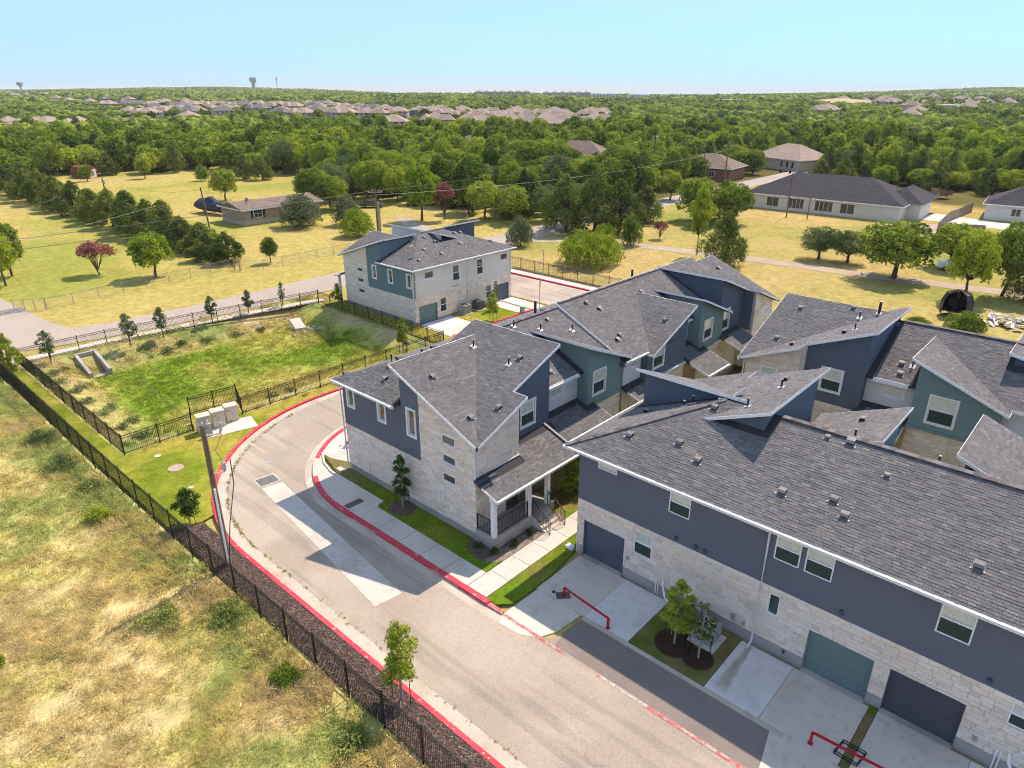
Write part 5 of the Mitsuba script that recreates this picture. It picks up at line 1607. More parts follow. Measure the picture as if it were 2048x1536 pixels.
headwall('headwall', 'concrete outlet with two wing walls at the left end of the basin', -69.0, 17.7, 1, -.02)
tag('outlet_apron', 'pale sloped concrete apron in the bank at the back of the basin', 'outlet apron')
MB().add([(-65.2, 36.3, -.35), (-63.6, 36.0, -.95), (-63.2, 37.0, -.95), (-64.9, 37.4, -.35), (-65.2, 36.3, -.9), (-63.6, 36.0, -1.3), (-63.2, 37.0, -1.3), (-64.9, 37.4, -.9)], np.array([[0, 1, 2, 3], [0, 4, 5, 1], [1, 5, 6, 2], [2, 6, 7, 3]])).put('outlet_apron__slab', 'm_slab_tan')
rr = np.random.default_rng(77)
k0 = MB()
for _ in range(34):
    p = np.array([-62.4 + rr.normal(0, .7), 36.6 + rr.normal(0, .9)])
    m = trimesh.creation.icosphere(1, rr.uniform(.08, .24))
    v = np.asarray(m.vertices) * rr.uniform(.6, 1.2, 3)
    k0.add(v + [p[0], p[1], g1(*p) + .05], np.asarray(m.faces))
k0.put('riprap', 'm_old_concrete')
tag('riprap', 'loose grey stones below the pale outlet apron', 'stones', kind='stuff')

# mulch chips lying loose on the strip
mb = MB()
n = 26000
px_ = np.concatenate([rr.uniform(-34.6, 3, n)])
py_ = rr.uniform(11.0, 12.5, n)
an = rr.uniform(0, PI, n)
ln, wd = rr.uniform(.025, .075, n), rr.uniform(.008, .02, n)
tl = rr.uniform(-.03, .03, (n, 2))
ca, sa = np.cos(an), np.sin(an)
Q = np.stack([np.stack([px_ + ca * ln * i - sa * wd * j, py_ + sa * ln * i + ca * wd * j, .108 + .012 * rr.random(n) + tl[:, 0] * i + np.abs(tl[:, 1])], -1) for i, j in ((-1, -1), (1, -1), (1, 1), (-1, 1))], 1)
base_ = np.array([(0.075, 0.052, 0.044), (0.13, 0.092, 0.078), (0.20, 0.145, 0.12), (0.33, 0.265, 0.225)])[rr.choice(4, n, p=[.4, .3, .2, .1])]
mb.add(Q.reshape(-1, 3), np.arange(4 * n).reshape(-1, 4), np.repeat(base_, 4, 0))
mb.put('mulch_chips', 'm_mulch_chip')
tag('mulch_chips', 'dark brown shredded mulch between the fence and the red kerb', 'mulch', kind='stuff')

# ---------------------------------------------------------------- plants
def unit(v):
    return v / (np.linalg.norm(v, axis=-1, keepdims=True) + 1e-9)


def leaves(r, ctr, nrm, size, asp=.55, droop=0.0):
    """Diamond leaves, each folded along its midrib."""
    n = len(ctr)
    nrm = unit(nrm)
    t = unit(np.cross(nrm, unit(r.normal(size=(n, 3)))))
    t[:, 2] -= droop
    t = unit(t)
    b = unit(np.cross(nrm, t))
    s = size * r.uniform(.55, 1.35, (n, 1))
    v = np.stack([ctr - t * s, ctr + b * s * asp + nrm * s * .16, ctr + t * s, ctr - b * s * asp + nrm * s * .16], 1)
    f = np.array([[0, 1, 2], [0, 2, 3]])[None] + 4 * np.arange(n)[:, None, None]
    return v.reshape(-1, 3), f.reshape(-1, 3)


def crown(r, lobes, n, size, shell=.22, asp=.55, up=.25, droop=0.0, rough=.9, low=-.75):
    c = np.array([l[0] for l in lobes], float)
    q = np.array([l[1] for l in lobes], float)
    w = q.prod(1) ** (2 / 3)
    k = r.choice(len(c), n, p=w / w.sum())
    d = unit(r.normal(size=(n, 3)))
    d[:, 2] = np.where(d[:, 2] < low, -d[:, 2], d[:, 2])
    rad = 1 - np.abs(r.normal(0, shell, n))
    lump = .82 + .36 * meshkit.fbm(d * 2.3 + k[:, None] * 3.7, 2, 4)
    p = c[k] + d * q[k] * (rad * lump)[:, None]
    p += r.normal(0, size * .35, (n, 3))
    nr = d * (1 - rough * .6) + unit(r.normal(size=(n, 3))) * rough + [0, 0, up]
    return leaves(r, p, nr, size, asp, droop)


def limbs(r, H, R, lobes, r0, fork=.3, sides=7):
    mb = MB()
    top = np.array([r.normal(0, .04) * H, r.normal(0, .04) * H, H * fork])
    mb.tube([(0, 0, -.15), top * .5 + [r.normal(0, .02) * H, 0, 0], top], [r0 * 1.25, r0, r0 * .8], sides)
    for c, q in lobes:
        c = np.array(c)
        m = (top + c) / 2 + r.normal(0, .05 * H, 3) + [0, 0, .04 * H]
        mb.tube([top, m, c], [r0 * .55, r0 * .33, r0 * .12], 5, cap=False)
    return mb


def oak_lobes(r, H, R, n=30, base=.14):
    """Lobes spread over the skin of a full, uneven crown that starts low."""
    L = []
    zc, rz = H * (base + 1) / 2, H * (1 - base) / 2
    for k in range(n):
        t = 1 - 1.72 * (k + .5) / n
        a = k * 2.4 + r.uniform(0, .9)
        q = math.sqrt(max(0, 1 - t * t))
        s = R * r.uniform(.19, .37)
        m = r.uniform(.72, 1.06)
        L.append(((q * R * .72 * m * math.cos(a), q * R * .72 * m * math.sin(a), zc + t * rz * .72), (s, s, s * r.uniform(.7, 1.0))))
    L.append(((0, 0, zc), (R * .52, R * .52, rz * .6)))
    return L


def cedar_lobes(r, H, R, n=30):
    L = []
    for k in range(n):
        t = (k + .5) / n
        h = H * (.12 + .80 * t)
        w = R * (1 - t ** 1.6) * r.uniform(.45, .85) * (.7 + .5 * min(1, t * 4))
        a = k * 2.4 + r.uniform(0, .8)
        s = R * r.uniform(.2, .36) * (1.05 - .5 * t)
        L.append(((w * math.cos(a), w * math.sin(a), h), (s, s, s * r.uniform(1.1, 1.9))))
    return L


def shrub_lobes(r, H, R, n=12):
    """A mound that reaches the ground."""
    L = [((0, 0, H * .5), (R * .55, R * .55, H * .48))]
    for k in range(n):
        a = k * 2.4 + r.uniform(0, .8)
        w = R * .70 * math.sqrt((k + .6) / n)
        s = R * r.uniform(.30, .44)
        h = H * (.24 + .30 * (1 - w / R) * r.uniform(.5, 1.2))
        L.append(((w * math.cos(a), w * math.sin(a), h), (s, s, min(h * 1.02, H * .5))))
    return L


PROTO = {}


def proto(name, leafmat, lobes, n, size, H, R, r0, fork=.3, bark='m_bark', sd=1, **kw):
    r = np.random.default_rng(sd)
    L = lobes(r, H, R)
    cv = crown(r, L, n, size, **kw)
    tr = limbs(r, H, R, L, r0, fork)
    v, f, _ = tr.mesh()
    scene['group_' + name] = {'type': 'shapegroup', 'crown': mikit.ply(cv, leafmat), 'trunk': mikit.ply((v, f), bark, smooth=True)}
    PROTO[name] = (H, R)


for k in range(4):
    proto(f'oak_{k}', 'm_leaf_oak', oak_lobes, 5200, .19, 7.0, 3.6, .2, .28, sd=100 + k)
for k in range(3):
    proto(f'bright_{k}', 'm_leaf_bright', oak_lobes, 5200, .19, 7.0, 3.4, .18, .28, sd=120 + k)
for k in range(3):
    proto(f'cedar_{k}', 'm_leaf_cedar', cedar_lobes, 5200, .19, 6.5, 2.7, .17, .5, sd=140 + k, asp=.3, up=.5, rough=.8)
for k in range(2):
    proto(f'vine_{k}', 'm_leaf_vine', oak_lobes, 4600, .2, 7.0, 3.8, .22, .25, sd=160 + k, asp=.4, droop=.8)
proto('greybush_0', 'm_leaf_grey', shrub_lobes, 4600, .17, 4.0, 3.0, .12, .2, sd=170, asp=.4)
proto('bush_0', 'm_leaf_bright', shrub_lobes, 4200, .17, 4.0, 3.0, .12, .2, sd=171)
proto('bush_1', 'm_leaf_oak', shrub_lobes, 4200, .17, 4.0, 3.0, .12, .2, sd=172)
proto('bamboo_0', 'm_leaf_bright', lambda r, H, R: [((math.cos(k * 2.4) * R * .8 * math.sqrt((k + .5) / 34), math.sin(k * 2.4) * R * .8 * math.sqrt((k + .5) / 34), H * (.5 - .28 * (k / 34) + r.uniform(0, .25))), (R * .2, R * .2, H * r.uniform(.24, .38))) for k in range(34)], 5200, .30, 4.0, 4.0, .08, .2, sd=173, asp=.2, droop=1.3, shell=.12)
proto('pink_0', 'm_leaf_pink', lambda r, H, R: oak_lobes(r, H, R, 16, .6), 2600, .13, 4.0, 2.2, .09, .12, sd=174)
for k in range(3):
    proto(f'low_oak_{k}', 'm_leaf_oak', oak_lobes, 1250, .42, 7.0, 3.6, .2, .28, sd=180 + k)
for k in range(2):
    proto(f'low_bright_{k}', 'm_leaf_bright', oak_lobes, 1250, .42, 7.0, 3.4, .18, .28, sd=185 + k)
for k in range(2):
    proto(f'low_cedar_{k}', 'm_leaf_cedar', cedar_lobes, 1300, .40, 6.5, 2.9, .17, .5, sd=190 + k, asp=.35, up=.5)


def inst(key, pname, x, y, z, sx, sz, rot):
    scene[key] = {'type': 'instance', 'shapegroup': {'type': 'ref', 'id': 'group_' + pname}, 'to_world': T().translate([x, y, z]).rotate([0, 0, 1], rot).scale([sx, sx, sz])}


def plant(name, label, pname, x, y, H, R, cat='tree', group=None, sink=.05):
    key = nm(name)
    h0, r0 = PROTO[pname]
    inst(key, pname, x, y, g1(x, y) - sink, R / r0, H / h0, float(rng.uniform(0, 360)))
    tag(key, label, cat, group)
    return key


# the yard and the far side of the road
plant('round_tree', 'dark round tree standing alone in the middle of the yellow yard', 'oak_0', -147.9, 71.3, 6.8, 3.1)
plant('crape_myrtle', 'pink flowering tree in the yard left of the green shade tree', 'pink_0', -99.5, 29.5, 4.0, 2.4)
plant('shade_tree', 'green shade tree with a forked trunk beside the pink tree', 'bright_1', -92.8, 33.8, 6.0, 3.0)
plant('small_tree', 'small round lollipop tree near the end of the cedar hedge', 'oak_2', -88.8, 47.8, 3.7, 1.3)
plant('tall_tree', 'tall green tree in front of the wood, left of the red blooming tree', 'bright_0', -98.2, 83.5, 10.2, 3.7)
plant('red_tree', 'dull red blooming tree beside the drive in front of the wood', 'pink_0', -95.6, 86.5, 6.2, 2.4)
plant('yard_bush', 'large grey-green bush hiding the end of the tan mobile home', 'greybush_0', -109.5, 65.5, 5.6, 4.6, 'bush')
plant('yard_bush', 'grey-green bush between the mobile home bush and the bright bush', 'greybush_0', -104.7, 72.0, 5.2, 3.3, 'bush')
plant('yard_bush', 'bright green bush left of the tall utility pole', 'bush_0', -95.6, 67.2, 4.5, 3.4, 'bush')
plant('edge_tree', 'leafy tree cut by the left edge above the road junction', 'bright_2', -102.0, 19.6, 6.6, 2.2)
plant('edge_tree', 'second tree at the left edge behind the junction', 'oak_1', -107, 21.5, 7.2, 2.4)
plant('round_shrub_tree', 'round dark shrub tree behind the detached pair by the drive mouth', 'greybush_0', -70.6, 79.5, 4.6, 2.6)
plant('bamboo_clump', 'big yellow-green clump of arching canes beyond the entrance street', 'bamboo_0', -55.6, 77.0, 4.4, 4.9, 'bush')
plant('bamboo_clump', 'small yellow-green clump behind the big clump of canes', 'bamboo_0', -62.4, 90.0, 3.0, 2.0, 'bush')
for x, y, H, R, p, lab in ((-72.2, 92.5, 9.6, 4.6, 'cedar_0', 'tall dark cedar left in the group behind the bamboo clump'), (-68.6, 96, 10.4, 4.4, 'cedar_1', 'tallest dark cedar in the group behind the bamboo clump'), (-65.2, 98, 8.8, 4.0, 'cedar_2', 'right cedar in the group behind the bamboo clump'),
                           (-70.5, 107, 6.8, 4.0, 'cedar_0', 'cedar near the far road right of the cedar group'), (-67.2, 109.5, 6.5, 3.6, 'cedar_2', 'cedar at the bend, farthest right of the cedar group'), (-75.5, 99, 7.5, 4.0, 'vine_0', 'vine covered tree at the left foot of the cedar group')):
    plant('cedar_tree', lab, p, x, y, H, R)
plant('blooming_shrub', 'grey-green shrub with a few pink flowers beside the dirt track', 'bush_1', -58.4, 91.2, 5.0, 2.0, 'shrub')
plant('blooming_shrub', 'small pink flowering bush behind the dirt track', 'pink_0', -57.5, 98.5, 2.6, 1.4, 'shrub')
plant('roadside_oak', 'small round oak on the corner of the far road', 'oak_1', -77.6, 135.5, 5.4, 3.2)
for x, y, H, R, p, lab in ((-61.5, 117.5, 7.8, 4.2, 'oak_0', 'left oak of the cluster in front of the long low house'), (-58.0, 121.5, 7.2, 4.0, 'cedar_1', 'cedar in the oak cluster in front of the long low house'), (-55.4, 119.0, 7.4, 3.8, 'oak_3', 'right oak of the cluster in front of the long low house'), (-57.6, 112.0, 5.0, 2.8, 'bright_2', 'low oak at the foot of the cluster in front of the long low house')):
    plant('meadow_oak', lab, p, x, y, H, R)
plant('meadow_cedar', 'bushy cedar in the meadow behind the far end of the long row', 'cedar_2', -41.2, 87.8, 7.4, 3.5)
plant('slender_tree', 'slender pale tree beside the dirt track left of the bushy cedar', 'bright_0', -47.4, 92.0, 10.4, 1.5)
plant('dark_thicket', 'wide dark evergreen thicket beside the dirt track', 'vine_1', -33.4, 101.4, 4.6, 3.2, 'bush')
plant('dark_thicket', 'right half of the dark evergreen thicket beside the dirt track', 'vine_0', -29.6, 102.0, 4.4, 3.2, 'bush')
plant('spreading_oak', 'broad spreading oak on the dirt track with its trunk in shade', 'oak_3', -22.3, 96.8, 7.4, 5.4)
plant('spreading_oak', 'smaller oak behind the broad spreading oak and the white truck', 'oak_2', -18.6, 108.5, 6.0, 3.6)
for x, y, H, R, p, lab in ((-13.4, 92.0, 8.2, 2.8, 'bright_1', 'light green tree in front of the white truck'), (-10.6, 97, 8.8, 3.0, 'oak_1', 'dark tree at the right edge behind the debris pile'), (-8.2, 95.5, 7.2, 2.6, 'cedar_0', 'cedar at the right edge above the debris pile'), (-6.2, 99.5, 8.2, 3.0, 'oak_0', 'tree cut by the right edge above the debris pile')):
    plant('edge_oak', lab, p, x, y, H, R)
plant('rowside_bush', 'green bushes behind the right-hand row beside the debris pile', 'bush_1', -10.8, 78.5, 2.4, 2.0, 'bush')
plant('rowside_bush', 'low bush left of the green bushes behind the right-hand row', 'bush_1', -14.6, 76.5, 1.5, 1.6, 'bush')
# the cedar hedge down the left of the yard
hx = [-191, -184, -177, -170.5, -164, -158, -151, -145, -139, -133, -127.5, -122.5, -117.5, -113, -109, -105.5, -102, -97.2, -93.4]
for k, x in enumerate(hx):
    y = 43.2 + .9 * math.sin(k * 2.1) + (0.6 if k > 15 else 0)
    H = (6.8, 7.2, 6.4, 7.0, 6.0, 5.6, 6.2, 5.4, 5.8, 6.4, 6.6, 6.9, 6.2, 6.5, 5.6, 5.0, 4.4, 3.6, 4.2)[k]
    plant('hedge_cedar', 'dark bushy cedar in the long hedge down the left of the yard' if k < 17 else ('nearest cedar of the hedge, at the roadside' if k == 18 else 'second nearest cedar of the hedge, near the roadside'), f'cedar_{k % 3}', x, y, H * 1.05, 3.9 - .06 * k, 'tree', 'cedars of the long hedge' if k < 17 else None)
plant('hedge_shrub', 'bright green shrub among the far cedars of the hedge', 'bright_0', -172, 45.5, 5.4, 2.4, 'shrub')
for x, y, H, R, p, lab in ((-222, 60, 9, 4.5, 'oak_1', 'dark oak beside the red shed'), (-199, 75, 5.4, 2.2, 'oak_2', 'thin small tree in front of the wood beyond the yard'), (-183, 83, 4.4, 1.8, 'bush_1', 'shrub at the far edge of the yard'), (-178, 92, 6.5, 3.5, 'cedar_1', 'twin cedar at the far edge of the yard'), (-173, 94, 6.2, 3.2, 'cedar_0', 'second twin cedar at the far edge of the yard'),
                           (-205, 63, 4.2, 1.9, 'oak_0', 'leaning small tree right of the red shed'), (-150, 101, 5.5, 3.2, 'cedar_2', 'dark cedar at the edge of the wood behind the round tree'), (-140, 99.5, 3.6, 3.0, 'bush_1', 'low bush at the edge of the wood behind the round tree')):
    plant('yard_tree', lab, p, x, y, H, R)

for x, y, H, R, p, lab in ((-128, 80, 7.6, 4.6, 'oak_1', 'big green tree behind the tan mobile home, left of the dark parked car'), (-121, 79.5, 6.8, 4.0, 'oak_3', 'green tree behind the grey-green bush at the mobile home'), (-90.5, 92, 7.2, 3.8, 'bright_2', 'bright tree behind the red blooming tree'), (-84.8, 93.5, 6.6, 3.4, 'oak_2', 'green tree beside the drive, right of the red blooming tree'), (-81.5, 99, 6.4, 3.2, 'vine_1', 'grey-green tree at the road edge left of the cedar group')):
    plant('front_tree', lab, p, x, y, H, R)

# young trees of the development, with their stakes
YL = {}


def young(name, label, x, y, H, R, leafm, n, size, sd, bark='m_bark_pale', base=.3, stakes=True, mulch=None, shape='oval', z=None, group=None):
    r = np.random.default_rng(sd)
    key = nm(name)
    z = g1(x, y) if z is None else z
    tag(key, label, 'tree', group)
    L = []
    m_ = 15
    for k in range(m_):
        t = (k + .5) / m_
        prof = math.sin(PI * min(1, t * .86 + .16)) ** .8 if shape == 'oval' else (1 - t) ** .7 + .12
        w = R * prof * r.uniform(.25, .75)
        a = k * 2.4 + r.uniform(0, 1)
        s = R * r.uniform(.28, .52) * (1.05 - .45 * t)
        L.append(((w * math.cos(a), w * math.sin(a), H * (base + (1 - base) * t * .93)), (s, s, s * r.uniform(.7, 1.1))))
    v, f = crown(r, L, int(n * 1.05), size, shell=.45, asp=.5, rough=1.0)
    scene[f'{key}__crown'] = mikit.ply((v + [x, y, z], f), leafm)
    mb = MB()
    r0 = .028 + .008 * H
    trunk = [np.array([0, 0, -.1]), np.array([r.normal(0, .03), r.normal(0, .03), H * .35]), np.array([r.normal(0, .06), r.normal(0, .06), H * .7]), np.array([r.normal(0, .07), r.normal(0, .07), H * .96])]
    mb.tube(np.array(trunk) + [x, y, z], [r0, r0 * .8, r0 * .5, r0 * .15], 8)
    for c, q in L:
        hh = max(c[2] - .25 * H * r.uniform(.4, 1), H * base * .9)
        a = np.array([0, 0, hh])
        mb.tube(np.array([a, (a + np.array(c)) / 2 + [0, 0, .02], np.array(c) + unit(np.array(c) - a) * q[0] * .7]) + [x, y, z], [r0 * .35, r0 * .25, r0 * .08], 5, cap=False)
    mb.put(f'{key}__trunk', bark, smooth=True)
    if stakes:
        for s_ in (-1, 1):
            sx, sy = x + s_ * .42, y + s_ * .12
            MB().cyl(sx, sy, z - .1, z + H * .36, .018, 6).put(nm(f'{key}__stake'), 'm_black')
            MB().beam((sx, sy, z + H * .34), (x, y, z + H * .38), .012, .012).put(nm(f'{key}__tie'), 'm_black')
    if mulch:
        m = MB()
        a = np.linspace(0, 2 * PI, 24, endpoint=False)
        rad = mulch * (1 + .08 * np.sin(3 * a + sd))
        ring = np.stack([x + rad * np.cos(a), y + rad * np.sin(a), np.full(24, z + .005)], 1)
        mid = np.stack([x + rad * .6 * np.cos(a), y + rad * .6 * np.sin(a), np.full(24, z + .07)], 1)
        V = np.vstack([ring, mid, [[x, y, z + .04]]])
        i = np.arange(24)
        j = (i + 1) % 24
        F = np.vstack([np.stack([i, j, 24 + j], 1), np.stack([i, 24 + j, 24 + i], 1), np.stack([24 + i, 24 + j, np.full(24, 48)], 1)])
        m.add(V, F)
        k = nm('mulch_ring')
        m.put(k, 'm_mulch', smooth=True)
        tag(k, kind='structure')
    return key


young('young_tree', 'young tree with yellow-green leaves in the mulch strip at the bottom of the view', -17.0, 12.15, 3.9, 1.0, 'm_leaf_young', 2600, .075, 1, z=.1)
young('young_tree', 'small young tree in the mulch beside the near utility pole', -35.3, 12.0, 2.2, .9, 'm_leaf_dark', 2200, .065, 2, z=.1)
young('young_tree', 'narrow dark young tree in front of the stone end wall', -27.6, 20.95, 3.6, .72, 'm_leaf_dark', 3000, .06, 3, z=.13, mulch=.8, base=.26)
young('young_tree', 'dense yellow-green young tree in the planted bed between the driveways', -10.55, 22.2, 3.4, .85, 'm_leaf_young', 3000, .07, 4, z=.07, base=.3)
young('young_tree', 'sparse young tree with few large leaves in the planted bed', -9.35, 22.15, 3.0, .85, 'm_leaf_dark', 170, .11, 5, z=.07, base=.35)
young('young_tree', 'bright young tree beside the corner of the basin behind the end unit', -47.6, 37.5, 3.6, .85, 'm_leaf_young', 2200, .08, 6)
young('young_tree', 'small tree at the porch corner of the detached pair', -64.6, 42.2, 2.6, .75, 'm_leaf_young', 1300, .08, 7)
young('young_tree', 'bright young tree right of the dark air conditioners at the detached pair', -47.9, 49.7, 3.1, .95, 'm_leaf_young', 1700, .09, 8, z=.1)
young('young_tree', 'thin brown-leaved young tree beside the dark air conditioners', -50.3, 52.6, 3.4, .5, 'm_leaf_grey', 800, .07, 9, z=.1)
young('young_tree', 'young tree in the courtyard behind the near row', -18.2, 43.8, 4.4, .9, 'm_leaf_dark', 2200, .085, 10, z=.1)
for k, (x, y, H, R) in enumerate(((-69.0, 14.9, 3.0, 1.0), (-68.3, 21.4, 3.3, .85), (-68.4, 24.5, 3.1, .8), (-69.0, 29.8, 3.0, .72), (-69.2, 33.9, 2.7, .68), (-69.0, 37.9, 2.8, .62))):
    young('street_tree', ('bushy street tree nearest the left corner of the basin', 'second street tree from the left along the road path', 'third street tree from the left along the road path', 'fourth street tree from the left along the road path', 'fifth street tree from the left along the road path', 'last and sparsest street tree along the road path')[k], x, y, H, R, 'm_leaf_grey' if k != 0 else 'm_leaf_vine', 1500 if k < 5 else 600, .075, 20 + k, z=0, bark='m_bark', stakes=False, group='street trees along the road path')
young('corner_tree', 'leafy bright tree at the far left corner of the long picket fence', -67.5, 11.6, 4.0, 1.15, 'm_leaf_young', 2400, .10, 30, z=0, bark='m_bark', base=.15, stakes=False)


def shrub(name, label, x, y, H, R, leafm, n, size, sd, z=None, cat='shrub', group=None, droop=0.0, asp=.5):
    r = np.random.default_rng(sd)
    key = nm(name)
    z = g1(x, y) if z is None else z
    tag(key, label, cat, group)
    L = shrub_lobes(r, H, R, 9)
    v, f = crown(r, L, n, size, shell=.4, asp=asp, rough=1.0, droop=droop)
    v[:, 2] = np.abs(v[:, 2])
    scene[f'{key}__leaves'] = mikit.ply((v + [x, y, z], f), leafm)
    mb = MB()
    for c, q in L:
        mb.tube(np.array([(0, 0, -.05), (c[0] * .4, c[1] * .4, c[2] * .6), c]) + [x, y, z], [.02, .014, .006], 5, cap=False)
    mb.put(f'{key}__stems', 'm_bark', smooth=True)


shrub('porch_shrub', 'large leafy shrub beside the porch steps', -21.3, 29.2, 2.3, 1.3, 'm_leaf_young', 1500, .10, 50, .1)
for k, (x, y) in enumerate(((-21.7, 21.15), (-20.75, 21.4), (-20.4, 22.6), (-20.45, 23.9), (-20.5, 25.2))):
    shrub('bed_plant', ('small plant at the stone corner of the porch bed', 'small plant under the corner column of the porch', 'small plant in the gravel, third from the porch corner', 'small plant in the gravel, fourth from the porch corner', 'small plant in the gravel nearest the porch steps')[k], x, y, .45, .32, 'm_leaf_dark', 260, .05, 60 + k, .12, 'plant')
for k, (x, y, H, R, m) in enumerate(((-52.5, 9.5, 1.0, 1.3, 'm_leaf_vine'), (-39.6, 8.7, .9, .9, 'm_leaf_young'), (-28.8, 7.6, .8, 1.25, 'm_leaf_weed'), (-21.4, 9.6, .8, .75, 'm_leaf_young'), (-31.4, 1.6, .6, .6, 'm_leaf_young'), (-26.8, 9.8, .8, 1.0, 'm_leaf_weed'), (-16.8, 9.6, .8, .9, 'm_leaf_weed'), (-47.5, 9.2, 1.0, 1.3, 'm_leaf_vine'), (-43.5, 9.6, .8, .8, 'm_leaf_weed'))):
    shrub('weed_shrub', ('leafy weed bush against the fence near the far left corner', 'bright weed bush with pale flowers left of the near pole', 'broad weed bush in the dry field before the near pole', 'green weed bush by the fence at the bottom', 'pale weed at the left edge of the dry field', 'weed bush at the fence under the near pole', 'weed bush in the bottom right of the dry field', 'big weed bush along the fence, second from the left', 'low weed between the fence bushes on the left')[k], x, y, H, R, m, 1500, .06, 70 + k, None, 'weed')

# grasses: patches of blades laid over the fields
def grass_patch(name, w, n_tuft, blades, lo, hi, wd, sd, spread=.10, lean=.5):
    r = np.random.default_rng(sd)
    c = r.uniform(-w / 2, w / 2, (n_tuft, 2))
    p = np.repeat(c, blades, 0) + r.normal(0, spread, (n_tuft * blades, 2))
    n = len(p)
    h = r.uniform(lo, hi, n) * np.repeat(r.uniform(.5, 1.3, n_tuft), blades)
    a = r.uniform(0, 2 * PI, n)
    l_ = np.abs(r.normal(0, lean, n)) * h
    d = np.stack([np.cos(a), np.sin(a)], 1)
    s_ = np.stack([-d[:, 1], d[:, 0]], 1) * wd
    z0 = np.full((n, 1), -.03)
    b0, b1 = np.hstack([p - s_, z0]), np.hstack([p + s_, z0])
    m0 = np.hstack([p + d * l_[:, None] * .35 - s_ * .8, (h * .6)[:, None]])
    m1 = np.hstack([p + d * l_[:, None] * .35 + s_ * .8, (h * .6)[:, None]])
    t = np.hstack([p + d * l_[:, None], (h * .95)[:, None]])
    v = np.stack([b0, b1, m1, m0, t], 1).reshape(-1, 3)
    f = (np.array([[0, 1, 2], [0, 2, 3], [3, 2, 4]])[None] + 5 * np.arange(n)[:, None, None]).reshape(-1, 3)
    scene['group_' + name] = {'type': 'shapegroup', 'blades': mikit.ply((v, f), 'm_blade')}


for k in range(3):
    grass_patch(f'rough_{k}', 4.4, 620, 9, .07, .22, .011, 300 + k, .13, 1.0)
grass_patch('weeds_0', 4.4, 60, 16, .12, .34, .022, 310, .17, .8)
grass_patch('edge_0', 2.1, 40, 12, .12, .45, .02, 320, .12, .7)
grass_patch('edge_1', 2.1, 110, 10, .08, .32, .011, 321, .12, .9)
grass_patch('turf_0', 4.4, 900, 6, .05, .13, .014, 311, .10, .9)
tag('field_grass', 'tall dry grass and weeds of the field in front of the fence', 'grass', kind='stuff')
tag('basin_grass', 'rough green and yellow grass on the floor of the basin', 'grass', kind='stuff')
k = 0
for ix in range(-19, 1):
    for iy in range(-3, 3):
        x, y = ix * 4.0 + rng.uniform(-.5, .5) - 1, iy * 4.0 + 0.2 + rng.uniform(-.4, .4)
        if y > 8.4:
            y = 8.3
        # keep only what the drone can see
        c = np.array([x, y, 0]) - EYE
        dz = c @ LOOK
        rt = np.array([math.sin(YAW), math.cos(YAW), 0])
        up = np.cross(rt, LOOK)
        if dz < 5 or abs(c @ rt) > dz * .86 or abs(c @ up) > dz * .72:
            continue
        for pn in (f'rough_{rng.integers(3)}', 'weeds_0' if rng.random() < (.55 if y > 2 else .3) else f'rough_{rng.integers(3)}'):
            k += 1
            inst(f'field_grass__{k:03d}', pn, x, y, g1(x, y), 1, float(rng.uniform(.8, 1.2)), float(rng.uniform(0, 360)))
for ix in range(33):
    x, y = -68.5 + ix * 2.0 + rng.uniform(-.3, .3), 9.55 + rng.uniform(-.1, .1) + (.3 if ix > 18 else 0)
    for q in range(2):
        k += 1
        inst(f'field_grass__{k:03d}', 'edge_0' if q or rng.random() < .5 else 'edge_1', x, y, g1(x, y), 1, float(rng.uniform(.8, 1.25)), float(rng.choice([0, 90, 180, 270])))
k = 0
for ix in range(6):
    for iy in range(8):
        x, y = -68.0 + ix * 4.0 + rng.uniform(-.4, .4), 15.2 + iy * 3.5 + rng.uniform(-.3, .3)
        zc = [g1(x + i, y + j) for i in (-1.5, 1.5) for j in (-1.5, 1.5)]
        k += 1
        sx_, sy_ = (zc[2] + zc[3] - zc[0] - zc[1]) / 6, (zc[1] + zc[3] - zc[0] - zc[2]) / 6
        A_ = np.eye(4)
        th = rng.uniform(0, 2 * PI)
        A_[:2, :2] = [[math.cos(th), -math.sin(th)], [math.sin(th), math.cos(th)]]
        A_[2, :2] = np.array([sx_, sy_]) @ A_[:2, :2]
        A_[:3, 3] = x, y, np.mean(zc)
        edge = ix in (0, 5) or iy in (0, 7)
        scene[f'basin_grass__{k:03d}'] = {'type': 'instance', 'shapegroup': {'type': 'ref', 'id': 'group_' + ('weeds_0' if edge and rng.random() < .5 else 'turf_0')}, 'to_world': T(A_)}
# tufts on the banks
for k, (x, y) in enumerate(((-67.6, 15.4), (-66, 14.2), (-63.5, 14.0), (-60.5, 14.2), (-57.5, 14.0), (-54.5, 14.1), (-51, 14.2), (-48.6, 14.6), (-67.8, 22.5), (-67.4, 25.6), (-67.0, 28.2), (-66.6, 31), (-66.4, 33.6), (-67.0, 24.0), (-62, 15.0), (-56, 15.2), (-52.6, 15.4), (-48.4, 24.5), (-48.0, 26.0))):
    shrub('bank_tuft', 'grey-green weed clump on the bank of the basin', x, y, .5, .65 + .2 * (k % 3), 'm_leaf_vine', 420, .06, 200 + k, None, 'weed', 'weed clumps on the basin banks')
kw = MB()
r = np.random.default_rng(5)
pts = arc(*ARC, 13.65, 195, 270, 60) + [(x, 13.33) for x in np.linspace(-30, -12, 40)]
V, F_ = [], []
for (x, y) in pts:
    m = int(r.integers(0, 9) * (1.0 if x < -27 else .35))
    if m:
        c = np.stack([x + r.normal(0, .08, m * 3), y + r.normal(0, .05, m * 3), .02 + np.abs(r.normal(0, .025, m * 3))], 1)
        v, f = leaves(r, c, np.array([[0, 0, 1.0]]) + r.normal(0, .5, (m * 3, 3)), .05)
        kw.add(v, f)
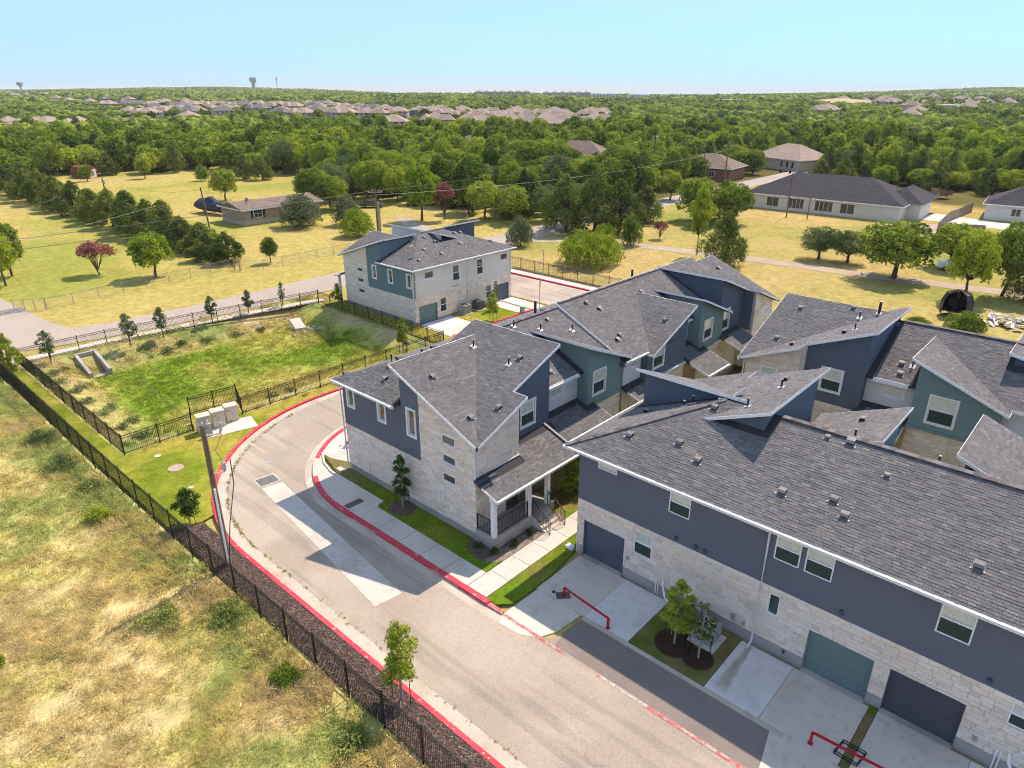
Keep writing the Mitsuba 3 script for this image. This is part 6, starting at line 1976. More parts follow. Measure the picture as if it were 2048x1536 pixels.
kw.put('kerb_weeds', 'm_leaf_weed')
tag('kerb_weeds', 'small dry weeds in the joint between gutter and asphalt', 'weeds', kind='stuff')

# ---------------------------------------------------------------- woods and far country
def ray_plan(px, r):
    """A plan position r metres out, px pixels (of 2048) right of the middle of the view."""
    a = math.atan2(px - 1024, 1510.0)
    return np.array([-math.cos(YAW) * math.cos(a) + math.sin(YAW) * math.sin(a), math.sin(YAW) * math.cos(a) + math.cos(YAW) * math.sin(a)]) * r


W1 = Polygon([(-238, 40), (-237, 52), (-223, 62), (-212, 73), (-206, 81), (-202, 92), (-186, 100), (-160, 103), (-140, 97), (-133, 85), (-124, 87), (-117, 93), (-103, 93), (-92, 94), (-84, 98), (-83, 500), (-300, 900), (-1600, 900), (-1600, -20), (-238, 0)])
W2 = Polygon([(-71, 186), (-60, 189), (-40, 190), (-20, 186), (0, 176), (60, 170), (60, 600), (-70, 700), (-71, 400)])
W3 = Polygon([(-83, 104), (-83, 128), (-92, 132), (-98, 128), (-98, 108)])
SUB = [(-1083, 383), (-800, 282), (-786, 294), (-663, 249), (-839, 332), (-533, 212), (-577, 241), (-902, 377), (-677, 297), (-541, 244), (-738, 338), (-614, 294), (-682, 338), (-577, 291), (-637, 333), (-657, 361), (-616, 352), (-465, 273), (-605, 363), (-657, 411), (-588, 378), (-473, 307), (-537, 364), (-446, 303), (-527, 372), (-431, 304), (-520, 379),
       (-1834, 450), (-1562, 398), (-2000, 530), (-1330, 321), (-1599, 455), (-1271, 375), (-1210, 372), (-1103, 365), (-537, 129), (-499, 125), (-466, 130), (-481, 145), (-510, 160)]
SUB2 = [(-428, 347), (-438, 375), (-411, 363), (-310, 248), (-309, 276), (-385, 355), (-347, 333), (-293, 287), (-254, 258), (-238, 268), (-304, 322), (-324, 354), (-379, 392), (-344, 386), (-286, 347), (-262, 295), (-226, 276), (-300, 372), (-318, 395), (-296, 400), (-239, 300)]
SUB3 = [(-306, 1090), (-390, 1466), (-281, 1113), (-235, 984), (-397, 1548), (-347, 1504), (-329, 1521), (-543, 2220), (-362, 1789), (-335, 1829), (-272, 1572), (-178, 1036), (-160, 1057), (-185, 1200), (-380, 2266), (-356, 2287), (-243, 1689), (-254, 931), (-171, 696), (-143, 566)]
rs = np.random.default_rng(61)
SUBX = [(x + rs.uniform(14, 26) * q, y + rs.uniform(8, 20)) for x, y in SUB[:27] for q in (-1, 1)][::1]
SUB2X = [(x + rs.uniform(-9, 9), y + rs.uniform(20, 34)) for x, y in SUB2[::1]]
SUB3X = [(x + rs.uniform(-60, 60), y + rs.uniform(-60, 60)) for x, y in SUB3 for q in (0, 1)]
MID = [(-187, 184, 16, 12), (-131, 171, 20, 13), (-131, 217, 15, 12), (-90, 176, 16, 12), (-86, 216, 18, 13)]
blocked = [(x, y, 13) for x, y in SUB + SUB2 + SUB3 + SUBX + SUB2X + SUB3X] + [(a, b, 11) for a, b, _, _ in MID]
BX = np.array([b[:2] for b in blocked])
BR = np.array([b[2] * 1.25 for b in blocked])
RT = np.array([math.sin(YAW), math.cos(YAW)])
FW = np.array([-math.cos(YAW), math.sin(YAW)])


def seen(x, y, m=1.0):
    a, b = x * FW[0] + y * FW[1], x * RT[0] + y * RT[1]
    return a > 20 and abs(b) < a * .70 * m + 14


zone = [('west', W1), ('right', W2), ('mid', W3)]
for _, Wp in zone:
    shapely.prepare(Wp)
cand = []
r = np.random.default_rng(900)
gxs = np.arange(-330, 40, 5.0)
gys = np.arange(-10, 360, 5.0)
for x in gxs:
    for y in gys:
        q = np.array([x, y]) + r.uniform(-2.2, 2.2, 2)
        d = math.hypot(*q)
        if d > 350 or not seen(*q):
            continue
        z = next((n for n, Wp in zone if shapely.contains_xy(Wp, *q)), None)
        if z is None or (-82.5 < q[0] < -70 and z != 'mid') or (np.hypot(*(BX - q).T) < BR).any():
            continue
        if d > 180 and r.random() < (d - 180) / 420:
            continue
        cand.append((d, q, z))
cand.sort(key=lambda c: c[0])
names = {'cedar': ('wood_cedar', 'dark evergreen cedar'), 'oak': ('wood_oak', 'mid green broad-leaved tree'), 'bright': ('wood_tree', 'bright yellow-green tree'), 'vine': ('vine_tree', 'grey-green vine covered tree')}
where_ = {'west': 'of the wood beyond the yellow yard', 'right': 'of the wood beyond the long low house', 'mid': 'of the copse beside the far road'}
tag('woodland', 'green mixed woodland stretching beyond the houses', 'woodland', kind='stuff')
nw = 0
for i, (d, q, z) in enumerate(cand):
    u = r.random()
    patch = float(meshkit.noise(np.array([q[0] * .03, q[1] * .03, 1.0]), 4))
    kind = 'cedar' if u < (.30 if patch < .5 else .12) or (z == 'right' and q[1] < 205 and u < .8) else 'bright' if u > .86 - .3 * (patch > .5) else 'vine' if u > .80 - .3 * (patch > .5) else 'oak'
    H = (r.uniform(4.6, 8.2) if r.random() < .8 else r.uniform(8.2, 10.5)) * (1.0 if kind != 'cedar' else .92)
    R = r.uniform(2.9, 4.6) * (.85 if kind == 'cedar' else 1)
    x, y = q
    if i < 300:
        p = {'cedar': f'cedar_{r.integers(3)}', 'oak': f'oak_{r.integers(4)}', 'bright': f'bright_{r.integers(3)}', 'vine': f'vine_{r.integers(2)}'}[kind]
        plant(names[kind][0], f'{names[kind][1]} {where_[z]}', p, x, y, H, R, 'tree', f'{names[kind][1]}s {where_[z]}', .2)
    else:
        p = {'cedar': f'low_cedar_{r.integers(2)}', 'oak': f'low_oak_{r.integers(3)}', 'bright': f'low_bright_{r.integers(2)}', 'vine': f'low_oak_{r.integers(3)}'}[kind]
        nw += 1
        h0, r0 = PROTO[p]
        inst(f'woodland__{nw:04d}', p, x, y, g1(x, y) - .2, R / r0, H / h0, float(r.uniform(0, 360)))


def far_patch(name, w, n, Rr, Hr, leaf_n, sd, size):
    r = np.random.default_rng(sd)
    ico = trimesh.creation.icosphere(1)
    iv, iF = np.asarray(ico.vertices), np.asarray(ico.faces)
    mb = MB()
    for _ in range(n):
        x, y = r.uniform(-w / 2, w / 2, 2)
        R, H = r.uniform(*Rr), r.uniform(*Hr)
        d = .72 + .5 * meshkit.fbm(iv * 1.7 + r.uniform(0, 50, 3), 2, 2)
        v = iv * d[:, None] * [R, R, H * .52] + [x, y, H * .5]
        mb.add(v, iF)
        if leaf_n:
            dd = unit(r.normal(size=(leaf_n, 3)))
            dd[:, 2] = np.abs(dd[:, 2]) * 1.1 - .15
            p = dd * [R, R, H * .52] * r.uniform(.82, 1.1, (leaf_n, 1)) + [x, y, H * .5]
            vv, ff = leaves(r, p, dd + r.normal(0, .6, (leaf_n, 3)), size)
            mb.add(vv, ff)
    v, f, _ = mb.mesh()
    scene['group_' + name] = {'type': 'shapegroup', 'trees': mikit.ply((v, f), 'm_leaf_far')}


for k in range(3):
    far_patch(f'patch_{k}', 34, 24, (2.6, 4.6), (5, 8.5), 150, 500 + k, .75)
for k in range(2):
    far_patch(f'wide_{k}', 125, 110, (4, 8), (6, 10), 26, 520 + k, 2.0)
r = np.random.default_rng(77)
HILLFIELD = Polygon([(-350, 880), (-280, 950), (-300, 1010), (-380, 940)])
for w, r0_, r1_, pn, kk in ((32, 340, 1000, 'patch', 3), (118, 1000, 4300, 'wide', 2)):
    n_ = int(r1_ / w) + 2
    for i in range(-n_, n_):
        for j in range(0, n_):
            x, y = i * w + r.uniform(-.2, .2) * w, j * w + r.uniform(-.2, .2) * w
            d = math.hypot(x, y)
            if not (r0_ <= d < r1_) or not seen(x, y, 1.06) or (-83 - w * .3 < x < -70 + w * .3 and y < 420):
                continue
            near = np.hypot(*(BX - [x, y]).T)
            if pn == 'patch' and (near < 25).any():
                continue
            if pn == 'wide' and ((near < 78).sum() > 0 or (np.hypot(*(np.array([(-992, 1063), (-901, 1147), (-683, 966), (-662, 1030), (-418, 850), (-940, 1020), (-860, 1100), (-660, 930), (-640, 990)]) - [x, y]).T) < 95).any() or HILLFIELD.buffer(55).contains(Point(x, y))):
                continue
            nw += 1
            inst(f'woodland__{nw:04d}', f'{pn}_{r.integers(kk)}', x, y, float(gz(np.array(x), np.array(y))) - .3, 1.0, float(r.uniform(.85, 1.15)) * (.6 if pn == 'patch' and (near < 70).any() else 1), float(r.uniform(0, 360)))

# garden trees between the far houses
for x, y in SUB + SUBX + SUB2 + SUB2X + SUB3 + SUB3X:
    for q in range(4):
        a = r.uniform(0, 2 * PI)
        d = r.uniform(11, 19)
        q_ = np.array([x + d * math.cos(a), y + d * math.sin(a)])
        if np.hypot(*(BX - q_).T).min() < 10:
            continue
        nw += 1
        p = ('low_oak_0', 'low_oak_1', 'low_bright_0', 'low_cedar_0')[r.integers(4)]
        sc_ = r.uniform(.7, 1.25)
        inst(f'woodland__{nw:04d}', p, *q_, float(gz(*map(np.array, q_))) - .2, sc_, sc_, float(r.uniform(0, 360)))

# ---------------------------------------------------------------- houses in the distance
def roofm(name, c):
    return mat(name, lambda p, n, uv: C3(c) * (.8 + .4 * N(p.x * 1.5, p.y * 1.5, p.z * 3)), .95, .1)


roofm('m_far_roof', (0.34, 0.265, 0.215))
roofm('m_far_roof_grey', (0.17, 0.16, 0.165))
roofm('m_brown_roof', (0.20, 0.155, 0.125))
roofm('m_dark_roof', (0.062, 0.058, 0.066))
mat('m_far_wall', (0.46, 0.40, 0.33), 0.9)
mat('m_far_blue', (0.12, 0.16, 0.22), 0.9)
mat('m_brick', lambda p, n, uv: C3(0.20, 0.105, 0.075) * (.8 + .4 * N(p.x * 6, p.y * 6, p.z * 12)), .95)
mat('m_dark_pane', (0.03, 0.04, 0.045), 0.15, 0.6)


def hip(mb, x0, x1, y0, y1, z0, z1, ov=.5, gable=False):
    x0, x1, y0, y1 = x0 - ov, x1 + ov, y0 - ov, y1 + ov
    w, d = x1 - x0, y1 - y0
    k = (min(w, d) / 2) if not gable else 0.0
    if w >= d:
        a, b = (x0 + k, (y0 + y1) / 2, z1), (x1 - k, (y0 + y1) / 2, z1)
        v = [(x0, y0, z0), (x1, y0, z0), (x1, y1, z0), (x0, y1, z0), a, b]
        f = [(0, 1, 5), (0, 5, 4), (2, 3, 4), (2, 4, 5), (1, 2, 5), (3, 0, 4), (3, 2, 1), (3, 1, 0)]
    else:
        a, b = ((x0 + x1) / 2, y0 + k, z1), ((x0 + x1) / 2, y1 - k, z1)
        v = [(x0, y0, z0), (x1, y0, z0), (x1, y1, z0), (x0, y1, z0), a, b]
        f = [(1, 2, 5), (1, 5, 4), (3, 0, 4), (3, 4, 5), (0, 1, 4), (2, 3, 5), (3, 2, 1), (3, 1, 0)]
    return mb.add(v, np.array(f))


def house_proto(name, w, d, zw, zr, roofmat, wallmat, wing):
    wl = MB().box(-w / 2, w / 2, -d / 2, d / 2, -1, zw)
    rf = hip(MB(), -w / 2, w / 2, -d / 2, d / 2, zw, zr)
    if wing:
        wl.box(-w / 2 - .01, -w / 2 + 5.6, -d / 2 - 3, -d / 2, -1, zw)
        hip(rf, -w / 2, -w / 2 + 5.6, -d / 2 - 3, d * .1, zw + .03, zr - .5)
    wn = MB()
    for k in range(4):
        x = -w / 2 + w * (k + .6) / 4.4
        for z in ((1.0,) if zw < 4 else (1.0, 3.8)):
            if wing and x < -w / 2 + 5.8:
                wn.box(x, x + 1.0, -d / 2 - 3.06, -d / 2 - 3.0, z, z + 1.3)
            else:
                wn.box(x, x + 1.0, -d / 2 - .06, -d / 2, z, z + 1.3)
    for y in (-d * .3, d * .05):
        for z in ((1.0,) if zw < 4 else (1.0, 3.8)):
            wn.box(w / 2, w / 2 + .06, y, y + 1.0, z, z + 1.3)
    P_ = lambda m, b: mikit.ply(m.mesh()[:2], b)
    scene['group_' + name] = {'type': 'shapegroup', 'wall': P_(wl, wallmat), 'roof': P_(rf, roofmat), 'window_stack': P_(wn, 'm_dark_pane')}


house_proto('house_0', 13, 11, 5.2, 8.4, 'm_far_roof', 'm_far_wall', True)
house_proto('house_1', 12, 12, 3.0, 6.6, 'm_far_roof', 'm_far_wall', False)
house_proto('house_2', 14, 10, 5.4, 8.6, 'm_far_roof_grey', 'm_far_wall', True)
house_proto('house_3', 12, 11, 5.2, 8.3, 'm_far_roof', 'm_far_blue', True)


def far_houses(lst, label, group, protos, rots, sc=1.08):
    for x, y in lst:
        key = nm('suburban_house')
        inst(key, protos[r.integers(len(protos))], x, y, float(gz(np.array(x), np.array(y))), sc, sc, float(rots[r.integers(len(rots))] + r.normal(0, 4)))
        tag(key, label, 'house', group)


far_houses(SUB[:27] + SUBX, 'tan roofed two-storey house in the left suburb beyond the wood', 'houses of the left suburb', ['house_0', 'house_0', 'house_1', 'house_2'], [20, 110, 65])
far_houses(SUB[27:35], 'small distant tan roofed house on the far left ridge', 'houses on the far left ridge', ['house_0', 'house_1'], [20, 110])
far_houses(SUB[35:], 'tan roofed house half hidden by trees at the left edge', 'houses at the left edge of the wood', ['house_1', 'house_0'], [20, 110], .9)
far_houses(SUB2 + SUB2X, 'tan roofed house of the close estate in the middle distance', 'houses of the middle estate', ['house_0', 'house_3', 'house_0'], [40, 130])
far_houses(SUB3 + SUB3X, 'pale tan roofed house on the hillside at the right', 'houses on the right hillside', ['house_0', 'house_1'], [10, 80], 1.2)


def house(key, label, x, y, w, d, zw, zr, roofmat, wallmat, rot=0, wins=(), chimney=None, wing=None, gable=False):
    tag(key, label, 'house')
    c, s_ = math.cos(rot), math.sin(rot)
    M = np.array([[c, -s_, 0, x], [s_, c, 0, y], [0, 0, 1, g1(x, y)], [0, 0, 0, 1]], float)
    wl = MB().box(-w / 2, w / 2, -d / 2, d / 2, -.3, zw)
    rf = hip(MB(), -w / 2, w / 2, -d / 2, d / 2, zw, zr, .55, gable)
    if gable:
        wl.add([(-w / 2, -d / 2, zw), (-w / 2, d / 2, zw), (-w / 2, 0, zr - .12), (w / 2, -d / 2, zw), (w / 2, d / 2, zw), (w / 2, 0, zr - .12)] if w >= d else [(-w / 2, -d / 2, zw), (w / 2, -d / 2, zw), (0, -d / 2, zr - .12), (-w / 2, d / 2, zw), (w / 2, d / 2, zw), (0, d / 2, zr - .12)], np.array([[0, 1, 2], [3, 5, 4]]))
    wl.put(f'{key}__wall', wallmat, M)
    rf.put(f'{key}__roof', roofmat, M)
    if wing:
        a0, a1, b0, b1, zz = wing
        MB().box(a0, a1, b0, b1, -.3, zw - .01).put(f'{key}__wing_wall', wallmat, M)
        hip(MB(), a0, a1, b0 - 0, b1 + 4, zw + .02, zz, .5).put(f'{key}__roof_001', roofmat, M)
    band = MB()
    for q in ((-w / 2 - .58, w / 2 + .58, -d / 2 - .60, -d / 2 - .56), (-w / 2 - .58, w / 2 + .58, d / 2 + .56, d / 2 + .60), (-w / 2 - .60, -w / 2 - .56, -d / 2 - .55, d / 2 + .55), (w / 2 + .56, w / 2 + .60, -d / 2 - .55, d / 2 + .55)):
        band.box(*q, zw - .14, zw + .05)
    band.put(f'{key}__fascia', 'm_trim', M)
    for a, b, z0, z1, n in wins:
        k = nm(f'{key}__window')
        fr = MB()
        fr.box(a - .06, b + .06, -d / 2 - .06, -d / 2 - .005, z0 - .06, z1 + .06)
        fr.put(k, 'm_vinyl', M)
        for i in range(n):
            MB().box(a + (b - a) * i / n + .04, a + (b - a) * (i + 1) / n - .04, -d / 2 - .085, -d / 2 - .062, z0, z1).put(nm(k + '__pane'), 'm_dark_pane', M)
    if chimney:
        MB().box(chimney[0] - .5, chimney[0] + .5, chimney[1] - .4, chimney[1] + .4, zw, zr + 1.2).put(f'{key}__chimney', 'm_brick', M)
    return M


M_ = house('long_house', 'long low house with a dark hipped roof and pale stone walls beyond the meadow', -48.0, 146.6, 28.5, 14.2, 2.75, 6.6, 'm_dark_roof', 'm_grey_stucco', .03,
           [(-10.0, -7.6, .6, 2.25, 2), (-5.6, -2.7, .6, 2.35, 4), (-.6, 2.7, .6, 2.35, 4), (4.1, 6.6, .6, 2.3, 2)], None, (9.0, 16.5, -2.5, 6.0, 5.2))
st = MB()
for a, b in ((-14.1, -10.4), (-7.3, -5.9), (-2.4, -.9), (3.0, 3.8), (6.9, 14.2), (-10.3, -7.4), (-5.8, -2.5), (-.8, 2.9), (3.9, 6.8)):
    top_ = 1.35 if b - a < 2.2 or a > 6 or a < -12 else .5
    z = 0
    while z < top_ - .02:
        x = a
        while x < b - .05:
            w_ = min(r.uniform(.35, .9), b - x)
            if r.random() < .9:
                st.box(x + .01, x + w_ - .01, -7.14, -7.1, z + .01, min(z + .24, top_))
            x += w_
        z += .25
st.put('long_house__stone', 'm_stone_0', M_)
tag('long_house__stone', kind='stuff')
for k in range(10):
    u = -11 + k * 2.0
    MB().box(u - .17, u + .17, .5, .85, 6.1, 6.72).put(nm('long_house__roof_vent'), 'm_vent_dark', M_)
house('mobile_home', 'tan mobile home with a low brown roof and shuttered window', -121.0, 66.8, 8.2, 15.2, 2.75, 3.75, 'm_brown_roof', 'm_tan_siding', 0, (), None, None, True)
mat('m_tan_siding', lambda p, n, uv: C3(0.36, 0.285, 0.225) * (.85 + .15 * ss(.1, .25, p.z * 6 - dr.floor(p.z * 6))), .8)
for k, (y0, y1) in enumerate(((61.0, 62.6), (68, 69.2))):
    kk = nm('mobile_home__window')
    MB().box(-116.9, -116.82, y0 - .08, y1 + .08, 1.12, 2.58).put(kk, 'm_vinyl')
    for i in range(2):
        for j in range(2):
            MB().box(-116.82, -116.79, y0 + (y1 - y0) * i / 2 + .04, y0 + (y1 - y0) * (i + 1) / 2 - .04, 1.2 + .65 * j, 1.78 + .65 * j).put(nm(kk + '__pane'), 'm_dark_pane')
    for y in (y0 - .55, y1 + .12):
        MB().box(-116.88, -116.8, y, y + .43, 1.1, 2.6).put(nm('mobile_home__shutter'), 'm_black')
MB().box(-125.13, -116.75, 59.15, 74.45, -.1, .72).put('mobile_home__skirting', 'm_far_wall')
tag('satellite_dish', 'dark satellite dish on the roof of the tan mobile home', 'satellite dish')
mb = MB()
for i in range(12):
    a, b = i * PI / 6, (i + 1) * PI / 6
    mb.add([(0, 0, -.12), (.42 * math.cos(a), .42 * math.sin(a), 0), (.42 * math.cos(b), .42 * math.sin(b), 0)], np.array([[0, 1, 2]]))
Md = np.array(T().translate([-119.2, 61.2, 3.95]).rotate([1, .4, 0], 60).matrix, float)
mb.put('satellite_dish__dish', 'm_steel_post', Md)
MB().cyl(-119.2, 61.2, 3.2, 3.95, .04, 6).put('satellite_dish__mast', 'm_steel_post')
house('wood_house', 'small brown roofed house deep in the wood', -187, 184, 14, 12, 3.0, 6.2, 'm_brown_roof', 'm_far_wall', .3)
house('wood_house_001', 'large brown roofed house with a plain wall at the edge of the wood', -131, 174, 19, 13, 3.4, 7.6, 'm_brown_roof', 'm_tan_siding', .35)
house('wood_house_002', 'brown roofed house among the trees right of the equipment pole', -131, 217, 15, 12, 3.0, 6.4, 'm_brown_roof', 'm_far_wall', .2)
house('brick_house', 'brown brick house with a chimney behind the far road', -90, 177, 15, 11, 3.2, 6.2, 'm_brown_roof', 'm_brick', .1, [(-3, -1.5, 1, 2.3, 2), (2, 3.5, 1, 2.3, 2)], (-6.4, -2.0))
house('brick_house_001', 'tan roofed house with narrow windows behind the bright round tree', -84, 216, 18, 13, 3.2, 7.0, 'm_far_roof', 'm_far_wall', -.35, [(2, 3, 1, 2.6, 1), (4, 5, 1, 2.6, 1), (6, 7, 1, 2.6, 1)])
house('edge_house', 'dark roofed pale house cut by the right edge', -14.5, 160.5, 18, 11, 2.8, 6.0, 'm_dark_roof', 'm_grey_stucco', .1, [(-5, -3.6, 1, 2.2, 2), (-1, .6, 1, 2.2, 2)], None, None)


def block(key, label, x, y, w, d, h, rot, wallm, roofmt, floors, cat='building'):
    tag(key, label, cat)
    c, s_ = math.cos(rot), math.sin(rot)
    z = float(gz(np.array(x), np.array(y))) + 2.0
    M = np.array([[c, -s_, 0, x], [s_, c, 0, y], [0, 0, 1, z], [0, 0, 0, 1]], float)
    MB().box(-w / 2, w / 2, -d / 2, d / 2, -3, h).put(f'{key}__wall', wallm, M)
    n = max(2, int(w / 14))
    rf = MB()
    for k in range(n):
        if roofmt != 'm_vinyl':
            hip(rf, -w / 2 + w * k / n + 1, -w / 2 + w * (k + 1) / n - 1, -d / 2, d / 2, h + .01 * (k % 2), h + 3.2, .8)
        else:
            rf.box(-w / 2 + w * k / n - .3, -w / 2 + w * (k + 1) / n - .31, -d / 2 - .3, d / 2 + .3, h, h + .6)
    rf.put(f'{key}__roof', roofmt, M)
    for f_ in range(floors):
        for k in range(int(w / 5)):
            x0 = -w / 2 + 1.5 + k * 5
            MB().box(x0, x0 + 2, -d / 2 - .08, -d / 2, 1 + f_ * 3.2, 2.9 + f_ * 3.2).put(nm(f'{key}__window'), 'm_dark_pane', M)


block('apartment_block', 'long tan apartment block on the horizon, left one', -992, 1063, 106, 18, 10.5, .73, 'm_far_wall', 'm_far_roof', 3)
block('apartment_block_001', 'long tan apartment block on the horizon, right one', -901, 1147, 92, 18, 10.5, .73, 'm_far_wall', 'm_far_roof', 3)
block('white_building', 'white flat roofed building right of the apartment blocks', -683, 966, 40, 16, 8, .73, 'm_white_stucco', 'm_vinyl', 2)
block('white_building_001', 'second white flat roofed building right of the apartment blocks', -662, 1030, 34, 16, 6.5, .73, 'm_white_stucco', 'm_vinyl', 2)
block('white_shed', 'long white roofed shed in the trees right of the middle', -418, 850, 42, 12, 4.5, .73, 'm_far_wall', 'm_vinyl', 0)
block('white_shed_001', 'white roofed barn below the right hillside', -162, 762, 16, 12, 4.5, .6, 'm_far_wall', 'm_vinyl', 0)
mb = MB().poly(HILLFIELD, 0, .5)
hv = np.array([(x, y) for x in np.linspace(-380, -265, 16) for y in np.linspace(870, 1015, 16)])
hz_ = gz(hv[:, 0], hv[:, 1]) + 7.5 * np.exp(-(((hv[:, 0] + 318) / 45) ** 2 + ((hv[:, 1] - 945) / 50) ** 2)) + 1.0
q_ = np.array([[i * 16 + j, (i + 1) * 16 + j, (i + 1) * 16 + j + 1, i * 16 + j + 1] for i in range(15) for j in range(15)])
scene['hill'] = mikit.ply((np.column_stack([hv, hz_]), q_), 'm_dry_hill', smooth=True)
mat('m_dry_hill', lambda p, n, uv: mix(C3(0.42, 0.33, 0.2), C3(0.36, 0.29, 0.14), FB(p.x * .05, p.y * .05, 0, 3)), .95)
tag('hill', kind='structure')
# water tower and masts on the skyline
def at_sky(px, r_):
    q = ray_plan(px, r_)
    return q[0], q[1], float(gz(np.array(q[0]), np.array(q[1])))


def tower(key, label, px, r_, h, R, rs):
    x, y, z = at_sky(px, r_)
    tag(key, label, 'water tower')
    MB().tube([(x, y, z - 5), (x, y, z + h * .18), (x, y, z + h * .62)], [rs * 1.25, rs, rs], 18).put(f'{key}__stem', 'm_tower', smooth=40)
    MB().tube([(x, y, z + h * .6), (x, y, z + h * .74), (x, y, z + h * .78), (x, y, z + h * .97), (x, y, z + h)], [rs, R * .86, R, R, R * .93], 24).put(f'{key}__tank', 'm_tower', smooth=40)


mat('m_tower', lambda p, n, uv: C3(0.30, 0.33, 0.34) * (.9 + .2 * N(p.x * .2, p.y * .2, p.z * .2)), .8)
tower('water_tower', 'pale water tower standing on the skyline at the left', 507, 2700, 46, 11.5, 5.5)
tower('water_tower_001', 'small distant water tower at the left end of the skyline', 40, 3000, 33, 10, 3)
x, y, z = at_sky(554, 2700)
tag('radio_mast', 'thin antenna mast beside the water tower on the skyline', 'mast')
MB().tube([(x, y, z - 2), (x, y, z + 50)], [.8, .6], 6).put('radio_mast__pole', 'm_steel_post')
MB().tube([(x, y, z + 40), (x, y, z + 49)], [2.2, 2.2], 8).put('radio_mast__antenna', 'm_steel_post')
MB().tube([(x, y, z + 29), (x, y, z + 35)], [1.7, 1.7], 8).put('radio_mast__antenna_001', 'm_steel_post')

# ---------------------------------------------------------------- vehicles and odds and ends in the yards
def wheel(key, M, x, y, r_=.36):
    k = nm(f'{key}__wheel')
    MB().tube([(x, y - .11, r_), (x, y + .11, r_)], r_, 18).put(k, 'm_black', M, smooth=40)
    MB().tube([(x, y - .12, r_), (x, y + .12, r_)], r_ * .55, 12).put(k + '__rim', 'm_galv', M)


def car(key, label, x, y, rot, paint, truck=False):
    tag(key, label, 'truck' if truck else 'car')
    M = np.array(T().translate([x, y, g1(x, y) + .02]).rotate([0, 0, 1], rot).matrix, float)
    pr = [(-2.25, .35), (2.25, .35), (2.3, .75), (1.2, .95), (-1.9, .98), (-2.3, .8)] if not truck else [(-2.9, .45), (2.7, .45), (2.75, 1.0), (1.5, 1.12), (-2.9, 1.12)]
    cab = [(-1.7, .97), (1.15, .95), (.45, 1.45), (-1.1, 1.47)] if not truck else [(-.4, 1.11), (1.6, 1.11), (1.0, 1.8), (-.25, 1.82)]

    def side(P, w):
        m = trimesh.creation.extrude_polygon(Polygon(P), 2 * w, engine='earcut')
        V = np.asarray(m.vertices)
        return np.stack([V[:, 0], w - V[:, 2], V[:, 1]], 1), np.asarray(m.faces)
    MB().add(*side(pr, .88)).put(f'{key}__body', paint, M)
    MB().add(*side(cab, .78)).put(f'{key}__cabin', paint, M)
    c = np.mean(cab, 0)
    win = [tuple(c + (np.array(q) - c) * .84) for q in cab]
    MB().add(*side(win, .80)).put(f'{key}__window', 'm_dark_pane', M)
    e = [cab[1], cab[2]]
    MB().add([(e[0][0] - .02, -.7, e[0][1] + .05), (e[0][0] - .02, .7, e[0][1] + .05), (e[1][0] + .05, .66, e[1][1] - .04), (e[1][0] + .05, -.66, e[1][1] - .04)], np.array([[0, 1, 2, 3]])).put(f'{key}__windscreen', 'm_dark_pane', M)
    for wx in ((-1.4, 1.4) if not truck else (-1.75, 1.75)):
        for wy in (-.83, .83):
            wheel(key, M, wx, wy)
    for wy in (-.6, .6):
        MB().box(2.28, 2.34, wy - .17, wy + .17, .62, .76).put(nm(f'{key}__headlight'), 'm_galv', M)
    if truck:
        for wy in (-1, 1):
            MB().box(-2.9, -.5, wy * .62 - .3, wy * .62 + .3, 1.13, 1.75).put(nm(f'{key}__tool_box'), paint, M)


mat('m_white_paint', (0.72, 0.72, 0.71), 0.25, 0.5)
mat('m_grey_paint', (0.06, 0.065, 0.075), 0.25, 0.5)
car('work_truck', 'white work truck with side tool boxes behind the trees at the right', -17.0, 107.0, 200, 'm_white_paint', True)
car('parked_car', 'dark grey car parked in the shade in front of the wood', -117.0, 86.5, 40, 'm_grey_paint')
tag('covered_boat', 'boat under a dark tarpaulin beside the tan mobile home', 'boat')
Mb = np.array(T().translate([-133.5, 61.5, -.05]).rotate([0, 0, 1], 8).matrix, float)
hull = []
for t in np.linspace(0, 1, 12):
    w = 1.25 * (1 - max(0, t - .55) ** 2 * 4.6)
    hull.append([(-4 + 8.6 * t, s_ * w * k, z_) for s_, k, z_ in ((-1, 1, 1.55), (-1, .75, .8), (0, 0, .45 + .9 * max(0, t - .7)), (1, .75, .8), (1, 1, 1.55))])
hv_ = np.array(hull).reshape(-1, 3)
hf_ = np.array([[i * 5 + j, (i + 1) * 5 + j, (i + 1) * 5 + j + 1, i * 5 + j + 1] for i in range(11) for j in range(4)])
MB().add(hv_, hf_).put('covered_boat__hull', 'm_boat', Mb, smooth=40)
tv = []
for t in np.linspace(0, 1, 12):
    w = 1.32 * (1 - max(0, t - .55) ** 2 * 4.5)
    h = 2.1 + .9 * math.sin(PI * min(1, t * 1.2)) + .25 * math.sin(t * 17)
    tv.append([(-4.1 + 8.7 * t, s_ * w, z_) for s_, z_ in ((-1, 1.2), (-.9, 1.75), (-.35, h), (.35, h), (.9, 1.75), (1, 1.2))])
tf = np.array([[i * 6 + j, (i + 1) * 6 + j, (i + 1) * 6 + j + 1, i * 6 + j + 1] for i in range(11) for j in range(5)])
MB().add(np.array(tv).reshape(-1, 3), tf).put('covered_boat__tarpaulin', 'm_tarp', Mb, smooth=True)
mat('m_boat', (0.05, 0.06, 0.08), .4)
mat('m_tarp', (0.045, 0.05, 0.065), .7)
for s_ in (-1, 1):
    wheel('covered_boat', Mb, -1.2, s_ * 1.05, .33)
MB().beam(np.array([-3.4, 0, .45]), np.array([5.8, 0, .45]), .14, .14).put('covered_boat__trailer', 'm_steel_post', Mb)
tag('red_shed', 'small red-brown shed with a rounded end at the far left of the yard', 'shed')
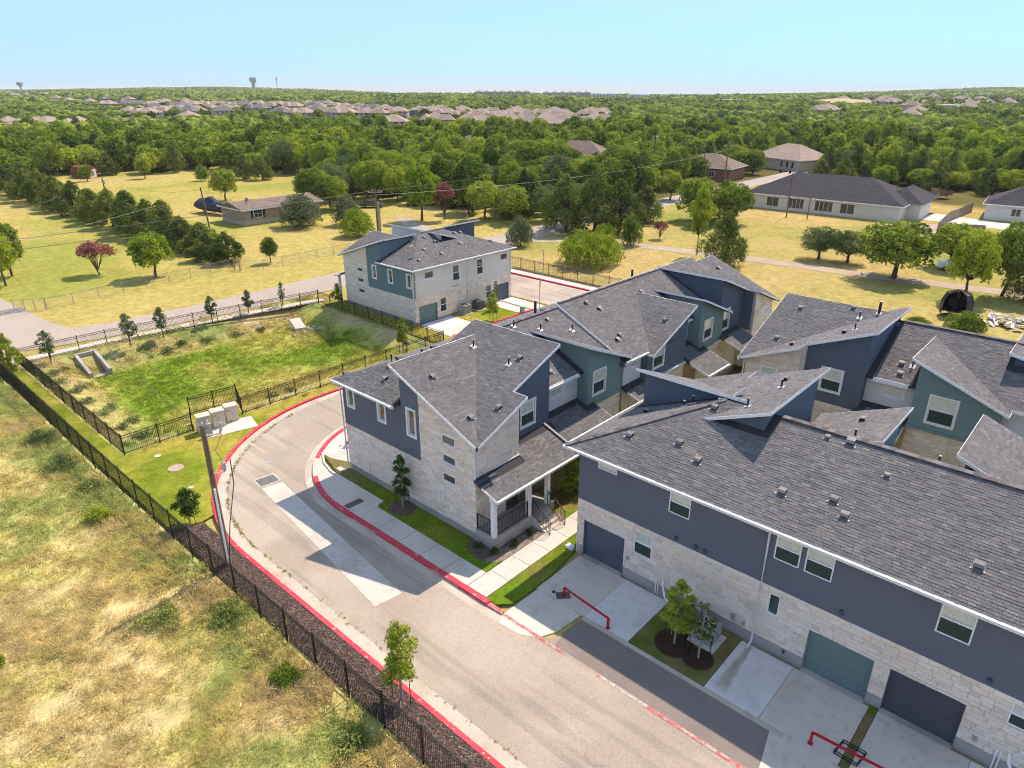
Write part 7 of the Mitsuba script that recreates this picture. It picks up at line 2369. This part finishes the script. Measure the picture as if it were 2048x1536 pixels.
Ms = np.array(T().translate([-214, 65.5, 0]).rotate([0, 0, 1], 20).matrix, float)
prof = [(-1.7, 0), (-1.7, 1.9), (-1.2, 2.7), (0, 3.1), (1.2, 2.7), (1.7, 1.9), (1.7, 0)]
m = trimesh.creation.extrude_polygon(Polygon(prof), 6.0, engine='earcut')
V = np.asarray(m.vertices)
MB().add(np.stack([V[:, 2] - 3, V[:, 0], V[:, 1]], 1), np.asarray(m.faces)).put('red_shed__body', 'm_shed_red', Ms)
MB().box(3.0, 3.08, -1.0, 1.0, 0, 2.2).put('red_shed__door', 'm_white_paint', Ms)
rs_ = MB()
for (a, b), (c, d) in zip(prof[1:-2], prof[2:-1]):
    rs_.beam((0, (a + c) / 2, (b + d) / 2 + .06), (.001, (a + c) / 2, (b + d) / 2 + .06), .01, .01)
mat('m_shed_red', (0.16, 0.05, 0.04), .8)
tag('trampoline', 'black netted trampoline in the meadow behind the right-hand row', 'trampoline')
tx, ty = -12.8, 84.2
fr, net = MB(), MB()
for k in range(8):
    a = k * PI / 4
    px0, py0 = tx + 1.5 * math.cos(a), ty + 1.5 * math.sin(a)
    fr.tube([(px0, py0, -.1), (px0, py0, 1.6), (tx + 1.15 * math.cos(a), ty + 1.15 * math.sin(a), 2.5), (tx + .25 * math.cos(a), ty + .25 * math.sin(a), 2.85)], .035, 6)
    a2 = a + PI / 4
    fr.beam((px0, py0, .75), (tx + 1.5 * math.cos(a2), ty + 1.5 * math.sin(a2), .75), .06, .06)
    if k not in (5, 6):
        c8 = (tx + 1.5 * math.cos(a2), ty + 1.5 * math.sin(a2))
        i8, j8 = (tx + 1.13 * math.cos(a), ty + 1.13 * math.sin(a)), (tx + 1.13 * math.cos(a2), ty + 1.13 * math.sin(a2))
        net.add([(px0, py0, .2), (*c8, .2), (*c8, 1.55), (px0, py0, 1.55), (*i8, 2.45), (*j8, 2.45), (tx, ty, 2.85)], np.array([[0, 1, 2], [0, 2, 3], [3, 2, 5], [3, 5, 4], [4, 5, 6]]))
fr.put('trampoline__frame', 'm_black', smooth=True)
net.put('trampoline__net', 'm_black')
MB().cyl(tx, ty, .7, .74, 1.42, 24).put('trampoline__mat', 'm_black')
tag('debris_pile', 'pile of broken boards and pale sheets in the meadow', 'debris pile')
r = np.random.default_rng(31)
for k in range(60):
    p = np.array([-8.6 + r.normal(0, 1.5), 85.5 + r.normal(0, 1.3), 0])
    p[2] = max(.05, .75 - .28 * np.hypot(p[0] + 8.6, p[1] - 85.5)) * r.uniform(.4, 1) + .1
    d = unit(np.array([r.normal(), r.normal(), r.normal() * .35]))
    l_ = r.uniform(.4, 1.6)
    MB().beam(p - d * l_ / 2, p + d * l_ / 2, r.choice([.1, .3, .6]), .04).put(nm('debris_pile__board'), ('m_white_paint', 'm_wood', 'm_vent', 'm_galv', 'm_pale_wood')[r.integers(5)])
tag('utility_trailer', 'small tilted wooden trailer in the clearing behind the long low house', 'trailer')
Mt = np.array(T().translate([-35.0, 177.5, .5]).rotate([0, 0, 1], 60).matrix, float)
MB().box(-1.8, 1.8, -1, 1, .2, .35).put('utility_trailer__bed', 'm_wood', Mt)
for s_ in (-1, 1):
    MB().box(-1.8, 1.8, s_ * 1.02 - .03, s_ * 1.02 + .03, .2, 1.2).put(nm('utility_trailer__side'), 'm_brick', Mt)
    wheel('utility_trailer', Mt, 0, s_ * 1.2, .35)
MB().beam((-1.8, 0, .3), (-2.4, 0, 1.7), 1.9, .06).put('utility_trailer__ramp', 'm_wood', Mt)


def board_fence(key, label, pts, h=1.8):
    tag(key, label, 'fence')
    for a, b in zip(pts[:-1], pts[1:]):
        a, b = np.array([*a, g1(*a)]), np.array([*b, g1(*b)])
        n = int(np.linalg.norm(b - a) / .3)
        for k in range(n):
            p, q = a + (b - a) * (k + .03) / n, a + (b - a) * (k + .97) / n
            MB().beam((p + [0, 0, h / 2]), (q + [0, 0, h / 2]), .03, h + r.uniform(-.04, .04)).put(nm(f'{key}__board'), 'm_fence_wood')


mat('m_fence_wood', lambda p, n, uv: C3(0.27, 0.215, 0.17) * (.75 + .5 * N(p.x * 3, p.y * 3, p.z * .5)), .9)
board_fence('board_fence', 'wooden board fence right of the long low house', [(-26.2, 162), (-27.0, 146), (-25.8, 133)])
board_fence('board_fence_001', 'wooden board fence behind the trees at the right edge', [(-25.6, 132.6), (-19.5, 136.0)])
tag('pipe_gate', 'open pipe gate on the drive in front of the red blooming tree', 'gate')
for k in range(5):
    MB().tube([(-89.5, 86.5, .25 + .26 * k), (-86.6, 83.8, .25 + .26 * k)], .03, 6).put(nm('pipe_gate__rail'), 'm_steel_post')
for x, y in ((-89.6, 86.6), (-86.5, 83.7), (-85.6, 83.2)):
    MB().cyl(x, y, -.1, 1.7, .09, 8).put(nm('pipe_gate__post'), 'm_wood')

# ---------------------------------------------------------------- the air
scene['haze_air'] = {'type': 'homogeneous', 'albedo': {'type': 'rgb', 'value': [0.93, 0.95, 0.97]}, 'sigma_t': 0.85e-4}
scene['haze'] = {'type': 'cube', 'to_world': T().translate([-2250.0, 2550.0, -20.0]).scale([3100.0, 2800.0, 90.0]), 'bsdf': {'type': 'null'}, 'interior': {'type': 'ref', 'id': 'haze_air'}}
scene['camera']['medium'] = {'type': 'ref', 'id': 'haze_air'}
tag('haze', 'thin pale summer haze over the distance', 'haze', kind='stuff')
